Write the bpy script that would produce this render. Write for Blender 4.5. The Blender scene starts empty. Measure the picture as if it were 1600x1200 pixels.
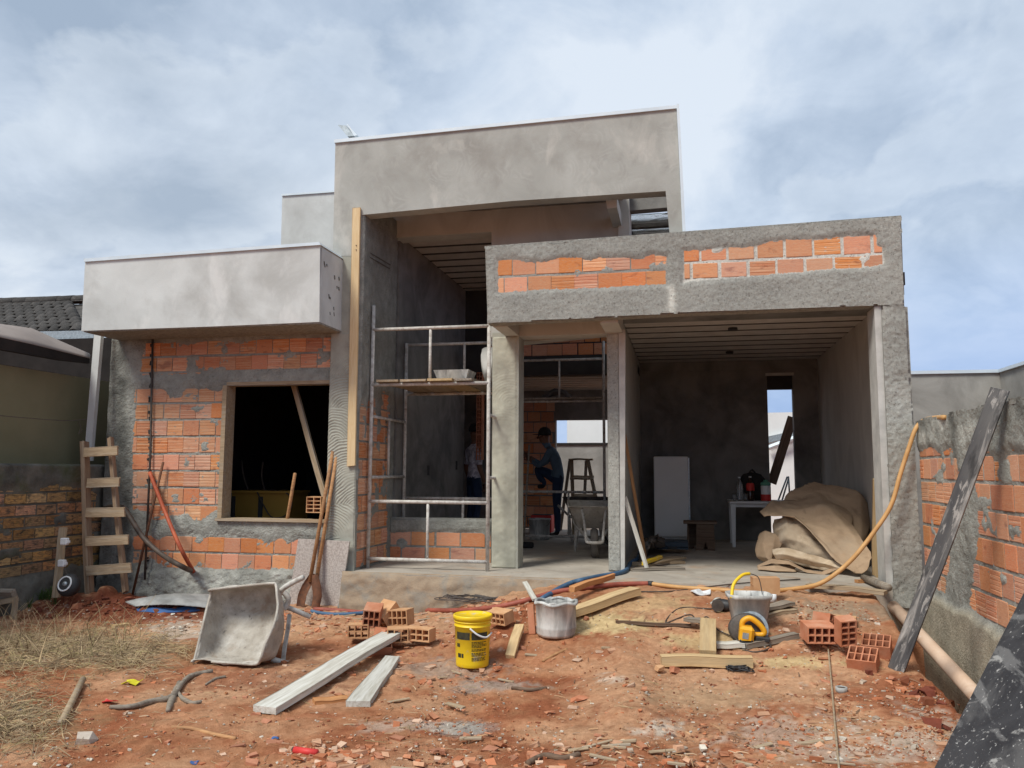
import bpy, math, random
import numpy as np
from mathutils import Vector, Matrix
random.seed(7)
rng = np.random.RandomState(11)
S = bpy.context.scene
COL = S.collection
PI = math.pi

# ---------------------------------------------------------------- camera, sky, sun, exposure
FPX = 1260.0; YAW = -.209; PIT = .107; ROL = .0042
CAM = np.array([-2.0, -7.8, 1.035])
_f = np.array([math.sin(YAW)*math.cos(PIT), math.cos(YAW)*math.cos(PIT), math.sin(PIT)])
_r = np.array([math.cos(YAW), -math.sin(YAW), 0.]); _u = np.cross(_r, _f)
_r2 = math.cos(ROL)*_r + math.sin(ROL)*_u; _u2 = -math.sin(ROL)*_r + math.cos(ROL)*_u
cd = bpy.data.cameras.new('camera'); co = bpy.data.objects.new('camera', cd); COL.objects.link(co)
cd.sensor_width = 36; cd.lens = 36*FPX/1600; cd.clip_end = 2000; cd.clip_start = .05
co.matrix_world = Matrix(((_r2[0], _u2[0], -_f[0], CAM[0]), (_r2[1], _u2[1], -_f[1], CAM[1]), (_r2[2], _u2[2], -_f[2], CAM[2]), (0, 0, 0, 1)))
S.camera = co
SUN_EL = math.radians(52); SUN_AZ = math.radians(212)       # azimuth clockwise from +Y: behind the camera, to the left
W = bpy.data.worlds.new('World'); S.world = W; W.use_nodes = True
nt = W.node_tree; nt.nodes.clear()
def wn(t, **k):
    n = nt.nodes.new(t)
    for a, v in k.items(): setattr(n, a, v)
    return n
L = nt.links.new
out = wn('ShaderNodeOutputWorld'); bg = wn('ShaderNodeBackground'); bg.inputs[1].default_value = .1
sky = wn('ShaderNodeTexSky', sky_type='NISHITA', sun_disc=False, sun_elevation=SUN_EL, sun_rotation=SUN_AZ)
tc = wn('ShaderNodeTexCoord'); sx = wn('ShaderNodeSeparateXYZ'); L(tc.outputs['Generated'], sx.inputs[0])
def wm(op, a, b=None, c=None, clamp=False):
    n = wn('ShaderNodeMath', operation=op, use_clamp=clamp)
    for i, v in enumerate((a, b, c)):
        if v is None: continue
        if hasattr(v, 'is_output'): L(v, n.inputs[i])
        else: n.inputs[i].default_value = v
    return n.outputs[0]
zz = wm('ADD', wm('MAXIMUM', sx.outputs[2], 0.0), .42)
cv = wn('ShaderNodeCombineXYZ'); L(wm('DIVIDE', sx.outputs[0], zz), cv.inputs[0]); L(wm('DIVIDE', sx.outputs[1], zz), cv.inputs[1])
def wnoise(scale, detail, rough, dist, off):
    m = wn('ShaderNodeMapping'); m.inputs['Location'].default_value = off; L(cv.outputs[0], m.inputs[0])
    n = wn('ShaderNodeTexNoise'); n.inputs['Scale'].default_value = scale; n.inputs['Detail'].default_value = detail
    n.inputs['Roughness'].default_value = rough; n.inputs['Distortion'].default_value = dist; L(m.outputs[0], n.inputs['Vector'])
    return n.outputs['Fac']
def wramp(fac, stops):
    n = wn('ShaderNodeValToRGB'); L(fac, n.inputs[0]); e = n.color_ramp.elements
    while len(e) < len(stops): e.new(.5)
    for k, (p, c) in zip(e, stops): k.position = p; k.color = (*c, 1)
    return n.outputs[0]
def wmix(f, a, b, mode='MIX'):
    n = wn('ShaderNodeMix', data_type='RGBA', blend_type=mode)
    for i, v in ((0, f), (6, a), (7, b)):
        if hasattr(v, 'is_output'): L(v, n.inputs[i])
        else: n.inputs[i].default_value = v if i == 0 else (*v, 1)
    return n.outputs[2]
n1 = wnoise(1.7, 9, .54, .3, (5.6, 3.3, 0)); n2 = wnoise(5.0, 9, .58, .5, (7.7, 2.2, 0)); n4 = wnoise(2.6, 10, .52, .2, (2.9, 6.1, 0)); n3 = wnoise(.5, 2, .5, 0, (1.3, 9.4, 0))
CL = 7.3
cs = lambda r, g, b: (r*CL, g*CL, b*CL)
lay = wramp(wm('ADD', wm('MULTIPLY', n1, .72), wm('MULTIPLY', n2, .28)), [(.39, cs(.31, .385, .49)), (.46, cs(.41, .485, .59)), (.525, cs(.525, .60, .70)), (.60, cs(.68, .735, .80))])
cov = wramp(n3, [(.40, (0, 0, 0)), (.62, (1, 1, 1))])
blue = wmix(.25, cs(.40, .56, .80), sky.outputs[0])
lay = wmix(wm('MULTIPLY', wramp(n4, [(.50, (0, 0, 0)), (.535, (1, 1, 1)), (.66, (.3, .3, .3))]), .34), lay, cs(.68, .74, .80))
lay2 = wmix(wm('MULTIPLY', cov, .25), lay, blue)
# towards the horizon the air turns a clearer blue
hz = wm('SUBTRACT', 1.0, wm('DIVIDE', sx.outputs[2], .26), clamp=True)
side = wm('MULTIPLY_ADD', sx.outputs[0], .9, .66, True)
lay3 = wmix(wm('MULTIPLY', hz, side), lay2, cs(.22, .37, .70))
#
L(lay3, bg.inputs[0]); L(bg.outputs[0], out.inputs[0])
sd = bpy.data.lights.new('sun', 'SUN'); sd.energy = 2.0; sd.angle = math.radians(18); sd.color = (1, .975, .89)
so = bpy.data.objects.new('sun', sd); COL.objects.link(so)
dv = Vector((math.sin(SUN_AZ)*math.cos(SUN_EL), math.cos(SUN_AZ)*math.cos(SUN_EL), math.sin(SUN_EL)))
so.rotation_euler = dv.to_track_quat('Z', 'Y').to_euler(); so.location = (-6, -14, 14)
S.view_settings.view_transform = 'Standard'; S.view_settings.look = 'None'; S.view_settings.gamma = 1
S.view_settings.exposure = .70; S.view_settings.use_curve_mapping = False
S.cycles.use_denoising = True; S.cycles.max_bounces = 10; S.cycles.diffuse_bounces = 8

# ---------------------------------------------------------------- pixel <-> place (used while building: measured positions)
def ray(px, py): return _f + _r2*(px-800)/FPX + _u2*(600-py)/FPX
def at(px, py, ax, v):
    d = ray(px, py); i = 'XYZ'.index(ax); return Vector(CAM + d*((v-CAM[i])/d[i]))
def AY(px, py, y): return at(px, py, 'Y', y)
def AX(px, py, x): return at(px, py, 'X', x)
def AZ(px, py, z): return at(px, py, 'Z', z)
def project(P):
    d = np.asarray(P, float)-CAM; z = d@_f
    return 800+FPX*(d@_r2)/z, 600-FPX*(d@_u2)/z
def depth(p): return float((np.array(p)-CAM)@_f)

# ---------------------------------------------------------------- numpy noise
def _h(i, j, s):
    n = (i*374761393 + j*668265263 + s*1442695041) & 0xffffffff
    n = ((n ^ (n >> 13))*1274126177) & 0xffffffff
    return ((n ^ (n >> 16)) & 0xffff)/65535.0
def vn(x, y, s=0):
    x = np.asarray(x, float); y = np.asarray(y, float)
    i = np.floor(x).astype(np.int64); j = np.floor(y).astype(np.int64); fx = x-i; fy = y-j
    fx = fx*fx*(3-2*fx); fy = fy*fy*(3-2*fy)
    return (_h(i, j, s)*(1-fx)+_h(i+1, j, s)*fx)*(1-fy) + (_h(i, j+1, s)*(1-fx)+_h(i+1, j+1, s)*fx)*fy
def fbm(x, y, o=4, s=0, g=.5):
    a = 0; t = 0; w = 1.
    for k in range(o):
        a = a+w*vn(x*2**k, y*2**k, s+k*17); t += w; w *= g
    return a/t*2-1
def sst(a, b, x):
    t = np.clip((np.asarray(x, float)-a)/(b-a), 0, 1); return t*t*(3-2*t)
def polysd(px, py, poly):                # signed distance, positive inside
    d = np.full(np.shape(px), 1e9); ins = np.zeros(np.shape(px), bool); n = len(poly)
    for k in range(n):
        x0, y0 = poly[k]; x1, y1 = poly[(k+1) % n]; ex, ey = x1-x0, y1-y0
        t = np.clip(((px-x0)*ex+(py-y0)*ey)/(ex*ex+ey*ey+1e-9), 0, 1)
        d = np.minimum(d, np.hypot(px-x0-t*ex, py-y0-t*ey))
        c = ((y0 > py) != (y1 > py)) & (px < ex*(py-y0)/(ey if abs(ey) > 1e-9 else 1e-9)+x0)
        ins ^= c
    return np.where(ins, d, -d)

# ---------------------------------------------------------------- materials
def mat(name, c1, c2=None, scale=6, detail=6, rough=.85, bump=.3, bscale=45, bdist=.01, stretch=(1, 1, 1), dist=0., lo=.35, hi=.65,
        spots=None, metal=0., rand=0., attr=False, spec=.3, alpha=1., trans=0., hue=0., bumpdetail=6, layers=(), arcs=None):
    m = bpy.data.materials.new(name); m.use_nodes = True; t = m.node_tree; t.nodes.clear(); N = t.nodes.new; K = t.links.new
    o = N('ShaderNodeOutputMaterial'); b = N('ShaderNodeBsdfPrincipled'); K(b.outputs[0], o.inputs[0])
    tcn = N('ShaderNodeTexCoord'); mp = N('ShaderNodeMapping'); mp.inputs['Scale'].default_value = stretch; K(tcn.outputs['Object'], mp.inputs[0])
    vec = mp.outputs[0]
    oi = None
    if rand or hue:
        oi = N('ShaderNodeObjectInfo')
        ad = N('ShaderNodeVectorMath'); ad.operation = 'ADD'; ml = N('ShaderNodeVectorMath'); ml.operation = 'SCALE'; ml.inputs[0].default_value = (37, 91, 53)
        K(oi.outputs['Random'], ml.inputs['Scale']); K(vec, ad.inputs[0]); K(ml.outputs[0], ad.inputs[1]); vec = ad.outputs[0]
    def nz(s, d, r=.55, di=0.):
        n = N('ShaderNodeTexNoise'); n.inputs['Scale'].default_value = s; n.inputs['Detail'].default_value = d
        n.inputs['Roughness'].default_value = r; n.inputs['Distortion'].default_value = di; K(vec, n.inputs['Vector']); return n.outputs['Fac']
    def mr(f, a, bb, lo2=0., hi2=1.):
        n = N('ShaderNodeMapRange'); n.inputs[1].default_value = a; n.inputs[2].default_value = bb; n.inputs[3].default_value = lo2; n.inputs[4].default_value = hi2; K(f, n.inputs[0]); return n.outputs[0]
    def mx(f, a, bb, mode='MIX'):
        n = N('ShaderNodeMix'); n.data_type = 'RGBA'; n.blend_type = mode
        for i, v in ((0, f), (6, a), (7, bb)):
            if hasattr(v, 'is_output'): K(v, n.inputs[i])
            else: n.inputs[i].default_value = v if i == 0 else (*v[:3], 1)
        return n.outputs[2]
    c = mx(mr(nz(scale, detail, .6, dist), lo, hi), c1, c2 or c1)
    for (col, sc, a, bb, amt, st) in layers:                 # further stains: colour, scale, noise range, amount
        v0 = vec
        if st:
            m2 = N('ShaderNodeMapping'); m2.inputs['Scale'].default_value = st; K(v0, m2.inputs[0]); vec = m2.outputs[0]
        c = mx(mr(nz(sc, 7, .62, .4), a, bb, 0, amt), c, col); vec = v0
    if arcs:                                                 # trowel sweeps: arcs round scattered centres
        col, sc, fr, amt = arcs
        vo = N('ShaderNodeTexVoronoi'); vo.inputs['Scale'].default_value = sc; K(vec, vo.inputs['Vector'])
        a1 = N('ShaderNodeMath'); a1.operation = 'MULTIPLY_ADD'; a1.inputs[1].default_value = fr; K(vo.outputs['Distance'], a1.inputs[0]); a2 = N('ShaderNodeMath'); a2.operation = 'MULTIPLY'; a2.inputs[1].default_value = 70; K(nz(1.6, 4), a2.inputs[0]); K(a2.outputs[0], a1.inputs[2])
        a3 = N('ShaderNodeMath'); a3.operation = 'SINE'; K(a1.outputs[0], a3.inputs[0]); a4 = N('ShaderNodeMath'); a4.operation = 'MULTIPLY'; K(mr(a3.outputs[0], -.2, 1), a4.inputs[0]); K(mr(nz(4.2, 5), .47, .66, 0, amt), a4.inputs[1])
        c = mx(a4.outputs[0], c, col)
    if spots:
        col, sc, thr = spots
        c = mx(mr(nz(sc, 3, .5), thr, thr+.06), c, col)
    if attr:
        an = N('ShaderNodeVertexColor'); an.layer_name = 'Col'
        c = mx(1., c, an.outputs[0], 'MULTIPLY')
    if rand or hue:
        hs = N('ShaderNodeHueSaturation'); K(c, hs.inputs['Color'])
        if rand: K(mr(oi.outputs['Random'], 0, 1, 1-rand, 1+rand), hs.inputs['Value'])
        if hue:
            q = N('ShaderNodeMath'); q.operation = 'MULTIPLY'; q.inputs[1].default_value = 7.31; K(oi.outputs['Random'], q.inputs[0])
            q2 = N('ShaderNodeMath'); q2.operation = 'FRACT'; K(q.outputs[0], q2.inputs[0])
            K(mr(q2.outputs[0], 0, 1, .5-hue, .5+hue), hs.inputs['Hue'])
            q3 = N('ShaderNodeMath'); q3.operation = 'MULTIPLY'; q3.inputs[1].default_value = 3.77; K(q2.outputs[0], q3.inputs[0])
            q4 = N('ShaderNodeMath'); q4.operation = 'FRACT'; K(q3.outputs[0], q4.inputs[0]); K(mr(q4.outputs[0], 0, 1, .82, 1.04), hs.inputs['Saturation'])
        c = hs.outputs[0]
    K(c, b.inputs['Base Color'])
    K(mr(nz(scale*2.3, 4), .3, .7, max(.03, rough-.1), min(1, rough+.08)), b.inputs['Roughness'])
    b.inputs['Metallic'].default_value = metal; b.inputs['Specular IOR Level'].default_value = spec
    b.inputs['Transmission Weight'].default_value = trans; b.inputs['Alpha'].default_value = alpha
    if bump:
        bp = N('ShaderNodeBump'); bp.inputs['Strength'].default_value = bump; bp.inputs['Distance'].default_value = bdist
        K(nz(bscale, bumpdetail, .65), bp.inputs['Height']); K(bp.outputs[0], b.inputs['Normal'])
    return m
ATTR = {'grey_mortar', 'combed_mortar', 'rough_spatter_cement', 'pale_stone_chip', 'mixed_chips', 'dry_grass_stalks'}
m_fascia = mat('white_grey_plaster', (.63, .645, .63), (.50, .51, .495), 1.6, 11, .9, .25, 70, .006, dist=.7, lo=.30, hi=.72, layers=[((.36, .355, .335), 1.3, .50, .70, .6, None), ((.42, .42, .40), 5, .54, .72, .45, (1, 1, .6)), ((.72, .72, .70), 2.6, .55, .70, .6, (1, 1, .55))])
m_portal = mat('beige_grey_plaster', (.44, .445, .415), (.315, .315, .29), 1.5, 11, .9, .3, 70, .006, dist=.7, lo=.28, hi=.74, arcs=((.56, .565, .54), 3.0, 44, .18), layers=[((.24, .225, .20), 1.1, .50, .70, .65, None), ((.27, .265, .245), 5, .54, .72, .5, (1, 1, .6)), ((.60, .58, .53), 2.2, .55, .70, .6, (1, 1, .5))])
m_rough = mat('rough_cement', (.44, .43, .385), (.27, .262, .235), 26, 8, .95, 1., 95, .02, lo=.36, hi=.64, layers=[((.42, .41, .38), 3.0, .5, .7, .5, None), ((.13, .125, .115), 48, .56, .68, .7, None)])
m_mortar = mat('grey_mortar', (.41, .41, .37), (.28, .28, .25), 8, 8, .95, 1., 46, .022, attr=True, layers=[((.48, .48, .44), 3.4, .52, .7, .5, None), ((.20, .20, .18), 42, .55, .66, .55, None), ((.56, .56, .52), 64, .60, .68, .5, None)])
m_comb = mat('combed_mortar', (.42, .415, .355), (.31, .305, .26), 5, 7, .95, .35, 110, .005, attr=True)
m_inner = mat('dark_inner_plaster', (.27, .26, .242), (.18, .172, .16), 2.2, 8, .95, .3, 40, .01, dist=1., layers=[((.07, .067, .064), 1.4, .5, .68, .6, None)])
m_black = mat('dark_plaster_and_shade', (.06, .058, .056), (.04, .04, .04), 3, 6, .97, .2, 40)  # near-black room plaster; also stands for shade in holes and under the awning
m_gar = mat('garage_plaster', (.56, .55, .51), (.45, .44, .405), 1.8, 8, .92, .2, 60, .006, dist=1.6, stretch=(1, 1, .5))
m_garR = mat('garage_side_plaster', (.58, .565, .53), (.47, .455, .425), 1.8, 8, .92, .2, 60, .006, dist=1.6, stretch=(1, 1, .5))
m_light = mat('pale_cement_edge', (.58, .565, .53), (.42, .41, .385), 5, 7, .9, .3, 60)
m_floor = mat('dusty_concrete_floor', (.50, .45, .385), (.32, .28, .235), 2.0, 9, .9, .3, 50, .008, dist=.8, lo=.3, hi=.68, layers=[((.45, .28, .17), 2.4, .55, .72, .6, None), ((.15, .12, .10), 9, .6, .7, .6, None)])
m_slabedge = mat('earthy_slab_edge', (.38, .29, .205), (.27, .20, .14), 5, 8, .95, .6, 50, .012, attr=False, layers=[((.25, .235, .205), 4, .5, .62, .7, None)])
m_infill = mat('ceramic_infill', (.66, .61, .56), (.55, .50, .455), 6, 5, .95, .3, 30, .005, rand=.10)
m_joist = mat('dark_joist_groove_shade', (.075, .068, .062), (.05, .045, .042), 9, 5, .95, .3, 40)  # dark concrete; on the ceiling strips it paints the groove shadows
def brick_mat(name, ca, cb, cc, lit_stripe):
    return mat(name, ca, cb, 9, 7, .88, .35, 14, .004, stretch=(1, 1, 5), rand=.17, hue=.007, dist=.6,
               layers=[((.78, .50, .31), 1.6, .50, .60, .8 if lit_stripe else .15, (.25, 1, 3.6)), (cc, 5, .50, .70, .65, None), ((.40, .385, .34), 6, .57, .72, .75, None), ((.26, .075, .045), 1.1, .60, .70, .6, (1, 1, .3))])  # first layer paints the pale light caught along the brick grooves
OB = ((.65, .245, .09), (.54, .165, .058), (.64, .35, .18)); SB_ = ((.63, .28, .135), (.53, .20, .09), (.66, .41, .24))
m_brick = brick_mat('orange_brick', *OB, False); m_brick2 = brick_mat('salmon_brick', *SB_, False)
m_brickg = brick_mat('striated_orange_brick', *OB, True); m_brickg2 = brick_mat('striated_salmon_brick', *SB_, True)
m_brickd = mat('mossy_old_brick', (.50, .27, .10), (.27, .17, .085), 5, 8, .95, .4, 30, .006, rand=.35, hue=.02, layers=[((.06, .055, .048), 3, .50, .64, .85, None), ((.08, .10, .035), 2.4, .56, .7, .6, None)])
m_mossm = mat('mossy_old_mortar', (.19, .185, .16), (.07, .07, .062), 3, 8, .97, .6, 50, .012, layers=[((.07, .085, .03), 1.6, .52, .66, .7, None), ((.22, .21, .18), 4, .62, .72, .5, None)])
m_loose = mat('fresh_clay', (.56, .24, .14), (.46, .17, .085), 9, 6, .9, .3, 40, .004, rand=.1, layers=[((.60, .36, .24), 6, .5, .7, .6, None)])
m_palebrick = mat('pale_clay', (.62, .37, .20), (.52, .27, .13), 9, 6, .9, .3, 40, .004, rand=.1)
m_flash = mat('white_metal_flashing', (.66, .73, .78), (.58, .65, .70), 3, 4, .45, .05, 30, metal=.15, spec=.5)
m_galv = mat('galvanised_metal', (.45, .50, .53), (.30, .34, .36), 30, 4, .45, .05, 30, metal=.6, spec=.5)
def wood(name, a, b_, c=None, am=.7, rough=.8):
    return mat(name, a, b_, 9, 8, rough, .35, 40, .003, stretch=(.35, 4, 4), dist=1.2, rand=.1, layers=([(c, 3, .5, .68, am, (.5, 2, 2))] if c else []))
w_new = wood('fresh_pine', (.78, .60, .36), (.68, .48, .26), (.80, .64, .42))
w_plank = wood('weathered_plank', (.46, .35, .23), (.30, .215, .135), (.40, .36, .30))
w_grey = wood('grey_old_wood', (.30, .25, .20), (.18, .145, .11), (.36, .33, .28))
w_dark = wood('dark_old_wood', (.16, .10, .065), (.085, .052, .035), (.22, .17, .13))
w_tan = wood('yellow_cut_timber', (.60, .44, .24), (.46, .31, .16), (.40, .30, .18))
w_handle = wood('tool_handle_wood', (.48, .26, .12), (.33, .165, .075), (.22, .12, .07))
w_white = wood('cement_dusted_plank', (.62, .60, .54), (.42, .39, .33), (.70, .69, .65), .8, .92)
w_lad = wood('ladder_wood', (.30, .205, .13), (.19, .125, .08), (.34, .29, .23))
w_redh = wood('orange_cut_timber', (.58, .29, .12), (.44, .20, .08), (.36, .18, .08))
m_form = mat('black_formwork_ply', (.075, .076, .082), (.15, .148, .145), 5, 9, .75, .4, 60, .004, stretch=(.35, 1.4, 1), layers=[((.52, .50, .47), 6, .52, .66, .8, (.6, 1.5, 1)), ((.50, .48, .45), 26, .57, .64, .7, None), ((.03, .03, .032), 9, .56, .68, .7, None)])
m_form2 = mat('black_formwork_sheet', (.032, .032, .036), (.055, .055, .06), 3, 8, .62, .3, 50, .004, dist=2., layers=[((.22, .215, .21), 2.2, .54, .66, .35, None), ((.55, .54, .52), 48, .62, .67, .8, None), ((.45, .44, .42), 9, .61, .67, .7, (1, .6, .6)), ((.30, .295, .29), 3.5, .50, .53, .4, (1, .3, 1))])
m_steel = mat('cement_splashed_steel', (.62, .60, .56), (.38, .34, .30), 16, 6, .8, .5, 60, .006, layers=[((.60, .57, .53), 12, .52, .62, .7, None), ((.20, .095, .05), 20, .6, .7, .6, None)])
m_rust = mat('rusty_steel', (.20, .085, .045), (.11, .055, .035), 22, 6, .85, .4, 70, .003)
m_dsteel = mat('dark_steel', (.12, .10, .085), (.07, .06, .055), 18, 6, .6, .2, 70, metal=.4)
m_barrow = mat('cement_caked_metal', (.52, .48, .42), (.32, .28, .235), 6, 9, .92, .7, 28, .02, layers=[((.66, .63, .58), 4, .52, .68, .7, None), ((.30, .19, .12), 5, .58, .7, .5, None), ((.13, .12, .11), 24, .63, .69, .7, None)])
m_tyre = mat('dusty_rubber', (.10, .09, .085), (.17, .15, .13), 8, 6, .9, .3, 40)
m_drum = mat('cement_coated_plastic', (.46, .455, .43), (.24, .24, .235), 9, 8, .85, .4, 40, .006, stretch=(1, 1, .4), layers=[((.68, .67, .64), 7, .48, .62, .85, (1, 1, .5)), ((.12, .12, .12), 22, .58, .68, .6, (1, 1, .4))])
m_yel = mat('yellow_plastic', (.86, .60, .015), (.80, .52, .01), 4, 5, .42, .05, 30, spec=.5, layers=[((.60, .42, .16), 7, .60, .70, .6, None), ((.50, .46, .38), 11, .60, .66, .7, None)])
m_lbl = mat('black_label_print', (.02, .02, .018), (.06, .055, .03), 30, 4, .5, 0)
m_saw = mat('yellow_tool_plastic', (.80, .40, .015), (.70, .32, .01), 6, 5, .5, .05, 30, spec=.5)
m_blk = mat('black_plastic', (.022, .022, .024), (.04, .04, .042), 8, 4, .55, .05, 40, spec=.4)
m_whitep = mat('white_plastic', (.72, .73, .74), (.64, .65, .66), 5, 4, .5, .03, 40, spec=.4, layers=[((.45, .40, .34), 5, .62, .74, .5, None)])
m_redh = mat('red_brown_hose', (.36, .10, .065), (.25, .07, .05), 12, 5, .6, .1, 40)
m_redp = mat('orange_red_conduit', (.48, .115, .05), (.34, .075, .04), 14, 5, .6, .2, 60)
m_tanh = mat('tan_hose', (.62, .36, .15), (.50, .27, .10), 8, 5, .55, .1, 40)
m_blueh = mat('blue_hose', (.075, .15, .25), (.05, .10, .18), 10, 5, .55, .2, 60)
m_dkh = mat('black_brown_hose', (.055, .043, .036), (.10, .075, .06), 12, 5, .6, .2, 60)
m_pvc = mat('dirty_white_pipe', (.68, .52, .40), (.60, .42, .30), 5, 6, .6, .1, 40, layers=[((.46, .25, .14), 3, .52, .7, .6, None), ((.74, .66, .58), 8, .6, .7, .6, None)])
m_tarp = mat('brown_canvas', (.47, .335, .22), (.35, .24, .155), 3.5, 8, .95, .5, 120, .004, dist=.6, layers=[((.42, .33, .24), 2.2, .52, .70, .6, None), ((.20, .13, .085), 6, .58, .7, .5, None)])
m_tarp2 = mat('pale_canvas', (.58, .46, .33), (.42, .31, .205), 4, 8, .95, .5, 120, .004, dist=.6, layers=[((.66, .56, .44), 3, .5, .68, .6, None), ((.27, .18, .115), 7, .58, .7, .5, None)])  # paler canvas, used on the front bulge and the lower roll
m_fridge = mat('old_white_enamel', (.82, .83, .83), (.76, .77, .77), 2, 5, .5, .03, 20, spec=.5)
m_tile = mat('dark_roof_tile', (.075, .068, .062), (.035, .033, .032), 9, 7, .9, .4, 30, .006, rand=.3, layers=[((.15, .14, .13), 6, .58, .7, .6, None)])
m_olive = mat('olive_house_paint', (.23, .21, .125), (.19, .175, .10), 1.5, 6, .9, .1, 40)
m_awn = mat('grey_brown_awning', (.30, .25, .22), (.23, .19, .17), 2, 6, .8, .1, 40)
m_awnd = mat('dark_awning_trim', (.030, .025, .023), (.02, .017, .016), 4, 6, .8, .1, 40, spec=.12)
m_bgw = mat('grey_neighbour_plaster', (.36, .35, .325), (.23, .222, .205), 1.1, 8, .92, .2, 40, dist=1.2, layers=[((.17, .165, .15), .9, .5, .66, .6, None)])
m_white = mat('white_wall_paint', (.80, .80, .79), (.74, .74, .73), 1.5, 5, .8, .05, 30)
m_whsp = mat('white_splashed_soffit', (.74, .77, .78), (.68, .71, .73), 3, 4, .85, .2, 40, layers=[((.14, .13, .12), 9, .55, .60, .95, (.5, 1.6, 1))])
m_glaz = mat('splashed_skylight_sheet', (.93, .95, .95), (.90, .92, .93), 3, 4, .15, .05, 40, trans=1., layers=[((.10, .095, .085), 8, .55, .62, .95, (.5, 1.6, 1))])
m_board = mat('mottled_grey_tile', (.54, .49, .45), (.38, .33, .30), 62, 5, .7, .3, 60, .003, lo=.42, hi=.58, layers=[((.50, .46, .42), 9, .5, .64, .5, None)])
m_roofm = mat('corrugated_grey_sheet', (.40, .40, .39), (.22, .22, .215), 5, 7, .75, .2, 40, layers=[((.12, .11, .10), 4, .58, .7, .6, None)])
m_skin = mat('skin', (.20, .10, .06), (.16, .08, .05), 6, 4, .6, .05, 50)
m_shirtA = mat('grey_patterned_shirt', (.66, .62, .66), (.40, .36, .41), 16, 3, .9, .2, 60, lo=.46, hi=.54)
m_shirtB = mat('blue_grey_work_shirt', (.10, .15, .20), (.07, .11, .15), 6, 5, .92, .3, 40)
m_jean = mat('dark_blue_jeans', (.025, .042, .085), (.018, .03, .06), 8, 5, .92, .3, 80)
m_dark = mat('dark_cloth', (.02, .019, .019), (.03, .028, .028), 10, 4, .92, .2, 60)
m_pet = mat('clear_bottle_plastic', (.85, .88, .90), None, 3, 2, .12, .1, 30, trans=.85, spec=.5)
m_red = mat('red_plastic', (.62, .05, .045), (.50, .035, .03), 5, 4, .5, .05, 30)
m_cola = mat('dark_drink', (.03, .012, .008), None, 3, 2, .2, 0, spec=.5)
m_green = mat('green_lid_plastic', (.12, .34, .24), None, 5, 4, .5, 0)
m_navy = mat('dark_blue_case', (.03, .05, .075), (.045, .06, .08), 8, 5, .6, .1, 30)
m_rag = mat('dirty_dark_rags', (.075, .065, .058), (.15, .13, .115), 8, 6, .95, .6, 30, .02)
m_cab = mat('yellow_ochre_cabinet', (.42, .24, .045), (.34, .19, .035), 2, 6, .75, .1, 30)
m_wire = mat('thin_dark_wire', (.07, .06, .055), (.12, .10, .09), 10, 3, .6, 0)
m_stone = mat('pale_stone_chip', (.52, .45, .38), (.40, .33, .27), 10, 5, .95, .4, 40, attr=True)
m_straw = mat('dry_grass_stalks', (.47, .37, .24), (.33, .25, .16), 4, 4, .9, 0, attr=True)
m_greeng = mat('green_grass_blades', (.075, .12, .028), (.05, .085, .02), 4, 4, .85, 0)
m_bluep = mat('blue_plastic', (.05, .12, .30), None, 6, 4, .6, .1, 30)
m_yelp = mat('bright_yellow_wrapper', (.62, .55, .03), None, 6, 4, .5, .2, 30)

# ---------------------------------------------------------------- builders
WM = {}
def _link(o, parent, M):
    COL.objects.link(o); M = M or Matrix()
    if parent is not None:
        o.parent = parent; o.matrix_parent_inverse = WM[parent.name].inverted()
    o.matrix_basis = M; WM[o.name] = M.copy()
    return o
def tag(o, label=None, cat=None, group=None, kind=None):
    if label: o['label'] = label
    if cat: o['category'] = cat
    if group: o['group'] = group
    if kind: o['kind'] = kind
    return o
def thing(name, label, cat, loc=(0, 0, 0), group=None):
    o = bpy.data.objects.new(name, None); o.empty_display_size = .1
    _link(o, None, Matrix.Translation(Vector(loc))); return tag(o, label, cat, group)
def mesh(name, v, f, m, smooth=False, cols=None):
    me = bpy.data.meshes.new(name)
    me.from_pydata([tuple(p) for p in v], [], f)
    ms = m if isinstance(m, (list, tuple)) else [m]
    for x in ms: me.materials.append(x)
    if smooth: me.polygons.foreach_set('use_smooth', [True]*len(me.polygons))
    if cols is None and any(x.name in ATTR for x in ms): cols = np.ones((len(v), 3))
    if cols is not None:
        a = me.color_attributes.new('Col', 'FLOAT_COLOR', 'POINT'); c4 = np.ones((len(v), 4), np.float32); c4[:, :3] = cols
        a.data.foreach_set('color', c4.ravel())
    me.update(); return me
def obj(name, me, parent=None, M=None): return _link(bpy.data.objects.new(name, me), parent, M)
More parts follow.
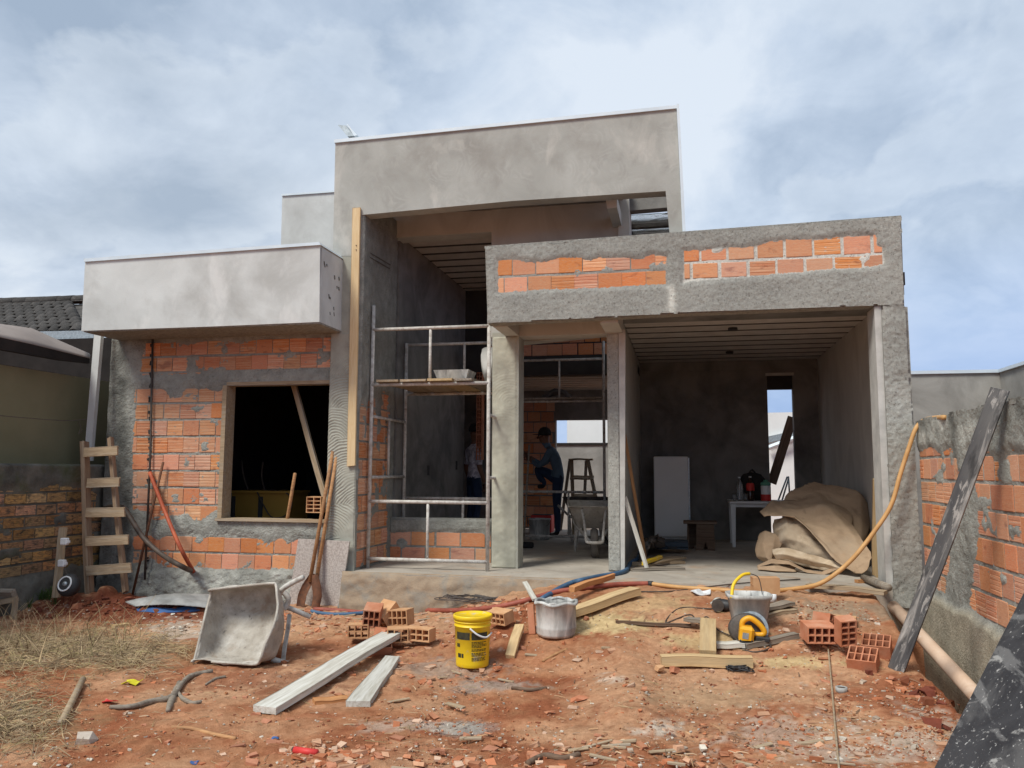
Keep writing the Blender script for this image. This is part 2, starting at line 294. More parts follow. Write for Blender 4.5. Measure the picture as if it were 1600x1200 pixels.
class MB:
    def __init__(s): s.v = []; s.f = []
    def add(s, v, f):
        n = len(s.v); s.v += [Vector(p) for p in v]; s.f += [tuple(i+n for i in q) for q in f]; return s
    def box(s, c, d, R=None, bev=0.):
        c = Vector(c); h = Vector(d)*.5
        if bev:
            b = min(bev, min(h)*.45); v = []; idx = {}
            for sx_ in (-1, 1):
                for sy in (-1, 1):
                    for sz in (-1, 1):
                        for a in range(3):
                            p = Vector((sx_*(h.x-b), sy*(h.y-b), sz*(h.z-b))); p[a] = (sx_, sy, sz)[a]*h[a]; idx[(sx_, sy, sz, a)] = len(v); v.append(p)
            f = []
            for a in range(3):
                o1, o2 = [(1, 2), (2, 0), (0, 1)][a]
                for sg in (-1, 1):
                    q = []
                    for (p, r) in ((-1, -1), (1, -1), (1, 1), (-1, 1)):
                        k = [0, 0, 0]; k[a] = sg; k[o1] = p; k[o2] = r; q.append(idx[(*k, a)])
                    f.append(q if sg > 0 else q[::-1])
                for s1 in (-1, 1):
                    for s2 in (-1, 1):
                        k0 = [0, 0, 0]; k1 = [0, 0, 0]; k0[o1] = k1[o1] = s1; k0[o2] = k1[o2] = s2; k0[a] = -1; k1[a] = 1
                        q = [idx[(*k0, o1)], idx[(*k1, o1)], idx[(*k1, o2)], idx[(*k0, o2)]]
                        f.append(q if s1*s2 > 0 else q[::-1])
            for k in [(x, y, z) for x in (-1, 1) for y in (-1, 1) for z in (-1, 1)]:
                q = [idx[(*k, 0)], idx[(*k, 1)], idx[(*k, 2)]]; f.append(q if k[0]*k[1]*k[2] > 0 else q[::-1])
        else:
            v = [Vector((x*h.x, y*h.y, z*h.z)) for x in (-1, 1) for y in (-1, 1) for z in (-1, 1)]
            f = [(0, 1, 3, 2), (4, 6, 7, 5), (0, 4, 5, 1), (2, 3, 7, 6), (0, 2, 6, 4), (1, 5, 7, 3)]
        if R is not None: v = [R @ p for p in v]
        return s.add([p+c for p in v], f)
    def bb(s, x0, x1, y0, y1, z0, z1, bev=0.): return s.box(((x0+x1)/2, (y0+y1)/2, (z0+z1)/2), (abs(x1-x0), abs(y1-y0), abs(z1-z0)), None, bev)
    def tube(s, pts, r, n=8, caps=True):
        P = [Vector(p) for p in pts]; rs = r if isinstance(r, (list, tuple)) else [r]*len(P); rings = []; nrm = None
        for i, p in enumerate(P):
            t = (P[min(i+1, len(P)-1)]-P[max(i-1, 0)]).normalized()
            if nrm is None: nrm = t.orthogonal().normalized()
            nrm = (nrm-t*nrm.dot(t)); nrm = nrm.normalized() if nrm.length > 1e-6 else t.orthogonal().normalized()
            b = t.cross(nrm); rings.append([p+(nrm*math.cos(2*PI*k/n)+b*math.sin(2*PI*k/n))*rs[i] for k in range(n)])
        v = [q for R_ in rings for q in R_]; f = []
        for i in range(len(P)-1):
            for k in range(n): f.append((i*n+k, i*n+(k+1) % n, (i+1)*n+(k+1) % n, (i+1)*n+k))
        if caps: f += [tuple(range(n))[::-1], tuple((len(P)-1)*n+k for k in range(n))]
        return s.add(v, f)
    def lathe(s, prof, n=32, c=(0, 0, 0), R=None, caps=True, squash=(1, 1)):
        v = []; f = []
        for (r, z) in prof:
            for k in range(n): v.append(Vector((r*math.cos(2*PI*k/n)*squash[0], r*math.sin(2*PI*k/n)*squash[1], z)))
        for i in range(len(prof)-1):
            for k in range(n): f.append((i*n+k, i*n+(k+1) % n, (i+1)*n+(k+1) % n, (i+1)*n+k))
        if caps: f += [tuple(range(n))[::-1], tuple((len(prof)-1)*n+k for k in range(n))]
        if R is not None: v = [R @ p for p in v]
        return s.add([p+Vector(c) for p in v], f)
    def prism(s, poly, ext):
        n = len(poly); ext = Vector(ext); a = [Vector(p) for p in poly]
        nn = Vector()
        for i in range(n): nn += a[i].cross(a[(i+1) % n])
        if nn.dot(ext) > 0: a = a[::-1]
        v = a+[p+ext for p in a]; f = [tuple(range(n)), tuple(range(2*n-1, n-1, -1))]
        f += [(i, n+i, n+(i+1) % n, (i+1) % n) for i in range(n)]
        return s.add(v, f)
    def out(s, name, m, parent=None, M=None, smooth=False): return obj(name, mesh(name, s.v, s.f, m, smooth), parent, M)
def cat(pts, k=8):                        # Catmull-Rom through points
    P = [Vector(p) for p in pts]; o = []
    for i in range(len(P)-1):
        a, b, c, d = P[max(i-1, 0)], P[i], P[i+1], P[min(i+2, len(P)-1)]
        for j in range(k):
            t = j/k; o.append(.5*((2*b)+(c-a)*t+(2*a-5*b+4*c-d)*t*t+(3*b-3*c+d-a)*t**3))
    o.append(P[-1]); return o
def loft(rows, ku=6, kv=6, thick=.012, wob=.0, seed=0, crease=0.):      # smooth sheet through a net of points, with thickness
    def lin(p, k): p = [Vector(q) for q in p]; return [p[i].lerp(p[i+1], j/k) for i in range(len(p)-1) for j in range(k)]+[p[-1]]
    def cur(p, k): return [a.lerp(b, crease) for a, b in zip(cat(p, k), lin(p, k))] if crease else cat(p, k)
    R1 = [cur(r, ku) for r in rows]; cols_ = [cur([r[j] for r in R1], kv) for j in range(len(R1[0]))]
    nu, nv = len(cols_), len(cols_[0]); V = [[cols_[i][j].copy() for j in range(nv)] for i in range(nu)]; top = []; bot = []
    for i in range(nu):
        for j in range(nv):
            du = V[min(i+1, nu-1)][j]-V[max(i-1, 0)][j]; dw = V[i][min(j+1, nv-1)]-V[i][max(j-1, 0)]
            n = du.cross(dw); n = n.normalized() if n.length > 1e-9 else Vector((0, 0, 1)); p = V[i][j]
            if wob and crease: p = p+n*(.5-2.2*abs(float(fbm(p.x*4.2+p.z*2+seed, p.z*3.6-p.x*1.5+p.y*3, 3, seed))))*wob+n*float(fbm(p.x*16, p.z*16+p.y*9, 3, seed))*wob*.22
            elif wob: p = p+n*float(fbm(p.x*9+seed, p.z*9+p.y*7, 4, seed))*wob
            top.append(p+n*thick*.5); bot.append(p-n*thick*.5)
    N = nu*nv; f = []
    for i in range(nu-1):
        for j in range(nv-1):
            a, b, c, d = i*nv+j, (i+1)*nv+j, (i+1)*nv+j+1, i*nv+j+1; f += [(a, b, c, d), (N+a, N+d, N+c, N+b)]
    for i in range(nu-1):
        a, b = i*nv, (i+1)*nv; f.append((a, N+a, N+b, b)); a, b = i*nv+nv-1, (i+1)*nv+nv-1; f.append((a, b, N+b, N+a))
    for j in range(nv-1):
        a, b = j, j+1; f.append((a, b, N+b, N+a)); a, b = (nu-1)*nv+j, (nu-1)*nv+j+1; f.append((a, N+a, N+b, b))
    return top+bot, f
def frame(p0, p1, up=(0, 0, 1)):          # matrix with X along p0->p1, Z near up, origin in the middle
    p0 = Vector(p0); p1 = Vector(p1); x = (p1-p0).normalized(); z = Vector(up)-x*x.dot(Vector(up))
    z = z.normalized() if z.length > 1e-5 else x.orthogonal().normalized(); y = z.cross(x); c = (p0+p1)/2
    return Matrix(((x.x, y.x, z.x, c.x), (x.y, y.y, z.y, c.y), (x.z, y.z, z.z, c.z), (0, 0, 0, 1))), (p1-p0).length
def plank(name, p0, p1, w, t, m, up=(0, 0, 1), parent=None, lift=True, bow=.004, bev=.003, taper=1.):
    p0 = Vector(p0); p1 = Vector(p1)
    M, l = frame(p0, p1, up)
    n = 6; v = []; f = []
    sd_ = random.random()*50
    for i in range(n+1):
        x = (i/n-.5)*l; b = bow*math.sin(i*1.3+sd_)+bow*(1-(2*i/n-1)**2); ww = w*(1+(taper-1)*i/n)*(1+.012*math.sin(i*2.1+sd_))
        e = random.uniform(-.006, .006) if i in (0, n) else 0
        for (a, c) in ((-1, -1), (1, -1), (1, 1), (-1, 1)):
            ex = bev
            v += [Vector((x+e*a, a*ww/2-a*(ex if True else 0), c*t/2+b)), Vector((x+e*a, a*ww/2, c*t/2-c*ex+b))] if a*c > 0 else [Vector((x+e*a, a*ww/2, c*t/2-c*ex+b)), Vector((x+e*a, a*ww/2-a*ex, c*t/2+b))]
    for i in range(n):
        for k in range(8): f.append((i*8+k, i*8+(k+1) % 8, (i+1)*8+(k+1) % 8, (i+1)*8+k))
    f += [tuple(range(8))[::-1], tuple(n*8+k for k in range(8))]
    if lift: M = Matrix.Translation(M.to_3x3() @ Vector((0, 0, t/2))) @ M
    return obj(name, mesh(name, v, f, m), parent, M)
def rod(name, pts, r, m, parent=None, n=8, smooth=True): return MB().tube(pts, r, n).out(name, m, parent, None, smooth)

# sheet of mortar/plaster with real relief: origin O, along U, up Z, outward Nn
def sheet(name, O, U, Nn, u0, u1, v0, v1, res, hf, m, parent, back=.03, hole=None, V=(0, 0, 1)):
    nu = max(2, int((u1-u0)/res)); nv = max(2, int((v1-v0)/res))
    uu, vv = np.meshgrid(np.linspace(u0, u1, nu+1), np.linspace(v0, v1, nv+1), indexing='ij')
    O = np.array(O, float); U = np.array(U, float); Nn = np.array(Nn, float); V = np.array(V, float)
    P0 = O+uu[..., None]*U+vv[..., None]*V; px, py = project(P0)
    h, c = hf(uu, vv, px, py)
    h = h.copy(); h[0, :] = h[-1, :] = -back; h[:, 0] = h[:, -1] = -back
    P = P0+h[..., None]*Nn
    idx = np.arange((nu+1)*(nv+1)).reshape(nu+1, nv+1)
    q = np.stack([idx[:-1, :-1], idx[1:, :-1], idx[1:, 1:], idx[:-1, 1:]], -1).reshape(-1, 4)
    if np.dot(np.cross(U, V), Nn) < 0: q = q[:, ::-1]
    if hole is not None:
        hm = hole(uu, vv, px, py); k = hm[:-1, :-1] | hm[1:, :-1] | hm[1:, 1:] | hm[:-1, 1:]; q = q[~k.reshape(-1)]
    return obj(name, mesh(name, P.reshape(-1, 3), q.tolist(), m, True, None if c is None else c.reshape(-1, 3)), parent)
def ones(x, k=1.): return np.ones(x.shape+(3,))*k

# wall bricks: unit mesh (1 long, front at y=0 facing -y), scaled per brick
def brick_mesh(name, m, grooves):
    prof = []                                           # (z, y)
    if grooves:
        n = 5
        for i in range(n):
            z0 = -.5+i/n; z1 = -.5+(i+1)/n
            prof += [(z0+.016, .035), (z0+.03, 0), (z1-.03, 0), (z1-.016, .035)]
    else: prof = [(-.5, .05), (-.47, 0), (.47, 0), (.5, .05)]
    v = []; f = []; k = len(prof)
    for x in (-.5, .5):
        for (z, y) in prof: v.append((x, y, z))
    for i in range(k-1): f.append((i, k+i, k+i+1, i+1))
    b = len(v); v += [(-.5, 1, -.5), (.5, 1, -.5), (.5, 1, .5), (-.5, 1, .5)]
    f += [(0, b, b+1, k), (k-1, 2*k-1, b+2, b+3), tuple([b]+list(range(0, k))+[b+3]), tuple([b+1, b+2]+list(range(2*k-1, k-1, -1)))]
    return mesh(name, v, f, m)
BM = {('o', 0): brick_mesh('brick_smooth', m_brick, 0), ('o', 1): brick_mesh('brick_grooved', m_brickg, 1),
      ('s', 0): brick_mesh('brick_smooth', m_brick2, 0), ('s', 1): brick_mesh('brick_grooved', m_brickg2, 1),
      ('d', 1): brick_mesh('old_brick', m_brickd, 1)}
def brick_row(parent, O, ang, z0, z1, u0, u1, pitch, off, gap, keep=None, kind='os', groove=.6, depth_=.06, th=None):
    U = Vector((math.cos(ang), math.sin(ang), 0)); Nn = Vector((math.sin(ang), -math.cos(ang), 0)); u = u0-off*pitch; n = 0
    while u < u1-.01:
        a = max(u, u0)+gap/2; b = min(u+pitch, u1)-gap/2; u += pitch*(1+random.uniform(-.03, .03))
        if b-a < .03: continue
        if keep is not None:
            uu, vv = np.meshgrid(np.linspace(a, b, 5), np.linspace(z0, z1, 4))
            P = np.array(O)+uu[..., None]*np.array(U)+vv[..., None]*np.array((0, 0, 1.)); px, py = project(P)
            if not keep(uu, vv, px, py).any(): continue
        k = random.choice(kind); g = 1 if (random.random() < groove or k == 'd') else 0
        c = Vector(O)+U*((a+b)/2)+Vector((0, 0, (z0+z1)/2+random.uniform(-.003, .003)))-Nn*random.uniform(-.003, .003)
        M = Matrix.Translation(c) @ Matrix.Rotation(ang+random.uniform(-.006, .006), 4, 'Z') @ Matrix.Rotation(random.uniform(-.008, .008), 4, 'Y') @ Matrix.Diagonal((b-a, depth_, z1-z0, 1))
        obj('brick', BM[(k, g)], parent, M); n += 1
    return n
def hollow_brick(w=.19, d=.19, h=.09, nx=4, ny=2, wall=.009):        # holes run along y; width x, height z
    xs = [0]; 
    cw = (w-wall*(nx+1))/nx; ch = (h-wall*(ny+1))/ny
    for i in range(nx): xs += [xs[-1]+wall, xs[-1]+wall+cw]
    xs.append(w); zs = [0]
    for i in range(ny): zs += [zs[-1]+wall, zs[-1]+wall+ch]
    zs.append(h); v = []; f = []; nX = len(xs); nZ = len(zs)
    for y in (-d/2, d/2):
        for z in zs:
            for x in xs: v.append((x-w/2, y, z))
    I = lambda s_, i, j: s_*nX*nZ+j*nX+i
    for i in range(nX-1):
        for j in range(nZ-1):
            if i % 2 == 1 and j % 2 == 1:
                a, b, c, e = (I(0, i, j), I(0, i+1, j), I(0, i+1, j+1), I(0, i, j+1)); A, B, C_, E_ = (I(1, i, j), I(1, i+1, j), I(1, i+1, j+1), I(1, i, j+1))
                f += [(a, A, B, b), (b, B, C_, c), (c, C_, E_, e), (e, E_, A, a)]
            else:
                f += [(I(0, i, j), I(0, i+1, j), I(0, i+1, j+1), I(0, i, j+1)), (I(1, i, j+1), I(1, i+1, j+1), I(1, i+1, j), I(1, i, j))]
    for i in range(nX-1): f += [(I(0, i, 0), I(1, i, 0), I(1, i+1, 0), I(0, i+1, 0)), (I(0, i+1, nZ-1), I(1, i+1, nZ-1), I(1, i, nZ-1), I(0, i, nZ-1))]
    for j in range(nZ-1): f += [(I(0, 0, j+1), I(1, 0, j+1), I(1, 0, j), I(0, 0, j)), (I(0, nX-1, j), I(1, nX-1, j), I(1, nX-1, j+1), I(0, nX-1, j+1))]
    return v, f

# ---------------------------------------------------------------- ground
def gz(x, y):
    x = np.asarray(x, float); y = np.asarray(y, float)
    z = -.36+.022*np.clip(y, -12, 0)
    z = z + .035*fbm(x*.9, y*.9, 3, 5)
    ramp = sst(-2.1, -.12, y)*sst(-4.75, -2.9, x)*(1-sst(-.42, -.20, x)); z = z*(1-ramp)+(-.035)*ramp
    # spoil along the left wall, trench along the right wall
    z = z + .11*np.exp(-((y+.42-.05*np.sin(x*3))/.33)**2)*sst(-6.4, -7.0, x)*(1+.5*fbm(x*4, y*4, 3, 9))
    wob = .06*fbm(x*2.5, y*2.5, 3, 21)
    tr = sst(-.42, -.24, x+wob)*sst(-3.6, -2.9, y)*(1-sst(-.12, .0, y)); z = z-.42*tr*(.75+.4*sst(-2.2, -1.2, y))
    z = z + .05*np.exp(-((x+2.62+.12*y)/.22)**2)*sst(-3.4, -2.4, y)*(1-sst(-1.5, -.9, y))
    z = z + .016*fbm(x*5, y*5, 4, 31)*(1-.6*ramp)
    return z
def G(px, py, dz=0.):
    z = -.4
    for _ in range(14):
        p = at(px, py, 'Z', z+dz); z = .4*z+.6*float(gz(p.x, p.y))
    return Vector((p.x, p.y, z+dz))
def GV(px, py):
    px = np.asarray(px, float); py = np.asarray(py, float); d = _f+_r2*((px-800)/FPX)[:, None]+_u2*((600-py)/FPX)[:, None]; z = np.full(px.shape, -.4)
    for _ in range(14):
        P = CAM+d*((z-CAM[2])/d[:, 2])[:, None]; z = .4*z+.6*gz(P[:, 0], P[:, 1])
    P[:, 2] = z; return P
def build_ground():
    res = .026; x0, x1, y0, y1 = -9.4, .9, -6.2, .62
    nx = int((x1-x0)/res); ny = int((y1-y0)/res)
    X, Y = np.meshgrid(np.linspace(x0, x1, nx+1), np.linspace(y0, y1, ny+1), indexing='ij')
    Z = gz(X, Y); d = np.maximum(-Y, 0)
    Z = Z + .010*np.abs(fbm(X*14, Y*14, 3, 41)) + .007*fbm(X*32, Y*32, 2, 43)
    lump = sst(.22, .55, fbm(X*7, Y*7, 4, 47))
    mound = np.exp(-((Y+.42)/.42)**2)*sst(-6.3, -7.0, X)
    Z = Z + lump*(.012+.05*mound)
    Z = Z + .020*(.35-np.abs(fbm(X*3.6, Y*3.6, 3, 101))) + .022*sst(.15, .5, fbm(X*11, Y*11, 4, 103))*sst(-.1, .4, fbm(X*1.3, Y*1.3, 2, 105))
    for rx, w_ in ((-2.05, .16), (-3.35, .18)):            # shallow wheel tracks towards the street
        cxr = rx+.10*np.sin(Y*1.1); Z = Z-.035*np.exp(-((X-cxr)/w_)**2)*sst(-1.2, -2.2, Y)*(.6+.8*np.abs(fbm(X*2, Y*2, 2, 107)))
    cut = Y > .15
    Z = np.where(cut, np.minimum(Z, -.36), Z)
    px, py = project(np.stack([X, Y, Z], -1))
    # colour of the soil itself: red clay, drier tan clay, sawdust, lime dust, spilt cement
    n1 = fbm(X*1.1, Y*1.1, 5, 61); n2 = fbm(X*3.2, Y*3.2, 5, 67); n3 = fbm(X*9, Y*9, 4, 71); n4 = fbm(X*26, Y*26, 3, 73)
    c = np.zeros(X.shape+(3,))
    A = np.array((.43, .188, .094)); B = np.array((.57, .335, .20)); D = np.array((.26, .080, .038))
    t = sst(-.35, .45, n1*.55+n2*.5)[..., None]; c = A*(1-t)+B*t
    t = sst(.05, .45, -n1*.4-n2*.6+.35*n3)[..., None]; c = c*(1-t*.75)+D*t*.75
    def patch(cx, cy, rx, ry, col, amt=.8, rag=.55):
        nonlocal c
        e = np.hypot((px-cx)/rx, (py-cy)/ry)+rag*(n2*.8+n3*.8+.9*n4); w = (amt*sst(1.1, .45, e))[..., None]
        c = c*(1-w)+np.array(col)*w
    MID = (.34, .125, .062)
    SAW = (.66, .50, .27); LIME = (.68, .58, .48); CEM = (.36, .34, .31); RED = (.20, .058, .032); TAN = (.50, .33, .20); STR = (.34, .24, .13)
    patch(200, 948, 260, 34, RED, .95); patch(430, 1060, 160, 30, RED, .5); patch(1490, 1090, 70, 50, RED, .8); patch(1250, 990, 60, 22, RED, .6)
    patch(110, 1018, 230, 36, STR, .55, .9); patch(40, 1140, 110, 36, STR, .4, .9); patch(970, 1080, 90, 90, B, .6)
    patch(1400, 1090, 150, 50, MID, .8); patch(1180, 1120, 200, 40, MID, .6, .9); patch(560, 1010, 120, 22, MID, .7); patch(650, 1170, 160, 26, MID, .6, .9); patch(800, 1020, 80, 20, MID, .5); patch(300, 1060, 120, 26, MID, .5)
    patch(940, 975, 120, 18, SAW, .95); patch(1000, 945, 90, 22, SAW, .5); patch(1120, 1000, 130, 16, SAW, .75); patch(1250, 1035, 100, 10, SAW, .85)
    patch(1300, 955, 110, 24, (.36, .30, .22), .7); patch(1110, 1090, 120, 24, TAN, .8)
    patch(1030, 1138, 48, 15, LIME, .95, .8); patch(1270, 1150, 110, 36, LIME, .45, 1.5); patch(1420, 1160, 80, 28, LIME, .5, 1.5); patch(955, 1060, 30, 10, LIME, .6, .7)
    patch(720, 1138, 60, 13, CEM, .95, .5); patch(690, 1045, 80, 14, CEM, .5, .9); patch(640, 1135, 80, 10, LIME, .5, .9); patch(760, 1072, 60, 9, CEM, .6, .8)
    patch(290, 985, 60, 16, LIME, .7, .9); patch(560, 985, 120, 18, (.55, .30, .17), .6); patch(520, 950, 120, 14, (.56, .31, .19), .7, .7)
    sp = sst(.50, .62, fbm(X*17, Y*17, 3, 83)*.6+fbm(X*1.6, Y*1.6, 3, 89)*.5)[..., None]; c = c*(1-.6*sp)+np.array((.62, .53, .45))*.6*sp
    c = c*(1+.22*n3+.16*fbm(X*24, Y*24, 2, 97))[..., None]
    idx = np.arange((nx+1)*(ny+1)).reshape(nx+1, ny+1)
    q = np.stack([idx[:-1, :-1], idx[1:, :-1], idx[1:, 1:], idx[:-1, 1:]], -1).reshape(-1, 4)
    m = mat('red_clay_soil', (1, 1, 1), (.74, .70, .66), 30, 8, .97, .9, 110, .012, attr=True, spec=.1, layers=[((1.0, .95, .88), 60, .60, .68, .55, None), ((.45, .36, .32), 75, .62, .70, .6, None)])
    o = obj('ground', mesh('ground', np.stack([X, Y, np.clip(Z, -1.2, 1)], -1).reshape(-1, 3), q.tolist(), m, True, np.clip(c, .01, 1).reshape(-1, 3)))
    tag(o, 'red clay building plot strewn with dust and chips', kind='structure')
    b = MB(); b.add([(-400, -400, -1), (400, -400, -1), (400, 400, -1), (-400, 400, -1)], [(0, 1, 2, 3)])
    # street side and the neighbours' ground round the dense sheet, one step lower and carried to the horizon
    for (a, bb_, c0, c1) in ((-60, x0, -60, 60), (x1, 60, -60, 60), (x0, x1, -60, y0), (x0, x1, y1, 60)):
        z = -.5; b.add([(a, c0, z), (bb_, c0, z), (bb_, c1, z), (a, c1, z)], [(0, 1, 2, 3)])
    m2 = mat('far_red_soil', (.40, .165, .078), (.30, .11, .055), .8, 6, .97, .4, 20, .02, spec=.1)
    tag(b.out('terrain', m2), 'red soil beyond the plot reaching the horizon', kind='structure')
build_ground()

# ---------------------------------------------------------------- the house under construction
house = thing('unfinished_house', 'unfinished brick and cement house with flat parapets and a tall central portal', 'house', (-4, 2, 0))
def hp(name, mb, m, smooth=False, parent=None): return mb.out(name, m, parent or house, None, smooth)
def poly_front(pxs, y, d):                # front face from measured corners on plane y, carried d metres back
    return MB().prism([AY(a, b, y) for a, b in pxs], (0, d, 0))
YW = .26                                  # plane of the left facade bricks
XL = -8.42; XP0, XP1 = -5.68, -5.37       # left end of the house; the portal's left pillar
# floor slab
fl = MB(); fl.bb(-5.34, .16, .0, 6.6, -.5, 0.0); hp('floor_slab', fl, m_floor)
def edge_h(uu, vv, px, py):
    h = .03+.02*fbm(uu*3, vv*9, 4, 3)+.015*fbm(uu*14, vv*20, 3, 4)+.05*sst(-.02, -.35, vv)-.02*sst(-.07, -.01, vv)
    return h, None
sheet('slab_edge', (0, 0, 0), (1, 0, 0), (0, -1, 0), -5.42, -2.3, -.46, .012, .02, edge_h, m_slabedge, house)
# ---- left bedroom front wall
wx0, wx1 = AY(352, 700, YW).x, AY(516, 700, YW).x; wz0, wz1 = AY(430, 815, YW).z, AY(430, 601, YW).z
wl = MB()
for a in ((XL, wx0, -.5, 2.7), (wx1, XP0+.02, -.5, 2.7), (wx0, wx1, -.5, wz0), (wx0, wx1, wz1, 2.7)): wl.bb(a[0], a[1], YW+.012, YW+.16, a[2], a[3])
wl.bb(XL+.1, XP0+.02, YW+.012, YW+.16, 2.7, 3.15)
wall_l = hp('front_wall', wl, m_mortar)
EXP = [[(229, 531), (262, 538), (290, 540), (330, 533), (370, 536), (420, 527), (470, 530), (521, 522), (521, 576), (470, 577), (400, 577), (330, 580), (300, 582), (221, 584)],
       [(214, 608), (240, 606), (258, 612), (266, 622), (284, 620), (293, 606), (318, 609), (340, 611), (354, 603), (349, 790), (330, 800), (312, 812), (290, 801), (262, 808), (240, 815), (234, 800), (205, 792), (208, 700)],
       [(208, 838), (232, 836), (246, 850), (262, 838), (300, 831), (316, 842), (338, 838), (352, 830), (386, 840), (408, 843), (420, 852), (438, 838), (452, 850), (470, 842), (510, 848), (506, 888), (470, 892), (420, 887), (340, 889), (300, 884), (262, 888), (236, 872), (208, 880)]]
def exposed(px, py, polys, ja=5., sc=9., seed=0, uu=None, vv=None):
    d = np.full(px.shape, -1e9)
    for p in polys: d = np.maximum(d, polysd(px, py, p))
    return d+ja*(fbm(px/sc, py/sc, 4, seed)+.8*fbm(px/sc*3.3, py/sc*3.3, 4, seed+5, .7))
def left_h(uu, vv, px, py):
    d = exposed(px, py, EXP, 3.4, 7, 3)
    e = sst(-1.5, 1.5, d)
    smear = sst(.16, .48, fbm(uu*5, vv*7, 5, 12, .65))*.013
    th = sst(1, 11, -d); h = (1-e)*((.002+.012*th)+.006*fbm(uu*9, vv*9, 4, 1)*(.4+.6*th)+.003*fbm(uu*40, vv*40, 2, 2)) + e*(-.007+.006*fbm(uu*26, vv*26, 4, 8)+smear)
    pil = sst(183, 178, px); h = h + pil*(.03+.008*fbm(uu*22, vv*8, 4, 6))
    low = sst(888, 896, py+3*fbm(px/12, py/12, 3, 14)); h = h + low*(.02+.05*sst(-.05, -.4, vv)+.03*fbm(uu*11, vv*16, 5, 19))
    c = ones(px, 1.0); st = (sst(206, 186, px+9*fbm(uu*7, vv*7, 4, 22)-.04*(py-520))*(.75+.6*fbm(uu*7, vv*5, 5, 23)))[..., None]
    c = c*(1-.72*np.clip(st, 0, 1)); wet = sst(.1, .5, fbm(uu*2, vv*2, 4, 25))[..., None]; c = c*(1-.18*wet)
    lt = (low*sst(-.2, .5, fbm(uu*4, vv*6, 4, 29)))[..., None]; c = c*(1+.35*lt)
    return h, c
sheet('plaster_coat', (0, YW, 0), (1, 0, 0), (0, -1, 0), XL, XP0+.03, -.5, 2.62, .0125, left_h, m_mortar, wall_l,
      hole=lambda uu, vv, px, py: (uu > wx0+.01) & (uu < wx1-.01) & (vv > wz0+.01) & (vv < wz1-.01))
keepL = lambda uu, vv, px, py: np.maximum.reduce([polysd(px, py, p) for p in EXP]) > -4
tops = [(532, 556), (556, 580.5), (580.5, 604.5), (604.5, 629), (629, 654.7), (654.7, 681), (681, 708), (708, 734.6), (734.6, 761), (761, 788), (788, 814), (836, 861.5), (861.5, 888)]
for i, (a, b) in enumerate(tops):
    za, zb = AY(280, a, YW).z-.017, AY(280, b, YW).z+.004
    x0b = AY(206+(8 if i < 3 else 0), b, YW).x; full = b < 598 or a > 815
    brick_row(wall_l, (0, YW, 0), 0, zb, za, x0b, (XP0-.0 if full else wx0-.01), .198, random.choice((.0, .25, .5, .72)), .008, keepL, 'oos', .75 if i < 11 else .1)
# conduit rod in a chased slot down the facade
chs = MB(); zt_, zb_ = AY(242, 530, YW).z, AY(232, 905, YW-.05).z
xa, xb = AY(241, 530, YW).x, AY(230, 905, YW-.05).x
hp('conduit_rod', MB().tube([(xa, YW-.028, zt_), ((xa+xb)/2, YW-.034, (zt_+zb_)/2), (xb, YW-.09, zb_)], .012, 6), m_dsteel, True)
b = MB()
for i in range(46):
    t = i/45; x = xa+(xb-xa)*t; z = zt_+(zb_-zt_)*t
    if random.random() < .5: b.box((x-.030+random.uniform(-.012, .012), YW-.013, z+random.uniform(-.02, .02)), (random.uniform(.012, .034), .012, random.uniform(.012, .06)), Matrix.Rotation(random.uniform(-.4, .4), 3, 'Y'))
tag(hp('chase_hole_shade', b, m_black), kind='stuff')  # near-black blocks stand for the darkness inside the chased holes
# window frame, sill boards
wf = hp('window_frame', MB().bb(wx0-.005, wx1+.002, YW-.02, YW+.14, wz1, wz1+.035), w_plank)
MB().bb(wx0-.045, wx0+.005, YW-.03, YW+.15, wz0+.03, wz1).out('jamb', w_plank, wf)
MB().bb(wx1+.004, wx1+.03, YW-.008, YW+.15, wz0+.03, wz1).out('jamb', m_light, wf)
MB().bb(wx0-.06, wx1+.02, YW-.05, YW+.16, wz0, wz0+.028).out('sill', w_plank, wf)
# dark bedroom behind the window
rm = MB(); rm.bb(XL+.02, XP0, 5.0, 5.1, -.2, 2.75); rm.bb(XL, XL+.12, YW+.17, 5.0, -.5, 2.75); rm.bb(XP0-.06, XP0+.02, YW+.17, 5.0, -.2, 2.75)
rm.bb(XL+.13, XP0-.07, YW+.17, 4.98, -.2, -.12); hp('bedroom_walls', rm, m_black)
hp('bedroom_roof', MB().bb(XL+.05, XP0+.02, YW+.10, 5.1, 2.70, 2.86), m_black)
# white plastered corner strip at the left end of the house
hp('corner_strip', MB().prism([AY(147, 521, .20), AY(158, 521, .20), AY(141, 720, .20), AY(131, 720, .20)], (0, .05, 0)), m_fascia)
# ---- projecting box over the bedroom window
YB = YW-.60
bx = hp('box_fascia', poly_front([(133, 408), (500, 382), (499, 503), (333, 510), (127, 517)], YB, .58), m_fascia)
bm_ = bx.data
hp('fascia_flashing', MB().prism([AY(131, 404, YB-.02), AY(498, 378, YB-.02), AY(501, 382.5, YB-.02), AY(131, 409, YB-.02)], (0, .62, 0)), m_flash)
hp('soffit_shade_slab', MB().prism([AY(130, 517, YB)+Vector((0, .015, 0)), AY(498, 503.5, YB)+Vector((0, .015, 0)), AY(498, 503.5, YB)+Vector((0, .57, 0)), AY(130, 517, YB)+Vector((0, .57, 0))], (0, 0, -.012)), m_rough)  # thin darker slab added so the underside reads as shaded
def swir(uu, vv, px, py): return .006+.004*fbm(uu*6, vv*6, 4, 7)+.003*fbm(uu*30, vv*30, 2, 9), None
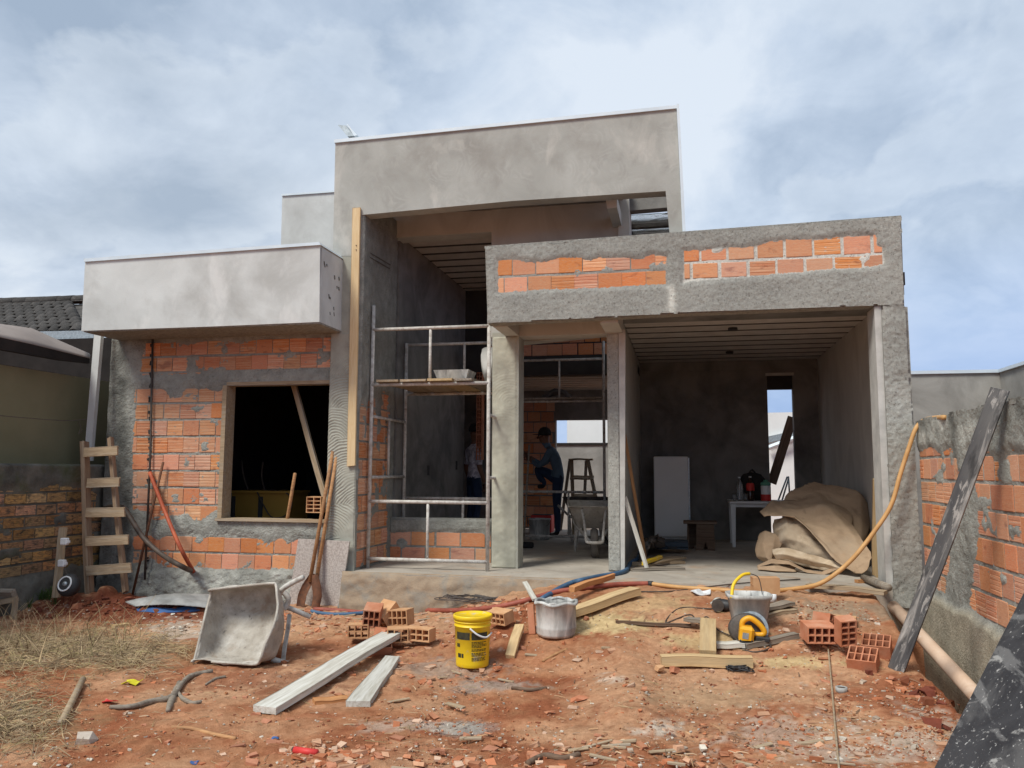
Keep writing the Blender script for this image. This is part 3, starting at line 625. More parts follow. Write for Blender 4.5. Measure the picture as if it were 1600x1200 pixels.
# ragged wet mortar where the box meets the pillar
xs = AY(499, 440, YB).x
def rag_h(uu, vv, px, py):
    e = sst(YW-.06, YW-.015, uu+.03*fbm(uu*9, vv*9, 4, 2)); return .003+.022*e*(.6+.8*np.abs(fbm(uu*15, vv*15, 4, 5))), ones(px)*.8
sheet('mortar_joint', (xs+.003, 0, 0), (0, 1, 0), (1, 0, 0), YB+.02, YW+.05, AY(499, 500, YB).z, AY(499, 386, YB).z, .012, rag_h, m_fascia, house, back=-.001)
b = MB()
for i in range(12):
    y = random.uniform(YB+.08, YW-.1); z = random.uniform(2.62, 3.16); b.box((xs+.008, y, z), (.012, random.uniform(.008, .014), random.uniform(.02, .05)), Matrix.Rotation(.3, 3, 'X'))
tag(hp('plaster_nicks', b, m_mossm), kind='stuff')
# ---- central portal
YP = .2
pil = hp('portal_pillar', MB().prism([AY(520, 400, YP), AY(562, 400, YP), AY(553, 899, YP), AY(516, 945, YP), AY(513, 899, YP)], (0, .16, 0)), m_comb)
hp('portal_pillar_upper', MB().prism([AY(524, 222, YP), AY(562, 220, YP), AY(562, 400.5, YP), AY(520, 400.5, YP)], (0, .16, 0)), m_portal)
hp('portal_beam', MB().prism([AY(562, 219, YP), AY(1057, 168, YP), AY(1063, 297, YP), AY(800, 314, YP), AY(562, 336, YP)], (0, .17, 0)), m_portal)
hp('portal_right_pillar', MB().prism([AY(1040, 298.5, YP), AY(1064, 297, YP), AY(1070, 372, YP), AY(1047, 372, YP)], (0, .17, 0)), m_portal)
hp('portal_flashing', MB().prism([AY(522, 218, YP-.02), AY(1056, 164, YP-.02), AY(1058, 169, YP-.02), AY(522, 223, YP-.02)], (0, .24, 0)), m_flash)
hp('side_flashing', MB().prism([AY(1057, 162, YP-.03), AY(1061, 162, YP-.03), AY(1072, 372, YP-.03), AY(1067, 372, YP-.03)], (0, .25, 0)), m_flash)
def comb_h(uu, vv, px, py):
    cx_ = np.floor(vv/.34); k = _h(cx_.astype(np.int64), cx_.astype(np.int64)*0, 5); ax = -5.52+.5*(k-.5); az = (cx_+.1-.6*k)*.34
    r = np.hypot(uu-ax, (vv-az)*.9)+.02*fbm(uu*6, vv*6, 3, 1); am = sst(-.5, .25, fbm(uu*5, vv*3, 4, 3))
    h = .006+.0045*np.sin(r*2*PI/.026)*am+.004*fbm(uu*12, vv*12, 4, 4)
    top = sst(400, 520, py); edge = sst(.03, .0, np.abs(uu-XP1)); h = h*(.4+.6*top)+.004*edge*fbm(uu*30, vv*30, 3, 6)
    return h, ones(px, 1.)*(1-.12*sst(.1, .5, fbm(uu*3, vv*2, 3, 8)))[..., None]
sheet('combed_coat', (0, YP, 0), (1, 0, 0), (0, -1, 0), XP0-.02, XP1, -.42, 2.5, .0075, comb_h, m_comb, pil)
# mortar splash at the foot of the pillar
sheet('mortar_splash', (0, YP-.02, 0), (1, 0, 0), (0, -1, 0), -5.46, -5.02, -.45, -.01, .014, lambda u, v, px, py: (.03+.16*sst(-.05, -.42, v)*sst(-5.1, -5.3, u)+.03*fbm(u*12, v*12, 4, 3)+.02*np.abs(fbm(u*26, v*26, 3, 5)), ones(px)*.72), m_mortar, pil)
# inner return wall of the portal, bricks below, plaster above
XR = XP1+.015; YR1 = 1.2
rw = hp('return_wall', MB().bb(XP1-.12, XR-.012, YP+.165, YR1+.1, -.02, 4.05), m_mortar)
EXR = [[(556, 640), (566, 632), (574, 640), (580, 620), (590, 626), (600, 612), (606, 616), (604, 900), (548, 905)]]
def ret_h(uu, vv, px, py):
    d = exposed(px, py, EXR, 4, 7, 5); e = sst(-1.5, 1.5, d); sm = sst(.22, .42, fbm(uu*5, vv*5, 4, 12))*.012
    return (1-e)*((.003+.011*sst(0, 7, -d))+.006*fbm(uu*10, vv*10, 4, 1)+.003*fbm(uu*35, vv*35, 2, 3))+e*(-.008+sm), ones(px)*(.82+.2*fbm(uu*2, vv*2, 3, 9))[..., None]
sheet('plaster_coat', (XR, 0, 0), (0, 1, 0), (1, 0, 0), YP+.0, YR1+.06, 0, 4.05, .016, ret_h, m_mortar, rw)
keepR = lambda uu, vv, px, py: np.maximum.reduce([polysd(px, py, p) for p in EXR]) > -3
for i in range(12): brick_row(rw, (XR, 0, 0), PI/2, .02+i*.19, .02+i*.19+.172, YP+.04, YR1-.03, .2, (.5 if i % 2 else .05), .02, keepR, 'os', 1.)
# low wall under the large opening
xlw0, xlw1 = XR, AY(768, 860, YR1).x
lw = hp('low_wall', MB().bb(xlw0, xlw1, YR1+.012, YR1+.14, 0, AY(700, 810, YR1).z), m_mortar)
EXW = [[(590, 832), (770, 830), (770, 880), (590, 882)]]
def low_h(uu, vv, px, py):
    d = exposed(px, py, EXW, 2.5, 8, 15); e = sst(-1.2, 1.2, d); return (1-e)*((.003+.014*sst(0, 5, -d))+.008*fbm(uu*8, vv*12, 4, 1))+e*(-.006+.012*sst(.2, .45, fbm(uu*5, vv*5, 3, 2))), ones(px)*(.85+.2*fbm(uu*3, vv*3, 3, 4))[..., None]
zl = AY(700, 811, YR1).z
sheet('plaster_coat', (0, YR1, 0), (1, 0, 0), (0, -1, 0), xlw0, xlw1, 0, zl, .014, low_h, m_mortar, lw)
for i, (a, b) in enumerate(((832, 853), (856, 879))):
    brick_row(lw, (0, YR1, 0), 0, AY(690, b, YR1).z, AY(690, a, YR1).z, xlw0, xlw1, .295, .4*i+.1, .02, None, 'oos', 0.)
# inner beam, slab over the portal recess, wall behind the garage parapet
hp('inner_beam', poly_front([(606, 337), (772, 328), (772, 362), (606, 372)], YR1, .25), m_gar)
hp('recess_wall', poly_front([(768, 300), (966, 290), (966, 520), (768, 540)], YR1+.004, .2), m_gar)
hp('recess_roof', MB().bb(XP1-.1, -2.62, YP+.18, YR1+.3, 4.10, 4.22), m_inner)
hp('recess_pier', poly_front([(966, 290), (982, 289), (984, 375), (966, 380)], YR1-.05, .4), m_gar)
hp('recess_stub_beam', MB().prism([AY(945, 306, .5), AY(964, 305, .5), AY(964, 324, .5), AY(949, 326, .5)], (0, .75, 0)), m_gar)
hp('rear_lintel', poly_front([(962, 300), (1066, 294), (1066, 322), (962, 331)], YR1+.1, .15), m_inner)
zso = AY(1010, 336, YR1+.26).z
so1 = hp('skylight', MB().bb(-2.62, -2.585, YR1+.26, 3.9, zso-.05, zso+.08).bb(-1.97, -1.94, YR1+.26, 3.9, zso-.05, zso+.08), m_joist)
for k in range(6):
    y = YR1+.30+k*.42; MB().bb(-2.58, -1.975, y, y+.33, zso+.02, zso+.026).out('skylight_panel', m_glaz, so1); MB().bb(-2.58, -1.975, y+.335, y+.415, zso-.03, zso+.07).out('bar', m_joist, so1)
# hall: ceiling with infill and dark joist strips for groove shade, left wall, back upper wall in brick
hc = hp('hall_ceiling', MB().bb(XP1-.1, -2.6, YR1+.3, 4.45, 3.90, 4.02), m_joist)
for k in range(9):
    y = YR1+.34+k*.34; MB().bb(-5.34, -2.72, y, y+.285, 3.885, 3.905).out('infill_row', m_infill, hc); MB().bb(-5.345, -2.715, y+.289, y+.336, 3.878, 3.904).out('joist_shade_strip', m_joist, hc)  # dark joist strips carry the groove shadow in their colour
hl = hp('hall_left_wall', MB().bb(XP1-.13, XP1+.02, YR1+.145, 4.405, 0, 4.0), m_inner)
for (px, py) in ((669, 735), (713, 727)):
    p = AX(px, py, XP1+.02); MB().box((p.x+.002, p.y, p.z), (.012, .07, .13)).out('wall_box', m_black, hl)
YH = 4.4
zb1, zb0 = AY(880, 556, YH).z, AY(880, 586, YH).z
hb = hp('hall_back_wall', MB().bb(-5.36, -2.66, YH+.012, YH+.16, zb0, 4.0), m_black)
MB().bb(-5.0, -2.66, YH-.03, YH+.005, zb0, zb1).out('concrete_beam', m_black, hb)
for i in range(5): brick_row(hb, (0, YH, 0), 0, zb1+.01+i*.195, zb1+.185+i*.195, -5.0, -2.68, .24, (.5 if i % 2 else 0), .012, None, 'os', 0.)
lc = hp('rear_ceiling', MB().bb(-6.5, -2.66, YH+.17, 6.75, zb0+.03, zb0+.16), m_joist)
for k in range(7): MB().bb(-6.4, -2.7, YH+.25+k*.32, YH+.49+k*.32, zb0-.005, zb0+.035).out('infill_row', m_whsp if k > 20 else m_gar, lc)
# rear wall with a wide opening to the yard
YK = 6.7
ox0, ox1 = AY(868, 700, YK).x, -2.72; oz = AY(900, 656, YK).z
kb = MB(); kb.bb(-6.6, ox0, YK+.012, YK+.16, 0, zb0+.03); kb.bb(ox0, ox1+.06, YK+.012, YK+.16, oz, zb0+.03)
kw = hp('rear_wall', kb, m_inner)
for i in range(12): brick_row(kw, (0, YK, 0), 0, .03+i*.19, .03+i*.19+.17, ox0-1.0, ox0-.01, .24, (.5 if i % 2 else 0), .012, None, 'os', .3)
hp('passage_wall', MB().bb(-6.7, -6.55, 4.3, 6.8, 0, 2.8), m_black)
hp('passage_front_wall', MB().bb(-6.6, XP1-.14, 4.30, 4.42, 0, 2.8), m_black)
b = MB(); x0_ = AY(744, 600, 4.3).x
for i in range(7): 
    v, f = hollow_brick(.09, .14, .19, 2, 3); b.add([Vector(p)+Vector((x0_+.05, 4.38, 1.2+i*.195)) for p in v], f)
hp('toothed_brick_edge', b, m_loose)
# ---- garage box in front on the right
pw = AY(1376, 600, 0).x
par = hp('garage_parapet', MB().prism([AY(758, 388, .012), AY(1408, 339, .012), AY(1413, 480, .012), AY(1368, 478, .012), AY(1068, 490, .012), AY(762, 506, .012)], (0, .15, 0)), m_rough)
EXG = [[(778, 407), (804, 404), (822, 409), (850, 409), (872, 404), (902, 403), (922, 408), (936, 402), (974, 403), (998, 405), (1020, 397), (1042, 401), (1040, 443), (1000, 446), (940, 449), (880, 451), (838, 452), (820, 455), (779, 457)],
       [(1068, 392), (1100, 391), (1130, 387), (1165, 388), (1205, 377), (1230, 376), (1262, 375), (1300, 372), (1330, 369), (1368, 368), (1369, 384), (1379, 388), (1381, 413), (1350, 418), (1290, 421), (1230, 427), (1180, 431), (1130, 435), (1068, 441)]]
def par_h(uu, vv, px, py):
    d = exposed(px, py, EXG, 1.9, 5, 33); e = sst(-1., 1.2, d)
    sm = .008*sst(.34, .55, fbm(uu*6, vv*6, 4, 3))
    th = sst(0, 8, -d); h = (1-e)*((.003+.013*th)+(.005*fbm(uu*22, vv*22, 4, 1)+.006*fbm(uu*60, vv*60, 3, 2)+.006*fbm(uu*3, vv*3, 2, 5))*(.35+.65*th))+e*(-.005+.003*fbm(uu*30, vv*30, 2, 6)+sm)
    c = .92+.16*fbm(uu*2.2, vv*2.2, 4, 9); c = ones(px)*c[..., None]
    drip = np.exp(-((px-1049-2*fbm(px*0, py/6, 3, 3))/5.5)**2)*sst(442, 452, py)*sst(494, 480, py); c = c+np.clip(drip, 0, 1)[..., None]*np.array((.9, .9, .88))
    jt = (e*sst(1035, 1075, px))[..., None]; c = c*(1+.9*jt)
    return h, np.clip(c, .2, 3)
m_roughA = mat('rough_spatter_cement', (.45, .445, .405), (.33, .325, .295), 44, 8, .95, 1., 150, .014, attr=True, layers=[((.54, .53, .48), 2.0, .5, .7, .5, None), ((.13, .125, .11), 55, .57, .66, .75, None), ((.66, .65, .60), 70, .60, .68, .6, None)])
tl, tr_ = AY(758, 388, 0), AY(1408, 339, 0); bl, br = AY(762, 506, 0), AY(1413, 478, 0)
PO = [(758, 387), (1408, 338), (1413, 479), (1368, 478), (1068, 490), (762, 506)]
sheet('spatter_coat', (0, 0, 0), (1, 0, 0), (0, -1, 0), tl.x-.03, .05, 2.45, 3.42, .0125, par_h, m_roughA, par,
      hole=lambda uu, vv, px, py: polysd(px, py, PO)+1.6*fbm(px/9, py/9, 3, 4) < 0)
keepG = lambda uu, vv, px, py: np.maximum.reduce([polysd(px, py, p) for p in EXG]) > -2
for (xa_, xb_, refx, rows) in ((777, 1042, 900, ((399, 425.5), (427, 453))), (1067, 1381, 1200, ((371, 403), (405, 430)))):
    for i, (a, b) in enumerate(rows):
        brick_row(par, (0, 0, 0), 0, AY(refx, b, 0).z, AY(refx, a, 0).z-.012, AY(xa_, 420, 0).x, AY(xb_, 400, 0).x, .238 if refx < 1000 else .258, .35*i+.35, .008 if refx < 1000 else .028, keepG, 'oos', .15)
hp('parapet_cap', MB().prism([AY(757, 384.5, 0), AY(1408, 336.5, 0), AY(1408, 339.5, 0), AY(757, 388.5, 0)], (0, .2, 0)), m_rough)
gp = hp('garage_pillar', MB().prism([AY(1376, 478.5, .012), AY(1418, 479.5, .012), AY(1442, 935, .012), AY(1395, 945, .012)], (0, .3, 0)), m_rough)
def pil_h(uu, vv, px, py):
    return .014+.010*fbm(uu*20, vv*20, 4, 1)+.008*fbm(uu*55, vv*55, 3, 2)+.012*fbm(uu*3, vv*3, 3, 7)+.02*sst(.0, -.35, vv), ones(px)*(.95+.25*fbm(uu*3, vv*2, 4, 8))[..., None]
PP = [(1376, 476), (1413, 476), (1416, 482), (1419, 560), (1426, 640), (1441, 880), (1444, 950), (1395, 950)]
sheet('spatter_coat', (0, 0, 0), (1, 0, 0), (0, -1, 0), pw-.03, .12, -.42, 2.56, .0125, pil_h, m_roughA, gp, hole=lambda uu, vv, px, py: polysd(px, py, PP)+1.5*fbm(px/8, py/8, 3, 14) < 0)
hp('pillar_inner_edge', MB().prism([AY(1366, 479, .008), AY(1376.5, 478, .008), AY(1396, 918, .008), AY(1385, 917, .008)], (0, .3, 0)), m_light)
# columns, beams and slab of the carport
c1 = hp('front_column', MB().prism([AY(769, 520, .75), AY(811, 520, .75), AY(809, 889, .75), AY(768, 887, .75)], (0, .28, 0)), m_comb)
def c1_h(uu, vv, px, py):
    cx_ = np.floor(vv/.42).astype(np.int64); k = _h(cx_, cx_*0, 15); r = np.hypot(uu+3.9-.3*(k-.5), vv-(cx_+.2)*.42)
    return .012+.0028*np.sin(r*2*PI/.03)*sst(1.2, 1.9, vv)*sst(2.4, 2.0, vv)+.006*fbm(uu*7, vv*5, 4, 1)+.004*fbm(uu*26, vv*26, 3, 2)-.012*sst(.012, .0, np.minimum(uu+4.055, -3.76-uu)), (ones(px)*1.25*(.95+.25*fbm(uu*3, vv*1.4, 4, 8))[..., None])*np.array((1., .985, .93))
sheet('plaster_coat', (0, .75, 0), (1, 0, 0), (0, -1, 0), AY(769, 700, .75).x, AY(810, 700, .75).x, 0, 2.5, .011, c1_h, m_comb, c1, back=.004)
c2 = hp('second_column', MB().prism([AY(948, 515, .75), AY(976, 515, .75), AY(975, 893, .75), AY(953, 892, .75)], (0, .2, 0)), m_gar)
sheet('plaster_coat', (0, .75, 0), (1, 0, 0), (0, -1, 0), AY(949, 700, .75).x, AY(969, 700, .75).x, 0, 2.5, .011, lambda u, v, px, py: (.012+.007*fbm(u*16, v*16, 4, 1)+.006*fbm(u*40, v*40, 3, 2), ones(px)*(1.15*(1+.25*fbm(u*4, v*2, 4, 8)))[..., None]), m_roughA, c2)
hp('column_edge_mortar', MB().prism([AY(967, 520, .738), AY(977, 520, .738), AY(976, 893, .738), AY(970, 893, .738)], (0, .012, 0)), m_light)
zcb = AY(880, 523, .75).z
hp('carport_beam', MB().bb(-4.06, -2.62, .76, 1.0, zcb, 2.68), m_gar)
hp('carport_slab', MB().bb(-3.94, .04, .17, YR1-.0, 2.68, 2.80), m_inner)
for (a, bq) in ((770, 792), (935, 962)):
    p, q = AY(a, 506, .17), AY(bq, 506, .17); w_ = .2
    x_ = AY((780 if a < 900 else 955), 515, .75).x
    hp('cantilever_beam', MB().bb(x_+(.07 if a < 900 else -.06), x_+(.22 if a < 900 else .12), .165, .755, zcb-.0+.004, 2.675), m_gar)
# garage interior
YG = 5.1; gx0, gx1 = -2.66, .02; gcz = AY(1140, 563, YG).z
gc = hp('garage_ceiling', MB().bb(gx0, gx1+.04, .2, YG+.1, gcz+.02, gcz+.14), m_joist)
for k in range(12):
    y = .24+k*.41; MB().bb(gx0+.01, gx1-.005, y, y+.36, gcz-.012, gcz+.025).out('infill_row', m_infill, gc); MB().bb(gx0+.006, gx1-.003, y+.364, y+.406, gcz-.017, gcz+.024).out('joist_shade_strip', m_joist, gc)  # groove shadows of the ceiling put into the dark joist strips
for (px, py) in ((1145, 512), (1140, 549)):
    p = AZ(px, py, gcz-.012); MB().lathe([(.055, -.03), (.055, .02)], 8, p).out('ceiling_box', m_blk, gc)
hp('garage_left_wall', MB().bb(gx0-.09, gx0, .955, YG, 0, gcz+.02), m_gar)
hp('garage_right_wall', MB().bb(gx1+.0, gx1+.05, .31, YG+.1, -.2, gcz+.02), m_garR)
dx0, dx1 = AY(1200, 650, YG).x, AY(1240, 650, YG).x; dz = AY(1220, 608, YG).z; dzt = AY(1220, 584, YG).z
gb = MB(); gb.bb(gx0, dx0, YG, YG+.14, 0, gcz+.02); gb.bb(dx1, gx1, YG, YG+.14, 0, gcz+.02); gb.bb(dx0, dx1, YG, YG+.14, dzt, gcz+.02)
hp('garage_back_wall', gb, m_inner)
hp('back_beam', MB().bb(gx0, gx1, YG-.03, YG-.004, AY(1140, 579, YG).z, gcz-.02), m_inner)
hp('door_transom', MB().bb(dx0, dx1, YG+.05, YG+.12, dz, dzt), m_black)
hp('door_head', MB().bb(dx0-.02, dx1+.02, YG-.012, YG+.0, dzt-.03, dzt+.015), m_light)
# rear block and roof bits
hp('rear_block', poly_front([(441, 305), (523, 299), (523, 420), (438, 420)], 2.2, 3.0), m_fascia)
hp('rear_flashing', MB().prism([AY(440, 303, 2.18), AY(523, 297.5, 2.18), AY(523, 300, 2.18), AY(440, 306, 2.18)], (0, 3, 0)), m_flash)
p = AY(541, 207, .35)
Rk = Matrix.Rotation(-.5, 3, 'Y') @ Matrix.Rotation(.5, 3, 'X')
fp = thing('roof_plate', 'small tilted grey metal plate on the top left corner of the tall portal', 'metal plate', AY(545, 214, .35))
MB().prism([AY(528, 195, .35), AY(541, 196, .35), AY(553, 212, .35), AY(543, 213, .35)], (0, .12, 0)).out('plate', m_galv, fp)
MB().prism([AY(541, 193, .345), AY(543, 194, .345), AY(558, 211, .345), AY(553, 212.5, .345)], (0, .14, 0)).out('rim', m_flash, fp)

# ---------------------------------------------------------------- right boundary wall
XB = .05
bw = thing('boundary_wall', 'rough brick and cement boundary wall on the right of the plot', 'wall', (XB, -2, -.4))
ztop = 1.51
bwl = MB().bb(XB+.012, XB+.15, -5.0, -.002, -.9, ztop-.03).out('wall', m_mortar, bw)
EXB = [[(1436, 706), (1452, 700), (1470, 708), (1486, 700), (1494, 720), (1496, 770), (1493, 800), (1486, 830), (1482, 880), (1476, 926), (1440, 908)],
       [(1518, 704), (1534, 700), (1552, 716), (1566, 722), (1582, 702), (1600, 708), (1700, 720), (1700, 1040), (1600, 1012), (1560, 994), (1524, 970), (1516, 940), (1522, 880), (1530, 830), (1526, 770), (1520, 740)]]
def bw_h(uu, vv, px, py):
    d = exposed(px, py, EXB, 3.5, 9, 43); e = sst(-2, 2, d); sm = .012*sst(.30, .52, fbm(uu*5, vv*6, 4, 3))
    fnd = sst(.02, -.05, vv+.05*fbm(uu*4, vv*4, 3, 9)+.00*uu)
    th = sst(1, 13, -d); h = (1-e)*((.003+.014*th)+(.010*fbm(uu*14, vv*14, 4, 1)+.006*fbm(uu*45, vv*45, 3, 2))*(.4+.6*th))+e*(-.006+.004*fbm(uu*25, vv*25, 3, 6)+sm)
    h = h*(1-fnd)+fnd*(.05+.01*fbm(uu*4, vv*4, 4, 12))
    c = ones(px)*(.95+.35*fbm(uu*2.5, vv*3, 5, 8))[..., None]; c = c*(1+.5*sst(1.15, 1.35, vv)*sst(-.1, .3, fbm(uu*4, vv*6, 3, 5)))[..., None]
    c = c*(1-.45*(sst(.1, .4, fbm(uu*3, vv*2, 4, 55))*sst(1.0, 1.2, vv))[..., None])
    c = c*(1-fnd[..., None])+fnd[..., None]*np.array((1.25, 1.12, .95))*(1+.2*fbm(uu*3, vv*3, 4, 2))[..., None]
    return h, np.clip(c, .2, 2.5)
sheet('spatter_coat', (XB, 0, 0), (0, 1, 0), (-1, 0, 0), -4.6, 0, -.9, ztop+.05, .0145, bw_h, m_mortar, bwl, hole=lambda uu, vv, px, py: vv > ztop-.005+.025*fbm(uu*5, uu*0, 4, 3))
keepB = lambda uu, vv, px, py: np.maximum.reduce([polysd(px, py, p) for p in EXB]) > -4
for i in range(7): brick_row(bwl, (XB, 0, 0), -PI/2, .02+i*.192, .02+i*.192+.168, .02, 4.4, .205, (.5 if i % 2 else 0), .02, keepB, 'oos', .35)
MB().bb(XB-.015, XB+.16, -4.9, -.01, ztop-.045, ztop-.02).out('wall_top', m_rough, bw)
# grey neighbour parapet beyond it
nb = thing('neighbour_parapet', 'grey plastered building with white metal edging beyond the right boundary wall', 'building', (3, 6, 0))
xc = AY(1562, 590, 4.0)
MB().prism([AY(1400, 584, 4), AY(1562, 581, 4), Vector((xc.x, 4, -.4)), Vector((AY(1400, 584, 4).x, 4, -.4))], (0, .2, 0)).out('back_wall', m_bgw, nb)
MB().prism([Vector((xc.x, 4, -.4)), AY(1562, 581, 4), AX(1640, 556, xc.x), Vector((xc.x, AX(1640, 556, xc.x).y, -.4))], (.2, 0, 0)).out('side_wall', m_bgw, nb)
MB().prism([AY(1400, 580, 3.97), AY(1563, 577, 3.97), AY(1563, 582, 3.97), AY(1400, 585, 3.97)], (0, .25, 0)).out('edging', m_flash, nb)
MB().prism([AX(1560, 577, xc.x-.03), AX(1640, 551, xc.x-.03), AX(1640, 557, xc.x-.03), AX(1560, 582, xc.x-.03)], (.25, 0, 0)).out('edging', m_flash, nb)

# ---------------------------------------------------------------- left neighbour
XN = -8.47
lw2 = thing('mossy_wall', 'low mossy dark brick boundary wall at the left edge', 'wall', (XN, -1, -.4))
zt2 = 1.075
mw = MB().bb(XN-.15, XN-.012, -2.6, .35, -.6, zt2).out('wall', m_mossm, lw2)
def moss_h(uu, vv, px, py):
    e = sst(-.06, .12, .86-vv+.12*fbm(uu*3, vv*5, 4, 3))*sst(-.10, .06, vv+.02+.1*fbm(uu*4, vv*4, 3, 7)); return (1-e)*(.012+.01*fbm(uu*10, vv*10, 4, 1))+e*(-.012+.02*sst(.15, .4, fbm(uu*3, vv*5, 4, 2))), None
sheet('render_coat', (XN, 0, 0), (0, 1, 0), (1, 0, 0), -2.4, .3, -.5, zt2+.01, .017, moss_h, m_mossm, mw)
for i in range(8): brick_row(mw, (XN, 0, 0), PI/2, -.02+i*.118, -.02+i*.118+.098, -2.4, .3, .27, (.5 if i % 2 else .05), .018, None, 'd', 1.)
nh = thing('neighbour_house', 'low olive house with dark tiled roof and awning at the left edge', 'house', (-10, 3, 0))
XO = -8.95
zo_ = AX(60, 579, XO).z
MB().bb(-13, XO, -4.2, .9, -.5, zo_).out('side_wall', m_olive, nh)
MB().bb(-13, -9.5, -4.2, .9, zo_+.003, 2.2).out('awning_shade_panel', m_black, nh)  # black panel: the shade beneath the awning put into its colour
MB().bb(-14, -8.75, 3.0, 3.2, -.5, AY(60, 531, 3.0).z).out('front_wall', m_awnd, nh)  # near-black in place of olive: darkness below the gutter put into the colour
tp_ = [AX(-900, 300, -9.15), AX(-60, 500, -9.15), AX(0, 507, -9.15), AX(50, 514, -9.12), AX(95, 534, -9.0), AX(139, 553, -8.8)]  # first point carries the awning out of view, to shade the wall below
lo_ = [AX(-900, 310, -8.72), AX(-60, 514, -8.72), AX(0, 527, -8.72), AX(50, 538, -8.72), AX(95, 549, -8.72), AX(140, 560, -8.72)]
bk_ = [p_+Vector((-1.6, 0, .12)) for p_ in tp_]
v, f = loft([bk_, tp_, lo_], 4, 4, .015, 0, 0, .9)
obj('awning', mesh('awning', v, f, m_awn, True), nh)
MB().prism(lo_+[AX(140, 568, -8.72), AX(95, 563, -8.72), AX(50, 555, -8.72), AX(0, 546, -8.72), AX(-60, 534, -8.72), AX(-900, 330, -8.72)], (-.05, 0, 0)).out('awning_trim', m_awnd, nh)
# tiled roof facing us: eave line low, ridge behind
e0, e1 = AY(-40, 520, 3.4), AY(140, 515, 3.4); r0, r1 = AY(-40, 476, 4.9), AY(140, 470, 4.9)
rf = MB().prism([e0+Vector((0, 0, -.06)), e1+Vector((0, 0, -.06)), r1+Vector((0, 0, -.06)), r0+Vector((0, 0, -.06))], (0, 0, -.05)).out('roof', m_tile, nh)
tv = []; tf = []
for j in range(2):
    for k in range(9):
        a = PI*k/8; tv.append((-.5*math.cos(a), j-.5, .5*math.sin(a)))
for k in range(8): tf.append((k, 9+k, 10+k, k+1))
tv += [(x, y, z-.12) for (x, y, z) in tv]; tf += [(18+k+1, 18+10+k, 18+9+k, 18+k) for k in range(8)]+[(k, k+1, 18+k+1, 18+k) for k in range(8)]
tme = mesh('roof_tile', tv, tf, m_tile, True)
ux = (e1-e0).normalized(); up_ = (r0-e0); nrow = 9; ncol = int((e1-e0).length/.21)
for i in range(nrow):
    for j in range(ncol):
        c = e0+ux*(.21*(j+.5))+up_*((i+.5)/nrow); yv = up_.normalized(); zv = ux.cross(yv)
        M = Matrix(((ux.x*.18, yv.x*up_.length/nrow*1.15, zv.x*.2, c.x), (ux.y*.18, yv.y*up_.length/nrow*1.15, zv.y*.2, c.y), (ux.z*.18, yv.z*up_.length/nrow*1.15, zv.z*.2, c.z+random.uniform(-.006, .006)-.03), (0, 0, 0, 1)))
        obj('roof_tile', tme, rf, M @ Matrix.Rotation(.05, 4, 'X'))
for j in range(8):
    c = r0+(r1-r0)*((j+.5)/8); dx = (r1-r0)/8
    M = Matrix.Translation(c+Vector((0, 0, .0))) @ Matrix.Rotation(PI/2+random.uniform(-.04, .04), 4, 'Z') @ Matrix.Diagonal((.26, dx.length*1.12, .22, 1))
    obj('ridge_tile', tme, rf, M)
gt = MB(); 
for (a, b_, y) in ((517, 527, 3.3), (526, 534, 3.28)): gt.prism([AY(-40, a+3, y), AY(146, a-1, y), AY(146, b_-1, y), AY(-40, b_+3, y)], (0, .12, 0))
gt.out('gutter', m_galv, nh)
# wires over the wall
wr = thing('barbed_wire', 'thin wire strung above the mossy wall at the left edge', 'wire', AX(60, 656, -8.5))
MB().tube(cat([AX(-30, 646, -8.5), AX(30, 652, -8.5), AX(100, 657, -8.5), AX(136, 655, -8.5)], 6), .004, 5).out('strand', m_wire, wr)
MB().tube(cat([AX(122, 658, -8.5), AX(126, 668, -8.5), AX(123, 678, -8.5), AX(129, 672, -8.5)], 6), .003, 5).out('loose_end', m_wire, wr)
# yard beyond the rear openings
yd = thing('white_yard_building', 'white painted building seen through the rear opening of the hall', 'building', (-3, 12, 0))
MB().prism([AY(886, 657, 12), AY(1000, 640, 12), AY(1000, 700, 12), AY(886, 697, 12)], (0, 1, 0)).out('wall', m_white, yd)
yw = thing('yard_wall', 'grey plastered yard wall seen through the rear opening of the hall', 'wall', (-3, 11, 0))
MB().bb(-7, -1.2, 10.9, 11.05, -.6, AY(900, 696, 10.9).z).out('wall', m_bgw, yw)
MB().bb(-7, -1.2, 10.87, 11.08, AY(900, 696, 10.9).z-.0, AY(900, 692, 10.9).z).out('coping', m_awnd, yw)
ow = thing('white_side_wall', 'white wall and metal roof seen through the garage back door', 'building', (0, 10, 0))
MB().prism([AY(1190, 645, 9.5), AY(1300, 643, 9.5), AY(1300, 860, 9.5), AY(1190, 860, 9.5)], (0, .2, 0)).out('wall', m_white, ow)
MB().prism([AY(1200, 682, 9.4), AY(1245, 672, 9.4), AY(1245, 681, 9.4), AY(1200, 692, 9.4)], (0, .09, .0)).out('metal_roof', m_galv, ow)
MB().tube([AY(1200, 700, 9.35), AY(1245, 683, 9.35)], .05, 8).out('roof_pipe', m_flash, ow)

# ---------------------------------------------------------------- things on the site
def single(o, label, cat_, group=None): return tag(o, label, cat_, group)
def P_(px, py, z): return AZ(px, py, z)
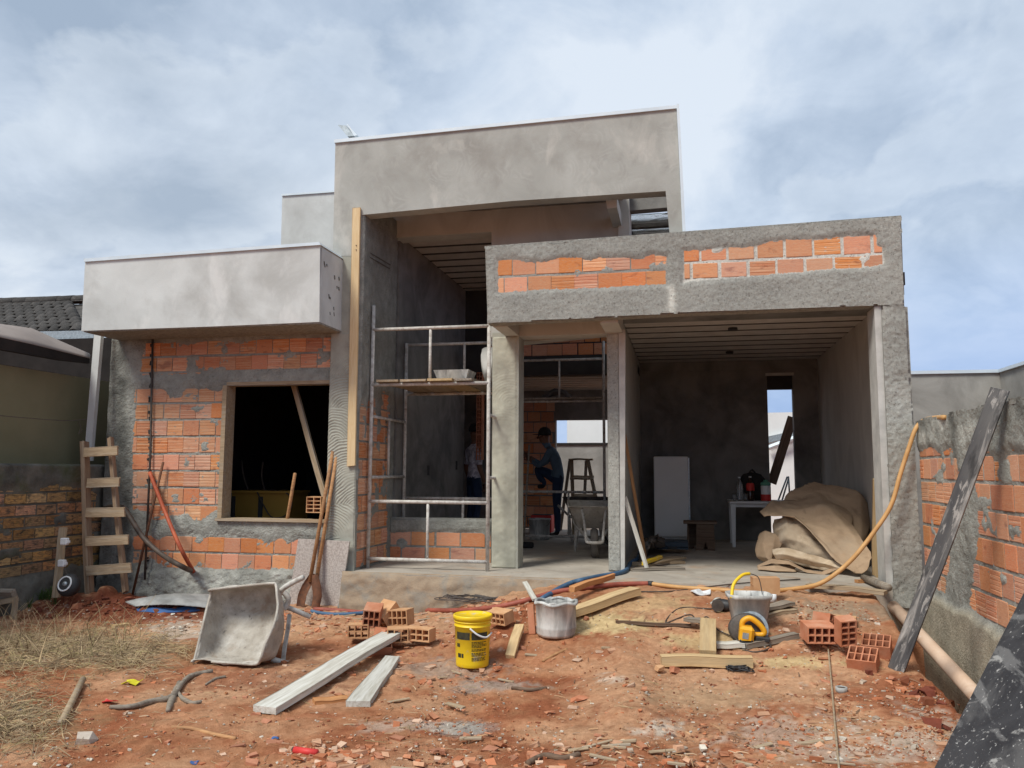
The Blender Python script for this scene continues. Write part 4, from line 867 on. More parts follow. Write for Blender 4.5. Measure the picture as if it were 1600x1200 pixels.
# ladder against the pilaster
lad = thing('wooden_ladder', 'rough wooden ladder with five plank rungs leaning on the left pilaster', 'ladder', G(140, 925))
YLb, YLt = -.38, -.16
plank('rail', AY(140, 932, YLb), AY(132, 690, YLt), .055, .085, w_lad, (0, -1, 0), lad, False)
plank('rail', AY(196, 925, YLb+.08), AY(172, 684, YLt+.06), .045, .06, w_lad, (0, -1, 0), lad, False)
for (xa_, ya_, xb_, yb_) in ((132, 707, 184, 704), (136, 755, 187, 753), (134, 801, 195, 800), (134, 846, 201, 843), (135, 892, 205, 887)):
    t = (ya_-690)/240; y = YLt+(YLb-YLt)*t-.055
    plank('rung', AY(xa_, ya_, y), AY(xb_, yb_, y), .10, .025, w_plank, (0, -1, 0), lad, False)
# board with sockets, coil
sb = thing('socket_board', 'short upright plank with two white power sockets leaning on the mossy wall', 'socket board', G(88, 933))
pb0 = AY(88, 934, -.66); pb1 = AY(99, 824, -.50)
plank('post', pb0, pb1, .085, .03, w_plank, (0, -1, 0), sb, False)
for (px, py) in ((101, 846), (97, 880)):
    p = AY(px, py, pb0.y+.01); s_ = MB().box(p, (.075, .05, .07), None, .008).box(p+Vector((.045, -.005, .0)), (.03, .025, .025)).out('socket', m_whitep, sb)
MB().tube(cat([AY(101, 888, pb0.y), AY(107, 900, pb0.y-.02), AY(116, 908, pb0.y-.02), AY(118, 922, pb0.y-.03)], 6), .006, 6).out('cable', m_dkh, sb)
p = AY(107, 914, -.72); Rz = Matrix.Rotation(PI/2, 3, 'X') 
cr = thing('black_coil', 'round black coil with a white ring lying below the socket board', 'coil', p)
R_ = Matrix.Rotation(-.35, 3, 'X') @ Rz
MB().lathe([(.02, .05), (.07, .055), (.105, .03), (.115, 0), (.105, -.05), (.05, -.06)], 22, p, R_).out('body', m_blk, cr, None, True)
MB().lathe([(.062, .056), (.064, .062), (.075, .062), (.077, .054)], 24, p, R_, False).out('ring', m_whitep, cr, None, True)
MB().lathe([(.0, .064), (.022, .062), (.024, .05)], 16, p, R_, False).out('hub', m_galv, cr, None, True)
# pole-like things leaning on the facade
single(rod('orange_pipe', cat([G(322, 925)+Vector((0, 0, .01)), AY(288, 868, -.02), AY(258, 800, .13), AY(234, 738, .22)], 6), .021, m_redp, None, 10), 'orange red plastic pipe leaning on the brick facade', 'pipe')
single(rod('steel_bar', [G(206, 934), AY(255, 722, .21)], .014, m_rust), 'thin rusty steel bar leaning across the brick facade beside the ladder', 'steel bar')
single(rod('black_hose', cat([AY(163, 795, .02), AY(176, 791, -.06), AY(192, 793, -.1), AY(203, 808, -.12), AY(224, 840, -.16), AY(255, 868, -.22), AY(290, 888, -.3), G(312, 905)+Vector((0, 0, .05)), G(328, 926)+Vector((0, 0, .02))], 6), .026, m_dkh, None, 10), 'thick black brown hose hanging over the ladder rung down to the ground', 'hose')
single(rod('red_hose_end', cat([G(140, 925)+Vector((0, 0, .04)), G(160, 924)+Vector((0, 0, .06)), G(176, 928)+Vector((0, 0, .02))], 5), .012, m_redp), 'short curved orange hose end on the red spoil under the ladder', 'hose')
p = G(225, 918)
v, f = loft([[p+Vector((-.09, .02, -.02)), p+Vector((-.02, 0, .12)), p+Vector((.05, .02, .16))], [p+Vector((-.04, -.06, -.03)), p+Vector((.03, -.07, .08)), p+Vector((.11, -.02, .05))]], 3, 3, .07, .02)
single(obj('cement_lump', mesh('cement_lump', v, f, m_barrow)), 'pale lump of dried cement at the foot of the conduit rod', 'cement lump')
# corrugated sheet and blue tarp at the wall foot
q = [G(196, 940, .07), G(262, 930, .10), G(326, 926, .12)]; q2 = [G(212, 947, .06), G(265, 946, .08), G(330, 948, .08)]
v = []; f = []; nn = 44
for i in range(nn+1):
    t = i/nn; a = cat(q, 8); b_ = cat(q2, 8); ia = min(int(t*16), 15); fr = t*16-ia
    pa = a[ia]*(1-fr)+a[ia+1]*fr; pb = b_[ia]*(1-fr)+b_[ia+1]*fr
    for j in range(5):
        s_ = j/4; v.append(pa*(1-s_)+pb*s_+Vector((0, 0, .012*math.sin(j*3.1+i*.1)+.004*random.random())))
n0 = len(v); v += [p_-Vector((0, 0, .008)) for p_ in v]
for i in range(nn):
    for j in range(4):
        a = i*5+j; f += [(a, a+1, a+6, a+5), (n0+a, n0+a+5, n0+a+6, n0+a+1)]
for i in range(nn): f += [(i*5, i*5+5, n0+i*5+5, n0+i*5), (i*5+4, n0+i*5+4, n0+i*5+9, i*5+9)]
single(obj('grey_sheet', mesh('grey_sheet', v, f, m_roofm, True)), 'weathered grey sheet lying on the red spoil at the wall foot', 'sheet')
v, f = loft([[G(212, 950, .012), G(250, 950, .02), G(290, 949, .03), G(326, 946, .03)], [G(215, 956, .012), G(250, 957, .012), G(292, 956, .02), G(322, 954, .02)]], 4, 3, .01, .02)
single(obj('blue_tarp', mesh('blue_tarp', v, f, m_bluep)), 'strip of blue plastic under the grey sheet', 'plastic sheet')
# boards and digging tools in front of the combed pillar
tb = [G(450, 945), G(531, 949), AY(546, 846, .12), AY(466, 842, .12)]
nrm_ = (tb[1]-tb[0]).cross(tb[3]-tb[0]).normalized()
single(MB().prism(tb, nrm_*-.022).out('grey_tile_board', m_board), 'large mottled grey tile board leaning on the combed pillar', 'tile')
def digger(label, base, top1, top2, bw_=.085, h=.34):
    t = thing('post_hole_digger', label, 'post hole digger', base, 'post hole diggers')
    base = Vector(base)
    for (sx_, tp) in ((-1, top1), (1, top2)):
        if tp is None: continue
        tp = Vector(tp); d = (tp-base).normalized(); s0 = base+d*h+Vector((sx_*.03, 0, 0))
        MB().tube([s0-d*.08, s0+(tp-s0)*.5, tp], [.021, .02, .018], 8).out('handle', w_handle, t, None, True)
        vv_ = []; ff = []
        for i in range(7):
            u = i/6; wd_ = bw_*(.6+.5*min(1, u*3))*(1-.18*u)
            for k in range(7):
                a = -1.2+2.4*k/6; c = base+d*(h*(1-u))
                vv_.append(c+Vector((sx_*(.015+.075*min(1, u*1.6))+wd_*math.sin(a)*.62, -.015-.05*math.cos(a)*(1 if sx_ > 0 else -.6), .012*abs(math.sin(a))*u)))
        for i in range(6):
            for k in range(6): ff.append((i*7+k, i*7+k+1, i*7+8+k, i*7+7+k))
        n0 = len(vv_); vv_ += [p_+Vector((0, .007, 0)) for p_ in vv_]; ff += [tuple(n0+i for i in q_[::-1]) for q_ in ff]
        obj('blade', mesh('blade', vv_, ff, m_rust, True), t)
digger('post hole digger with two long handles and rusty blades in front of the tile board', G(482, 950), AY(520, 705, .2), AY(526, 712, .21))
digger('shorter post hole digger half hidden behind the tipped wheelbarrow', G(434, 926), AY(461, 740, .1), None, .07, .26)
# batten on the pillar, prop and brick in the window
single(plank('pine_batten', AY(549, 728, YP-.025), AY(557.5, 325, YP-.02), .092, .028, w_new, (0, -1, 0), None, False, .002), 'long pale pine batten fixed upright along the edge of the combed pillar', 'batten')
ti = thing('tie_wires', 'twisted tie wires sticking out of the pine batten near its top', 'wire', AY(557, 386, YP))
for (a, b_, c, d_) in ((556, 383, 612, 414), (556, 390, 611, 420)): MB().tube([AY(a, b_, YP-.045), AX((a+c)/2, (b_+d_)/2, XR+.03), AX(c-2, d_, XR+.02)], .005, 5).out('wire', m_wire, ti)
single(plank('window_prop', AY(515, 803, YW+.1), AY(459, 601, YW+.35), .06, .04, w_plank, (0, -1, 0), None, False), 'thin wooden prop leaning inside the dark window opening', 'prop')
v, f = hollow_brick(.17, .16, .17, 2, 4)
single(obj('hollow_brick', mesh('hollow_brick', v, f, m_palebrick), None, Matrix.Translation(AY(492, 801, YW+.06)+Vector((0, .04, 0)))), 'single hollow clay brick standing on the window sill', 'brick')
cb0 = AY(360, 812, 1.4); 
cab = thing('yellow_cabinet', 'yellow ochre cabinet inside the dark window room', 'cabinet', (cb0.x+.45, 1.5, 0))
xa_, xb_ = AY(362, 790, 1.4).x, AY(452, 790, 1.4).x; zt_ = AY(400, 768, 1.4).z
MB().bb(xa_, xb_, 1.4, 1.9, -.1, zt_-.02).out('carcass', m_cab, cab); MB().bb(xa_-.02, xb_+.02, 1.37, 1.92, zt_-.019, zt_+.01).out('cabinet_top', m_cab, cab)
MB().bb((xa_+xb_)/2-.02, (xa_+xb_)/2+.035, 1.385, 1.401, zt_-.5, zt_-.06).out('door_gap', m_black, cab)
MB().bb(xa_+.0, xa_+.05, 1.386, 1.401, zt_-.5, zt_-.06).out('door_gap', m_black, cab)
ca = thing('coiled_cable', 'black cable coil draped over the yellow cabinet in the window', 'cable', (cb0.x+.5, 1.4, zt_))
MB().tube(cat([AY(402, 769, 1.36), AY(412, 790, 1.36), AY(425, 808, 1.36), AY(445, 806, 1.36), AY(456, 790, 1.36), AY(450, 772, 1.36), AY(425, 766, 1.5), AY(405, 768, 1.6)], 6), .008, 6).out('loop', m_dkh, ca)
MB().tube(cat([AY(378, 720, 1.6), AY(380, 740, 1.6), AY(388, 764, 1.6), AY(398, 768, 1.6)], 6), .01, 6).out('upright_end', m_dkh, ca)
MB().tube(cat([AY(411, 722, 1.6), AY(409, 745, 1.6), AY(414, 766, 1.6)], 6), .01, 6).out('upright_end', m_dkh, ca)

# ---- scaffolds
def scaffold(label, yf, yb, px, group='tube scaffolds'):
    (vx0, vt0, vb0, vx1, vt1, vb1, bars, mids, rear) = px
    t = thing('scaffold', label, 'scaffold', AY((vx0+vx1)/2, vb1, yf), group)
    def T(name, a, b_, r=.021, m=m_steel): MB().tube([a, (a+b_)/2, b_], r, 8).out(name, m, t, None, True)
    xl, xr = AY(vx0, 700, yf).x, AY(vx1, 700, yf).x
    T('upright', Vector((xl, yf, 0.0)), Vector((xl, yf, AY(vx0, vt0, yf).z))); T('upright', Vector((xr, yf, 0.0)), Vector((xr, yf, AY(vx1, vt1, yf).z)))
    zs = []
    for (a, b_) in bars:
        z = (AY(vx0, a, yf).z+AY(vx1, b_, yf).z)/2; zs.append(z); T('crossbar', Vector((xl, yf-.004, z)), Vector((xr, yf-.004, z)), .019)
    for (k, (x_, i, j)) in enumerate(mids): x = AY(x_, 700, yf).x; T('strut', Vector((x, yf, zs[i])), Vector((x, yf, zs[j])), .016)
    if rear:
        for x in (xl, xr): T('upright', Vector((x, yb, 0)), Vector((x, yb, zs[0]+.02)))
        for z in zs: T('crossbar', Vector((xl, yb+.004, z)), Vector((xr, yb+.004, z)), .019)
        for (x_, i, j) in mids: x = AY(x_, 700, yf).x+.08; T('strut', Vector((x, yb, zs[i])), Vector((x, yb, zs[j])), .016)
        for x in (xl, xr):
            for z in (zs[1]-.34, zs[1]-1.0): T('side_bar', Vector((x, yf, z)), Vector((x, yb, z)), .017)
            T('strut', Vector((x, (yf+yb)/2, zs[1]-.34)), Vector((x, (yf+yb)/2, zs[1]-1.0)), .015)
    return t, xl, xr, zs
sc1, xl, xr, zs = scaffold('rusty cement splashed tube scaffold in front of the low brick wall', .45, 1.55,
    (579, 478, 892, 763, 506, 886, ((515, 510), (602, 598), (785, 784), (875, 876)), ((670, 0, 1), (670, 2, 3)), True))
gpl = 'planks on the front scaffold'; zpl = zs[1]+.022
for i, (a, b_) in enumerate(((589, 624), (626, 668), (669, 709), (711, 740))):
    x = (AY(a, 600, .42).x+AY(b_, 600, .42).x)/2; w_ = AY(b_, 600, .42).x-AY(a, 600, .42).x
    o = plank('scaffold_plank', (x, .36+.03*random.random(), zpl), (x+.02, 1.64, zpl), w_-.012, .028, (w_plank, w_plank, w_tan, w_grey)[i])
    single(o, ('leftmost plank', 'second plank from the left', 'palest plank', 'rightmost greyest plank')[i]+' laid across the front scaffold', 'plank', gpl)
def tub(name, label, c, w, d, h, m, cat_):
    t = thing(name, label, cat_, c); c = Vector(c); mb = MB(); k = .78; th = .012
    def ring(sx_, sy, z): return [c+Vector((x*sx_/2, y*sy/2, z)) for x, y in ((-1, -1), (1, -1), (1, 1), (-1, 1))]
    r = ring(w*k, d*k, 0)+ring(w, d, h)+ring(w-2*th, d-2*th, h)+ring(w*k-2*th, d*k-2*th, th)
    f = [(3, 2, 1, 0)]+[(a*4+i, a*4+(i+1) % 4, a*4+4+(i+1) % 4, a*4+4+i) for a in range(3) for i in range(4)]+[(12, 13, 14, 15)]
    mb.add(r, f).out('shell', m, t); MB().bb(c.x-w*.42, c.x+w*.42, c.y-d*.4, c.y+d*.4, c.z+h*.5, c.z+h*.6).out('mortar', m_mortar, t); return t
p = AY(709, 597, .75); tub('mortar_trough', 'grey plastic mortar trough on the planks of the front scaffold', (p.x, .8, zpl+.032), .40, .34, .12, m_drum, 'trough')
v, f = loft([[AY(753, 545, 1.1), AY(762, 542, 1.1), AY(771, 546, 1.1)], [AY(752, 570, .98), AY(761, 575, .95), AY(772, 568, 1.0)], [AY(756, 590, 1.1), AY(762, 598, 1.1), AY(770, 588, 1.1)]], 4, 4, .02, .03)
single(obj('hanging_rag', mesh('hanging_rag', v, f, m_light, True)), 'pale rag hanging on the right upright of the front scaffold', 'rag')
sc2, xl2, xr2, zs2 = scaffold('dark tube scaffold standing inside the hall behind the two columns', 4.0, 5.2,
    (812-20, 535, 845, 944, 533, 845, ((566, 559), (632, 622), (769, 768), (838, 838)), ((874, 0, 1), (888, 2, 3)), False))
for x in (xl2, xr2): MB().tube([(x, 3.98, 0), (x, 3.98, .5)], .02, 8).out('leg_joint', m_steel, sc2)
for i in range(4):
    x = xl2+.08+(xr2-xl2-.1)*(i+.5)/4; o = plank('scaffold_plank', (x, 3.9, zs2[1]+.02), (x, 4.36, zs2[1]+.02), (xr2-xl2)/4-.02, .03, w_grey)
    single(o, ('leftmost board', 'board left of middle', 'board right of middle', 'rightmost board')[i]+' of the platform on the scaffold inside the hall', 'plank', 'platform boards inside the hall')
v, f = loft([[AY(846, 628, 4.1), AY(862, 616, 4.1), AY(884, 616, 4.1), AY(896, 627, 4.1)], [AY(846, 628, 4.35), AY(862, 612, 4.35), AY(884, 613, 4.35), AY(896, 627, 4.35)]], 4, 3, .05, .05)
single(obj('platform_sack', mesh('platform_sack', v, f, m_rag, True)), 'crumpled sack on the platform inside the hall', 'sack')

# ---- people
def body(name, joints, edges, parent, parts, M=None):
    vs = [j[0] for j in joints]; me = bpy.data.meshes.new(name); me.from_pydata(vs, edges, [])
    o = bpy.data.objects.new(name, me); COL.objects.link(o)
    md = o.modifiers.new('Skin', 'SKIN'); md.use_smooth_shade = True; md.branch_smoothing = .3
    for i, j in enumerate(joints): me.skin_vertices[0].data[i].radius = (j[1], j[2] if len(j) > 2 else j[1])
    me.skin_vertices[0].data[0].use_root = True
    o.modifiers.new('Sub', 'SUBSURF').levels = 2
    dg = bpy.context.evaluated_depsgraph_get(); m2 = bpy.data.meshes.new_from_object(o.evaluated_get(dg)); bpy.data.objects.remove(o)
    for m in parts[0]: m2.materials.append(m)
    m2.polygons.foreach_set('material_index', [parts[1](Vector(p.center)) for p in m2.polygons]); m2.polygons.foreach_set('use_smooth', [True]*len(m2.polygons))
    return _link(bpy.data.objects.new(name, m2), parent, M)
def head_bits(parent, M, hc_, r=.098, cap=True):
    v = []; 
    if cap:
        MB().lathe([(r*1.07, .0), (r*1.08, .03), (r*1.0, .07), (r*.75, .11), (r*.3, .13), (.005, .133)], 20, hc_+Vector((0, .01, .015))).out('cap', m_dark, parent, M, True)
        MB().lathe([(.07, 0), (.072, .006), (.0, .012)], 16, hc_+Vector((0, -r*1.05, .025)), None, True, (1., 1.1)).out('cap_brim', m_dark, parent, M, True)
    MB().lathe([(.0, -.02), (.02, -.016), (.022, 0), (.02, .016), (0, .02)], 8, hc_+Vector((r*.9, .01, -.01)), None, False).out('ear', m_skin, parent, M, True)
    MB().lathe([(.0, -.02), (.02, -.016), (.022, 0), (.02, .016), (0, .02)], 8, hc_+Vector((-r*.9, .01, -.01)), None, False).out('ear', m_skin, parent, M, True)
    MB().box(hc_+Vector((0, -r*1.0, -.02)), (.026, .04, .04), Matrix.Rotation(.35, 3, 'X'), .008).out('nose', m_skin, parent, M, True)
    for s_ in (-1, 1): MB().lathe([(0, -.011), (.011, 0), (0, .011)], 8, hc_+Vector((s_*.034, -r*.90, .008)), None, False).out('eye', m_blk, parent, M, True)
def hand(parent, M, w, d, up_):
    d = Vector(d).normalized(); up_ = Vector(up_); s_ = d.cross(up_).normalized(); w = Vector(w)
    mb = MB(); mb.box(w+d*.04, (.085, .035, .08), Matrix((s_, d.cross(s_), d)).transposed() if False else None, .012)
    for i, l in enumerate((.065, .075, .07, .055)):
        b0 = w+d*.07+s_*(i-1.5)*.019; mb.tube([b0, b0+d*l*.5+up_*.004, b0+d*l*.85-up_*.02, b0+d*l*.9-up_*.035], [.009, .009, .008, .006], 6)
    mb.tube([w+d*.02-s_*.03, w+d*.055-s_*.05, w+d*.08-s_*.048], [.011, .01, .007], 6)
    return mb.out('hand', m_skin, parent, M, True)
# man in the passage: standing, turned three quarters away, arms down
h1 = AZ(741, 742, 1.0); d1 = 4.55; p1 = AY(741, 742, d1)
pm = thing('person', 'person in a grey patterned shirt, dark trousers and cap standing behind the low wall', 'person', (p1.x, d1, 0))
M1 = Matrix.Translation((p1.x, d1, 0)) @ Matrix.Rotation(2.3, 4, 'Z')
J = [((0, 0, .92), .125, .10), ((0, .0, 1.05), .12, .095), ((0, .0, 1.22), .145, .105), ((0, .01, 1.36), .14, .10), ((0, .0, 1.44), .06, .06), ((0, -.01, 1.50), .052), ((0, -.02, 1.57), .085, .095), ((0, -.02, 1.66), .085, .098),
     ((-.17, .01, 1.37), .062), ((-.21, .02, 1.22), .052), ((-.23, .03, 1.09), .044), ((-.24, -.02, .95), .036), ((-.24, -.05, .84), .03),
     ((.17, .01, 1.37), .062), ((.21, .02, 1.22), .052), ((.23, .03, 1.09), .044), ((.24, -.02, .95), .036), ((.24, -.05, .84), .03),
     ((-.09, 0, .84), .095), ((-.1, -.01, .66), .08), ((-.1, -.01, .48), .062), ((-.1, .02, .28), .056), ((-.1, .02, .09), .042), ((-.1, -.04, .045), .04), ((-.1, -.14, .035), .035),
     ((.09, 0, .84), .095), ((.1, -.01, .66), .08), ((.1, -.01, .48), .062), ((.1, .02, .28), .056), ((.1, .02, .09), .042), ((.1, -.04, .045), .04), ((.1, -.14, .035), .035)]
Ed = [(0, 1), (1, 2), (2, 3), (3, 4), (4, 5), (5, 6), (6, 7), (3, 8), (8, 9), (9, 10), (10, 11), (11, 12), (3, 13), (13, 14), (14, 15), (15, 16), (16, 17), (0, 18), (18, 19), (19, 20), (20, 21), (21, 22), (22, 23), (23, 24), (0, 25), (25, 26), (26, 27), (27, 28), (28, 29), (29, 30), (30, 31)]
def partA(c):
    if c.z < .10: return 3
    if c.z < .93 and abs(c.x) < .2: return 2
    if c.z > 1.45: return 0
    if abs(c.x) > .175 and c.z < 1.13: return 0
    return 1
body('body', J, Ed, pm, ([m_skin, m_shirtA, m_jean, m_dark], partA), M1); head_bits(pm, M1, Vector((0, -.02, 1.635)))
hand(pm, M1, (-.24, -.05, .83), (0, -.1, -1), (-1, 0, 0)); hand(pm, M1, (.24, -.05, .83), (0, -.1, -1), (1, 0, 0))
# man on the scaffold bar: left leg straight, right foot up on the bar, bent over the raised knee
d2 = 4.75; p2 = AY(869, 835, d2); s2 = 1.0
pn = thing('person', 'person in blue shirt, jeans and dark cap with one foot raised on the scaffold bar', 'person', (p2.x, d2, 0))
M2 = Matrix.Translation((p2.x, d2, 0)) @ Matrix.Rotation(-PI/2, 4, 'Z')
zb_ = zs2[2]; yf2 = -.26
J2 = [((0, .05, .90), .125, .10), ((0, .05, 1.03), .12, .10), ((0, -.0, 1.20), .145, .11), ((0, -.07, 1.33), .14, .10), ((0, -.11, 1.40), .06, .06), ((0, -.15, 1.45), .05), ((0, -.19, 1.52), .085, .095), ((0, -.19, 1.60), .085, .098),
      ((-.17, -.07, 1.34), .062), ((-.20, -.16, 1.21), .052), ((-.19, -.25, 1.13), .044), ((-.14, -.37, 1.20), .036), ((-.12, -.45, 1.26), .03),
      ((.17, -.07, 1.34), .062), ((.20, -.14, 1.20), .052), ((.18, -.24, 1.10), .044), ((.08, -.34, 1.16), .036), ((.04, -.41, 1.22), .03),
      ((-.1, 0, .90), .10), ((-.12, -.16, 1.0), .085), ((-.12, -.34, 1.07), .066), ((-.12, -.27, .92), .056), ((-.12, -.20, zb_+.12), .044), ((-.12, -.22, zb_+.065), .042), ((-.12, -.32, zb_+.055), .035),
      ((.09, .04, .80), .095), ((.1, .03, .64), .08), ((.1, .03, .46), .062), ((.1, .04, .28), .056), ((.1, .04, .09), .042), ((.1, -.02, .045), .04), ((.1, -.13, .035), .035)]
def partB(c):
    if c.z < .10 or (c.x < -.05 and c.z < zb_+.09 and c.y < -.12): return 3
    if c.z > 1.47 and c.y > -.32: return 0
    if c.y < -.36 and c.z > 1.16: return 0
    if c.z < .95 or (c.y < -.09 and c.z < 1.13 and -.2 < c.x < -.03): return 2
    return 1
body('body', J2, Ed, pn, ([m_skin, m_shirtB, m_jean, m_dark], partB), M2); head_bits(pn, M2, Vector((0, -.19, 1.575)))
hand(pn, M2, (-.12, -.45, 1.26), (0, -1, .6), (-1, 0, 0)); hand(pn, M2, (.04, -.41, 1.22), (0, -1, .6), (1, 0, 0))

# ---- step ladder, tools and barrows in the hall
ys = 5.9; st = thing('step_ladder', 'wooden step ladder standing open behind the man with the raised foot', 'step ladder', AY(908, 800, ys))
zt_ = AY(905, 718, ys).z; xc_ = AY(908, 718, ys).x
plank('top_step', (xc_-.2, ys, zt_), (xc_+.2, ys, zt_), .16, .03, w_plank, (0, 0, 1), st, False)
for s_ in (-1, 1):
    plank('front_rail', (xc_-.02+.14*s_, ys-.02, zt_-.02), (xc_+.17+.24*s_, ys-.42, 0), .06, .03, w_plank, (0, -1, 0), st, False)
    plank('rear_rail', (xc_-.06+.14*s_, ys+.05, zt_-.02), (xc_-.22+.2*s_, ys+.4, 0), .05, .03, w_grey, (0, -1, 0), st, False)
for k in range(3):
    t = (k+1)/4; plank('step', (xc_-.02+.19*t-.20, ys-.02-.4*t, zt_*(1-t)), (xc_-.02+.19*t+.20, ys-.02-.4*t, zt_*(1-t)), .11, .028, w_plank, (0, -.5, 1), st, False)
def wheelbarrow(label, c, yaw, m, group='wheelbarrows', front=True):
    t = thing('wheelbarrow', label, 'wheelbarrow', c, group); M = Matrix.Translation(c) @ Matrix.Rotation(yaw, 4, 'Z')
    # local: wheel at the front (-y)
    a = [(-.31, -.34, .60), (.31, -.34, .60), (.34, .48, .64), (-.34, .48, .64)]; b_ = [(-.19, -.06, .32), (.19, -.06, .32), (.24, .36, .34), (-.24, .36, .34)]
    mb = MB(); th = .012
    o_ = [Vector(p) for p in a]+[Vector(p) for p in b_]; cc = Vector((0, .07, .5))
    i_ = [p+(cc-p)*.03+Vector((0, 0, .006)) for p in o_]
    f = [(7, 6, 5, 4)]+[(i, 4+i, 4+(i+1) % 4, (i+1) % 4) for i in range(4)]; f = [q[::-1] for q in f]
    mb.add(o_+i_, f+[tuple(8+k for k in q[::-1]) for q in f]+[(i, (i+1) % 4, 8+(i+1) % 4, 8+i) for i in range(4)])
    tr = mb.out('tray', m, t, M); MB().tube([a[0], a[1], a[2], a[3], a[0]], .012, 6).out('rim', m, tr, M, True)
    for s_ in (-1, 1):
        MB().tube(cat([(.05*s_, -.50, .20), (.10*s_, -.42, .24), (.17*s_, -.1, .30), (.25*s_, .4, .36), (.29*s_, 1.0, .56)], 5), .019, 8).out('handle', m_steel, t, M, True)
        MB().tube(cat([(.2*s_, .15, .31), (.24*s_, .3, .0), (.24*s_, .38, .0), (.23*s_, .5, .36)], 4), .017, 8).out('leg', m_steel, t, M, True)
        MB().tube(cat([(.10*s_, -.66, .22), (.105*s_, -.62, .30), (.13*s_, -.42, .48), (.15*s_, -.30, .56)], 4), .016, 8).out('front_strut', m_steel, t, M, True)
    MB().tube(cat([(-.10, -.66, .22), (-.07, -.70, .20), (.07, -.70, .20), (.10, -.66, .22)], 4), .018, 8).out('front_bar', m_steel, t, M, True)
    R_ = Matrix.Rotation(PI/2, 3, 'Y')
    wh = MB().lathe([(.11, -.04), (.155, -.045), (.175, -.02), (.178, 0), (.175, .02), (.155, .045), (.11, .04)], 24, (0, -.48, .178), R_, False).out('wheel', m_tyre, t, M, True)
    MB().lathe([(.02, -.03), (.11, -.02), (.112, .02), (.02, .03)], 16, (0, -.48, .178), R_).out('rim_disc', m_steel, wh, M)
    return t
c_ = AZ(918, 872, 0)+Vector((.02, .52, 0))
wheelbarrow('cement caked wheelbarrow facing out between the two columns', c_, .12, m_barrow)
wheelbarrow('dark wheelbarrow parked behind the one between the columns', c_+Vector((-.12, 1.5, 0)), .5, m_rag)
bk = AZ(843, 843, 0); t = thing('paint_pail', 'small dark dirty pail on the hall floor below the scaffold bar', 'pail', bk)
MB().lathe([(.14, 0), (.15, .02), (.165, .3), (.175, .3), (.17, .315), (.155, .31), (.14, .06), (.0, .05)], 22, bk).out('shell', m_drum, t, None, True)
MB().tube([bk+Vector((.17*math.cos(a), -.05-.12*math.sin(a)*.6, .28-.1*math.sin(a))) for a in [PI*k/10 for k in range(11)]], .005, 6).out('handle', m_wire, t, None, True)
bk2 = AZ(862, 832, 0); t = thing('red_crate', 'red plastic crate behind the man with the raised foot', 'crate', bk2+Vector((-.1, .3, 0)))
MB().bb(bk2.x-.3, bk2.x+.05, 5.5, 5.8, .02, .3, .01).out('shell', m_red, t); MB().bb(bk2.x-.28, bk2.x+.03, 5.52, 5.78, .302, .31).out('crate_rim', m_dark, t)
br = AZ(818, 856, 0); t = thing('push_broom', 'old broom leaning beside the first column inside the hall', 'broom', br)
MB().tube([br+Vector((0, 0, .05)), AY(827, 695, br.y+.35)], .014, 8).out('handle', w_grey, t, None, True); MB().box(br+Vector((.02, -.02, .04)), (.24, .09, .08), None, .02).out('head', m_dark, t)

# ---- garage contents
single(plank('broom_pole', AZ(1010, 882, 0), AX(976, 680, gx0+.04), .035, .03, w_handle, (0, -1, 0), None, False, .002), 'thin brown wooden pole leaning on the garage left wall', 'pole')
single(plank('white_stick', AZ(1012, 892, 0), AX(976, 776, gx0+.05), .045, .02, w_white, (0, -1, 0), None, False, .002), 'white stick leaning low on the garage left wall', 'stick')
fr = AY(1052, 845, 4.55); x0_, x1_ = AY(1022, 780, 4.4).x, AY(1076, 780, 4.4).x; zt_ = AY(1050, 713, 4.4).z
t = thing('refrigerator', 'old white refrigerator standing against the dark back wall of the garage', 'refrigerator', (fr.x, 4.6, 0))
MB().bb(x0_, x1_, 4.445, 4.98, .04, zt_, .012).out('cabinet', m_fridge, t); 
MB().bb(x0_-.0, x1_, 4.39, 4.44, .08, zt_-.004, .014).out('door', m_fridge, t); MB().bb(x1_+.0, x1_+.02, 4.40, 4.96, .1, zt_-.02).out('side_trim', m_galv, t)
MB().bb(x0_+.03, x1_-.03, 4.46, 4.9, 0, .045).out('plinth', m_blk, t)
MB().bb(x0_-.28, x0_-.05, 4.7, 5.0, .0, zt_-.3).out('blue_panel', m_navy, t) if False else None
so_ = AZ(1095, 860, 0); t = thing('wooden_stool', 'small dark wooden stool with a notched end panel beside the refrigerator', 'stool', so_+Vector((0, .15, 0)))
sy = so_.y; xa_, xb_ = AY(1070, 820, sy).x, AY(1118, 820, sy).x; zs_ = AY(1095, 815, sy).z; w_ = xb_-xa_
MB().box(((xa_+xb_)/2, sy+.14, zs_-.015), (w_+.04, .34, .032), None, .004).out('seat', w_dark, t)
for (y_, x0_, x1_) in ((sy-.0, xa_+.14, xb_-.01), (sy+.26, xa_+.02, xb_-.06)):
    c = (x0_+x1_)/2; MB().prism([(x0_, y_, 0), (x0_+.09, y_, 0), (c, y_, .11), (x1_-.09, y_, 0), (x1_, y_, 0), (x1_-.012, y_, zs_-.032), (x0_+.012, y_, zs_-.032)], (0, .026, 0)).out('leg', w_dark, t)
MB().bb(xa_+.03, xa_+.05, sy+.01, sy+.28, 0.0, zs_-.033).out('side_panel', w_dark, t)
tp = AZ(1147, 855, 0); ty = tp.y; t = thing('plastic_table', 'white plastic table standing at the back of the garage', 'table', (tp.x+.4, ty+.35, 0))
x0_ = AY(1140, 800, ty).x; x1_ = x0_+.86; zt_ = AY(1170, 783, ty).z
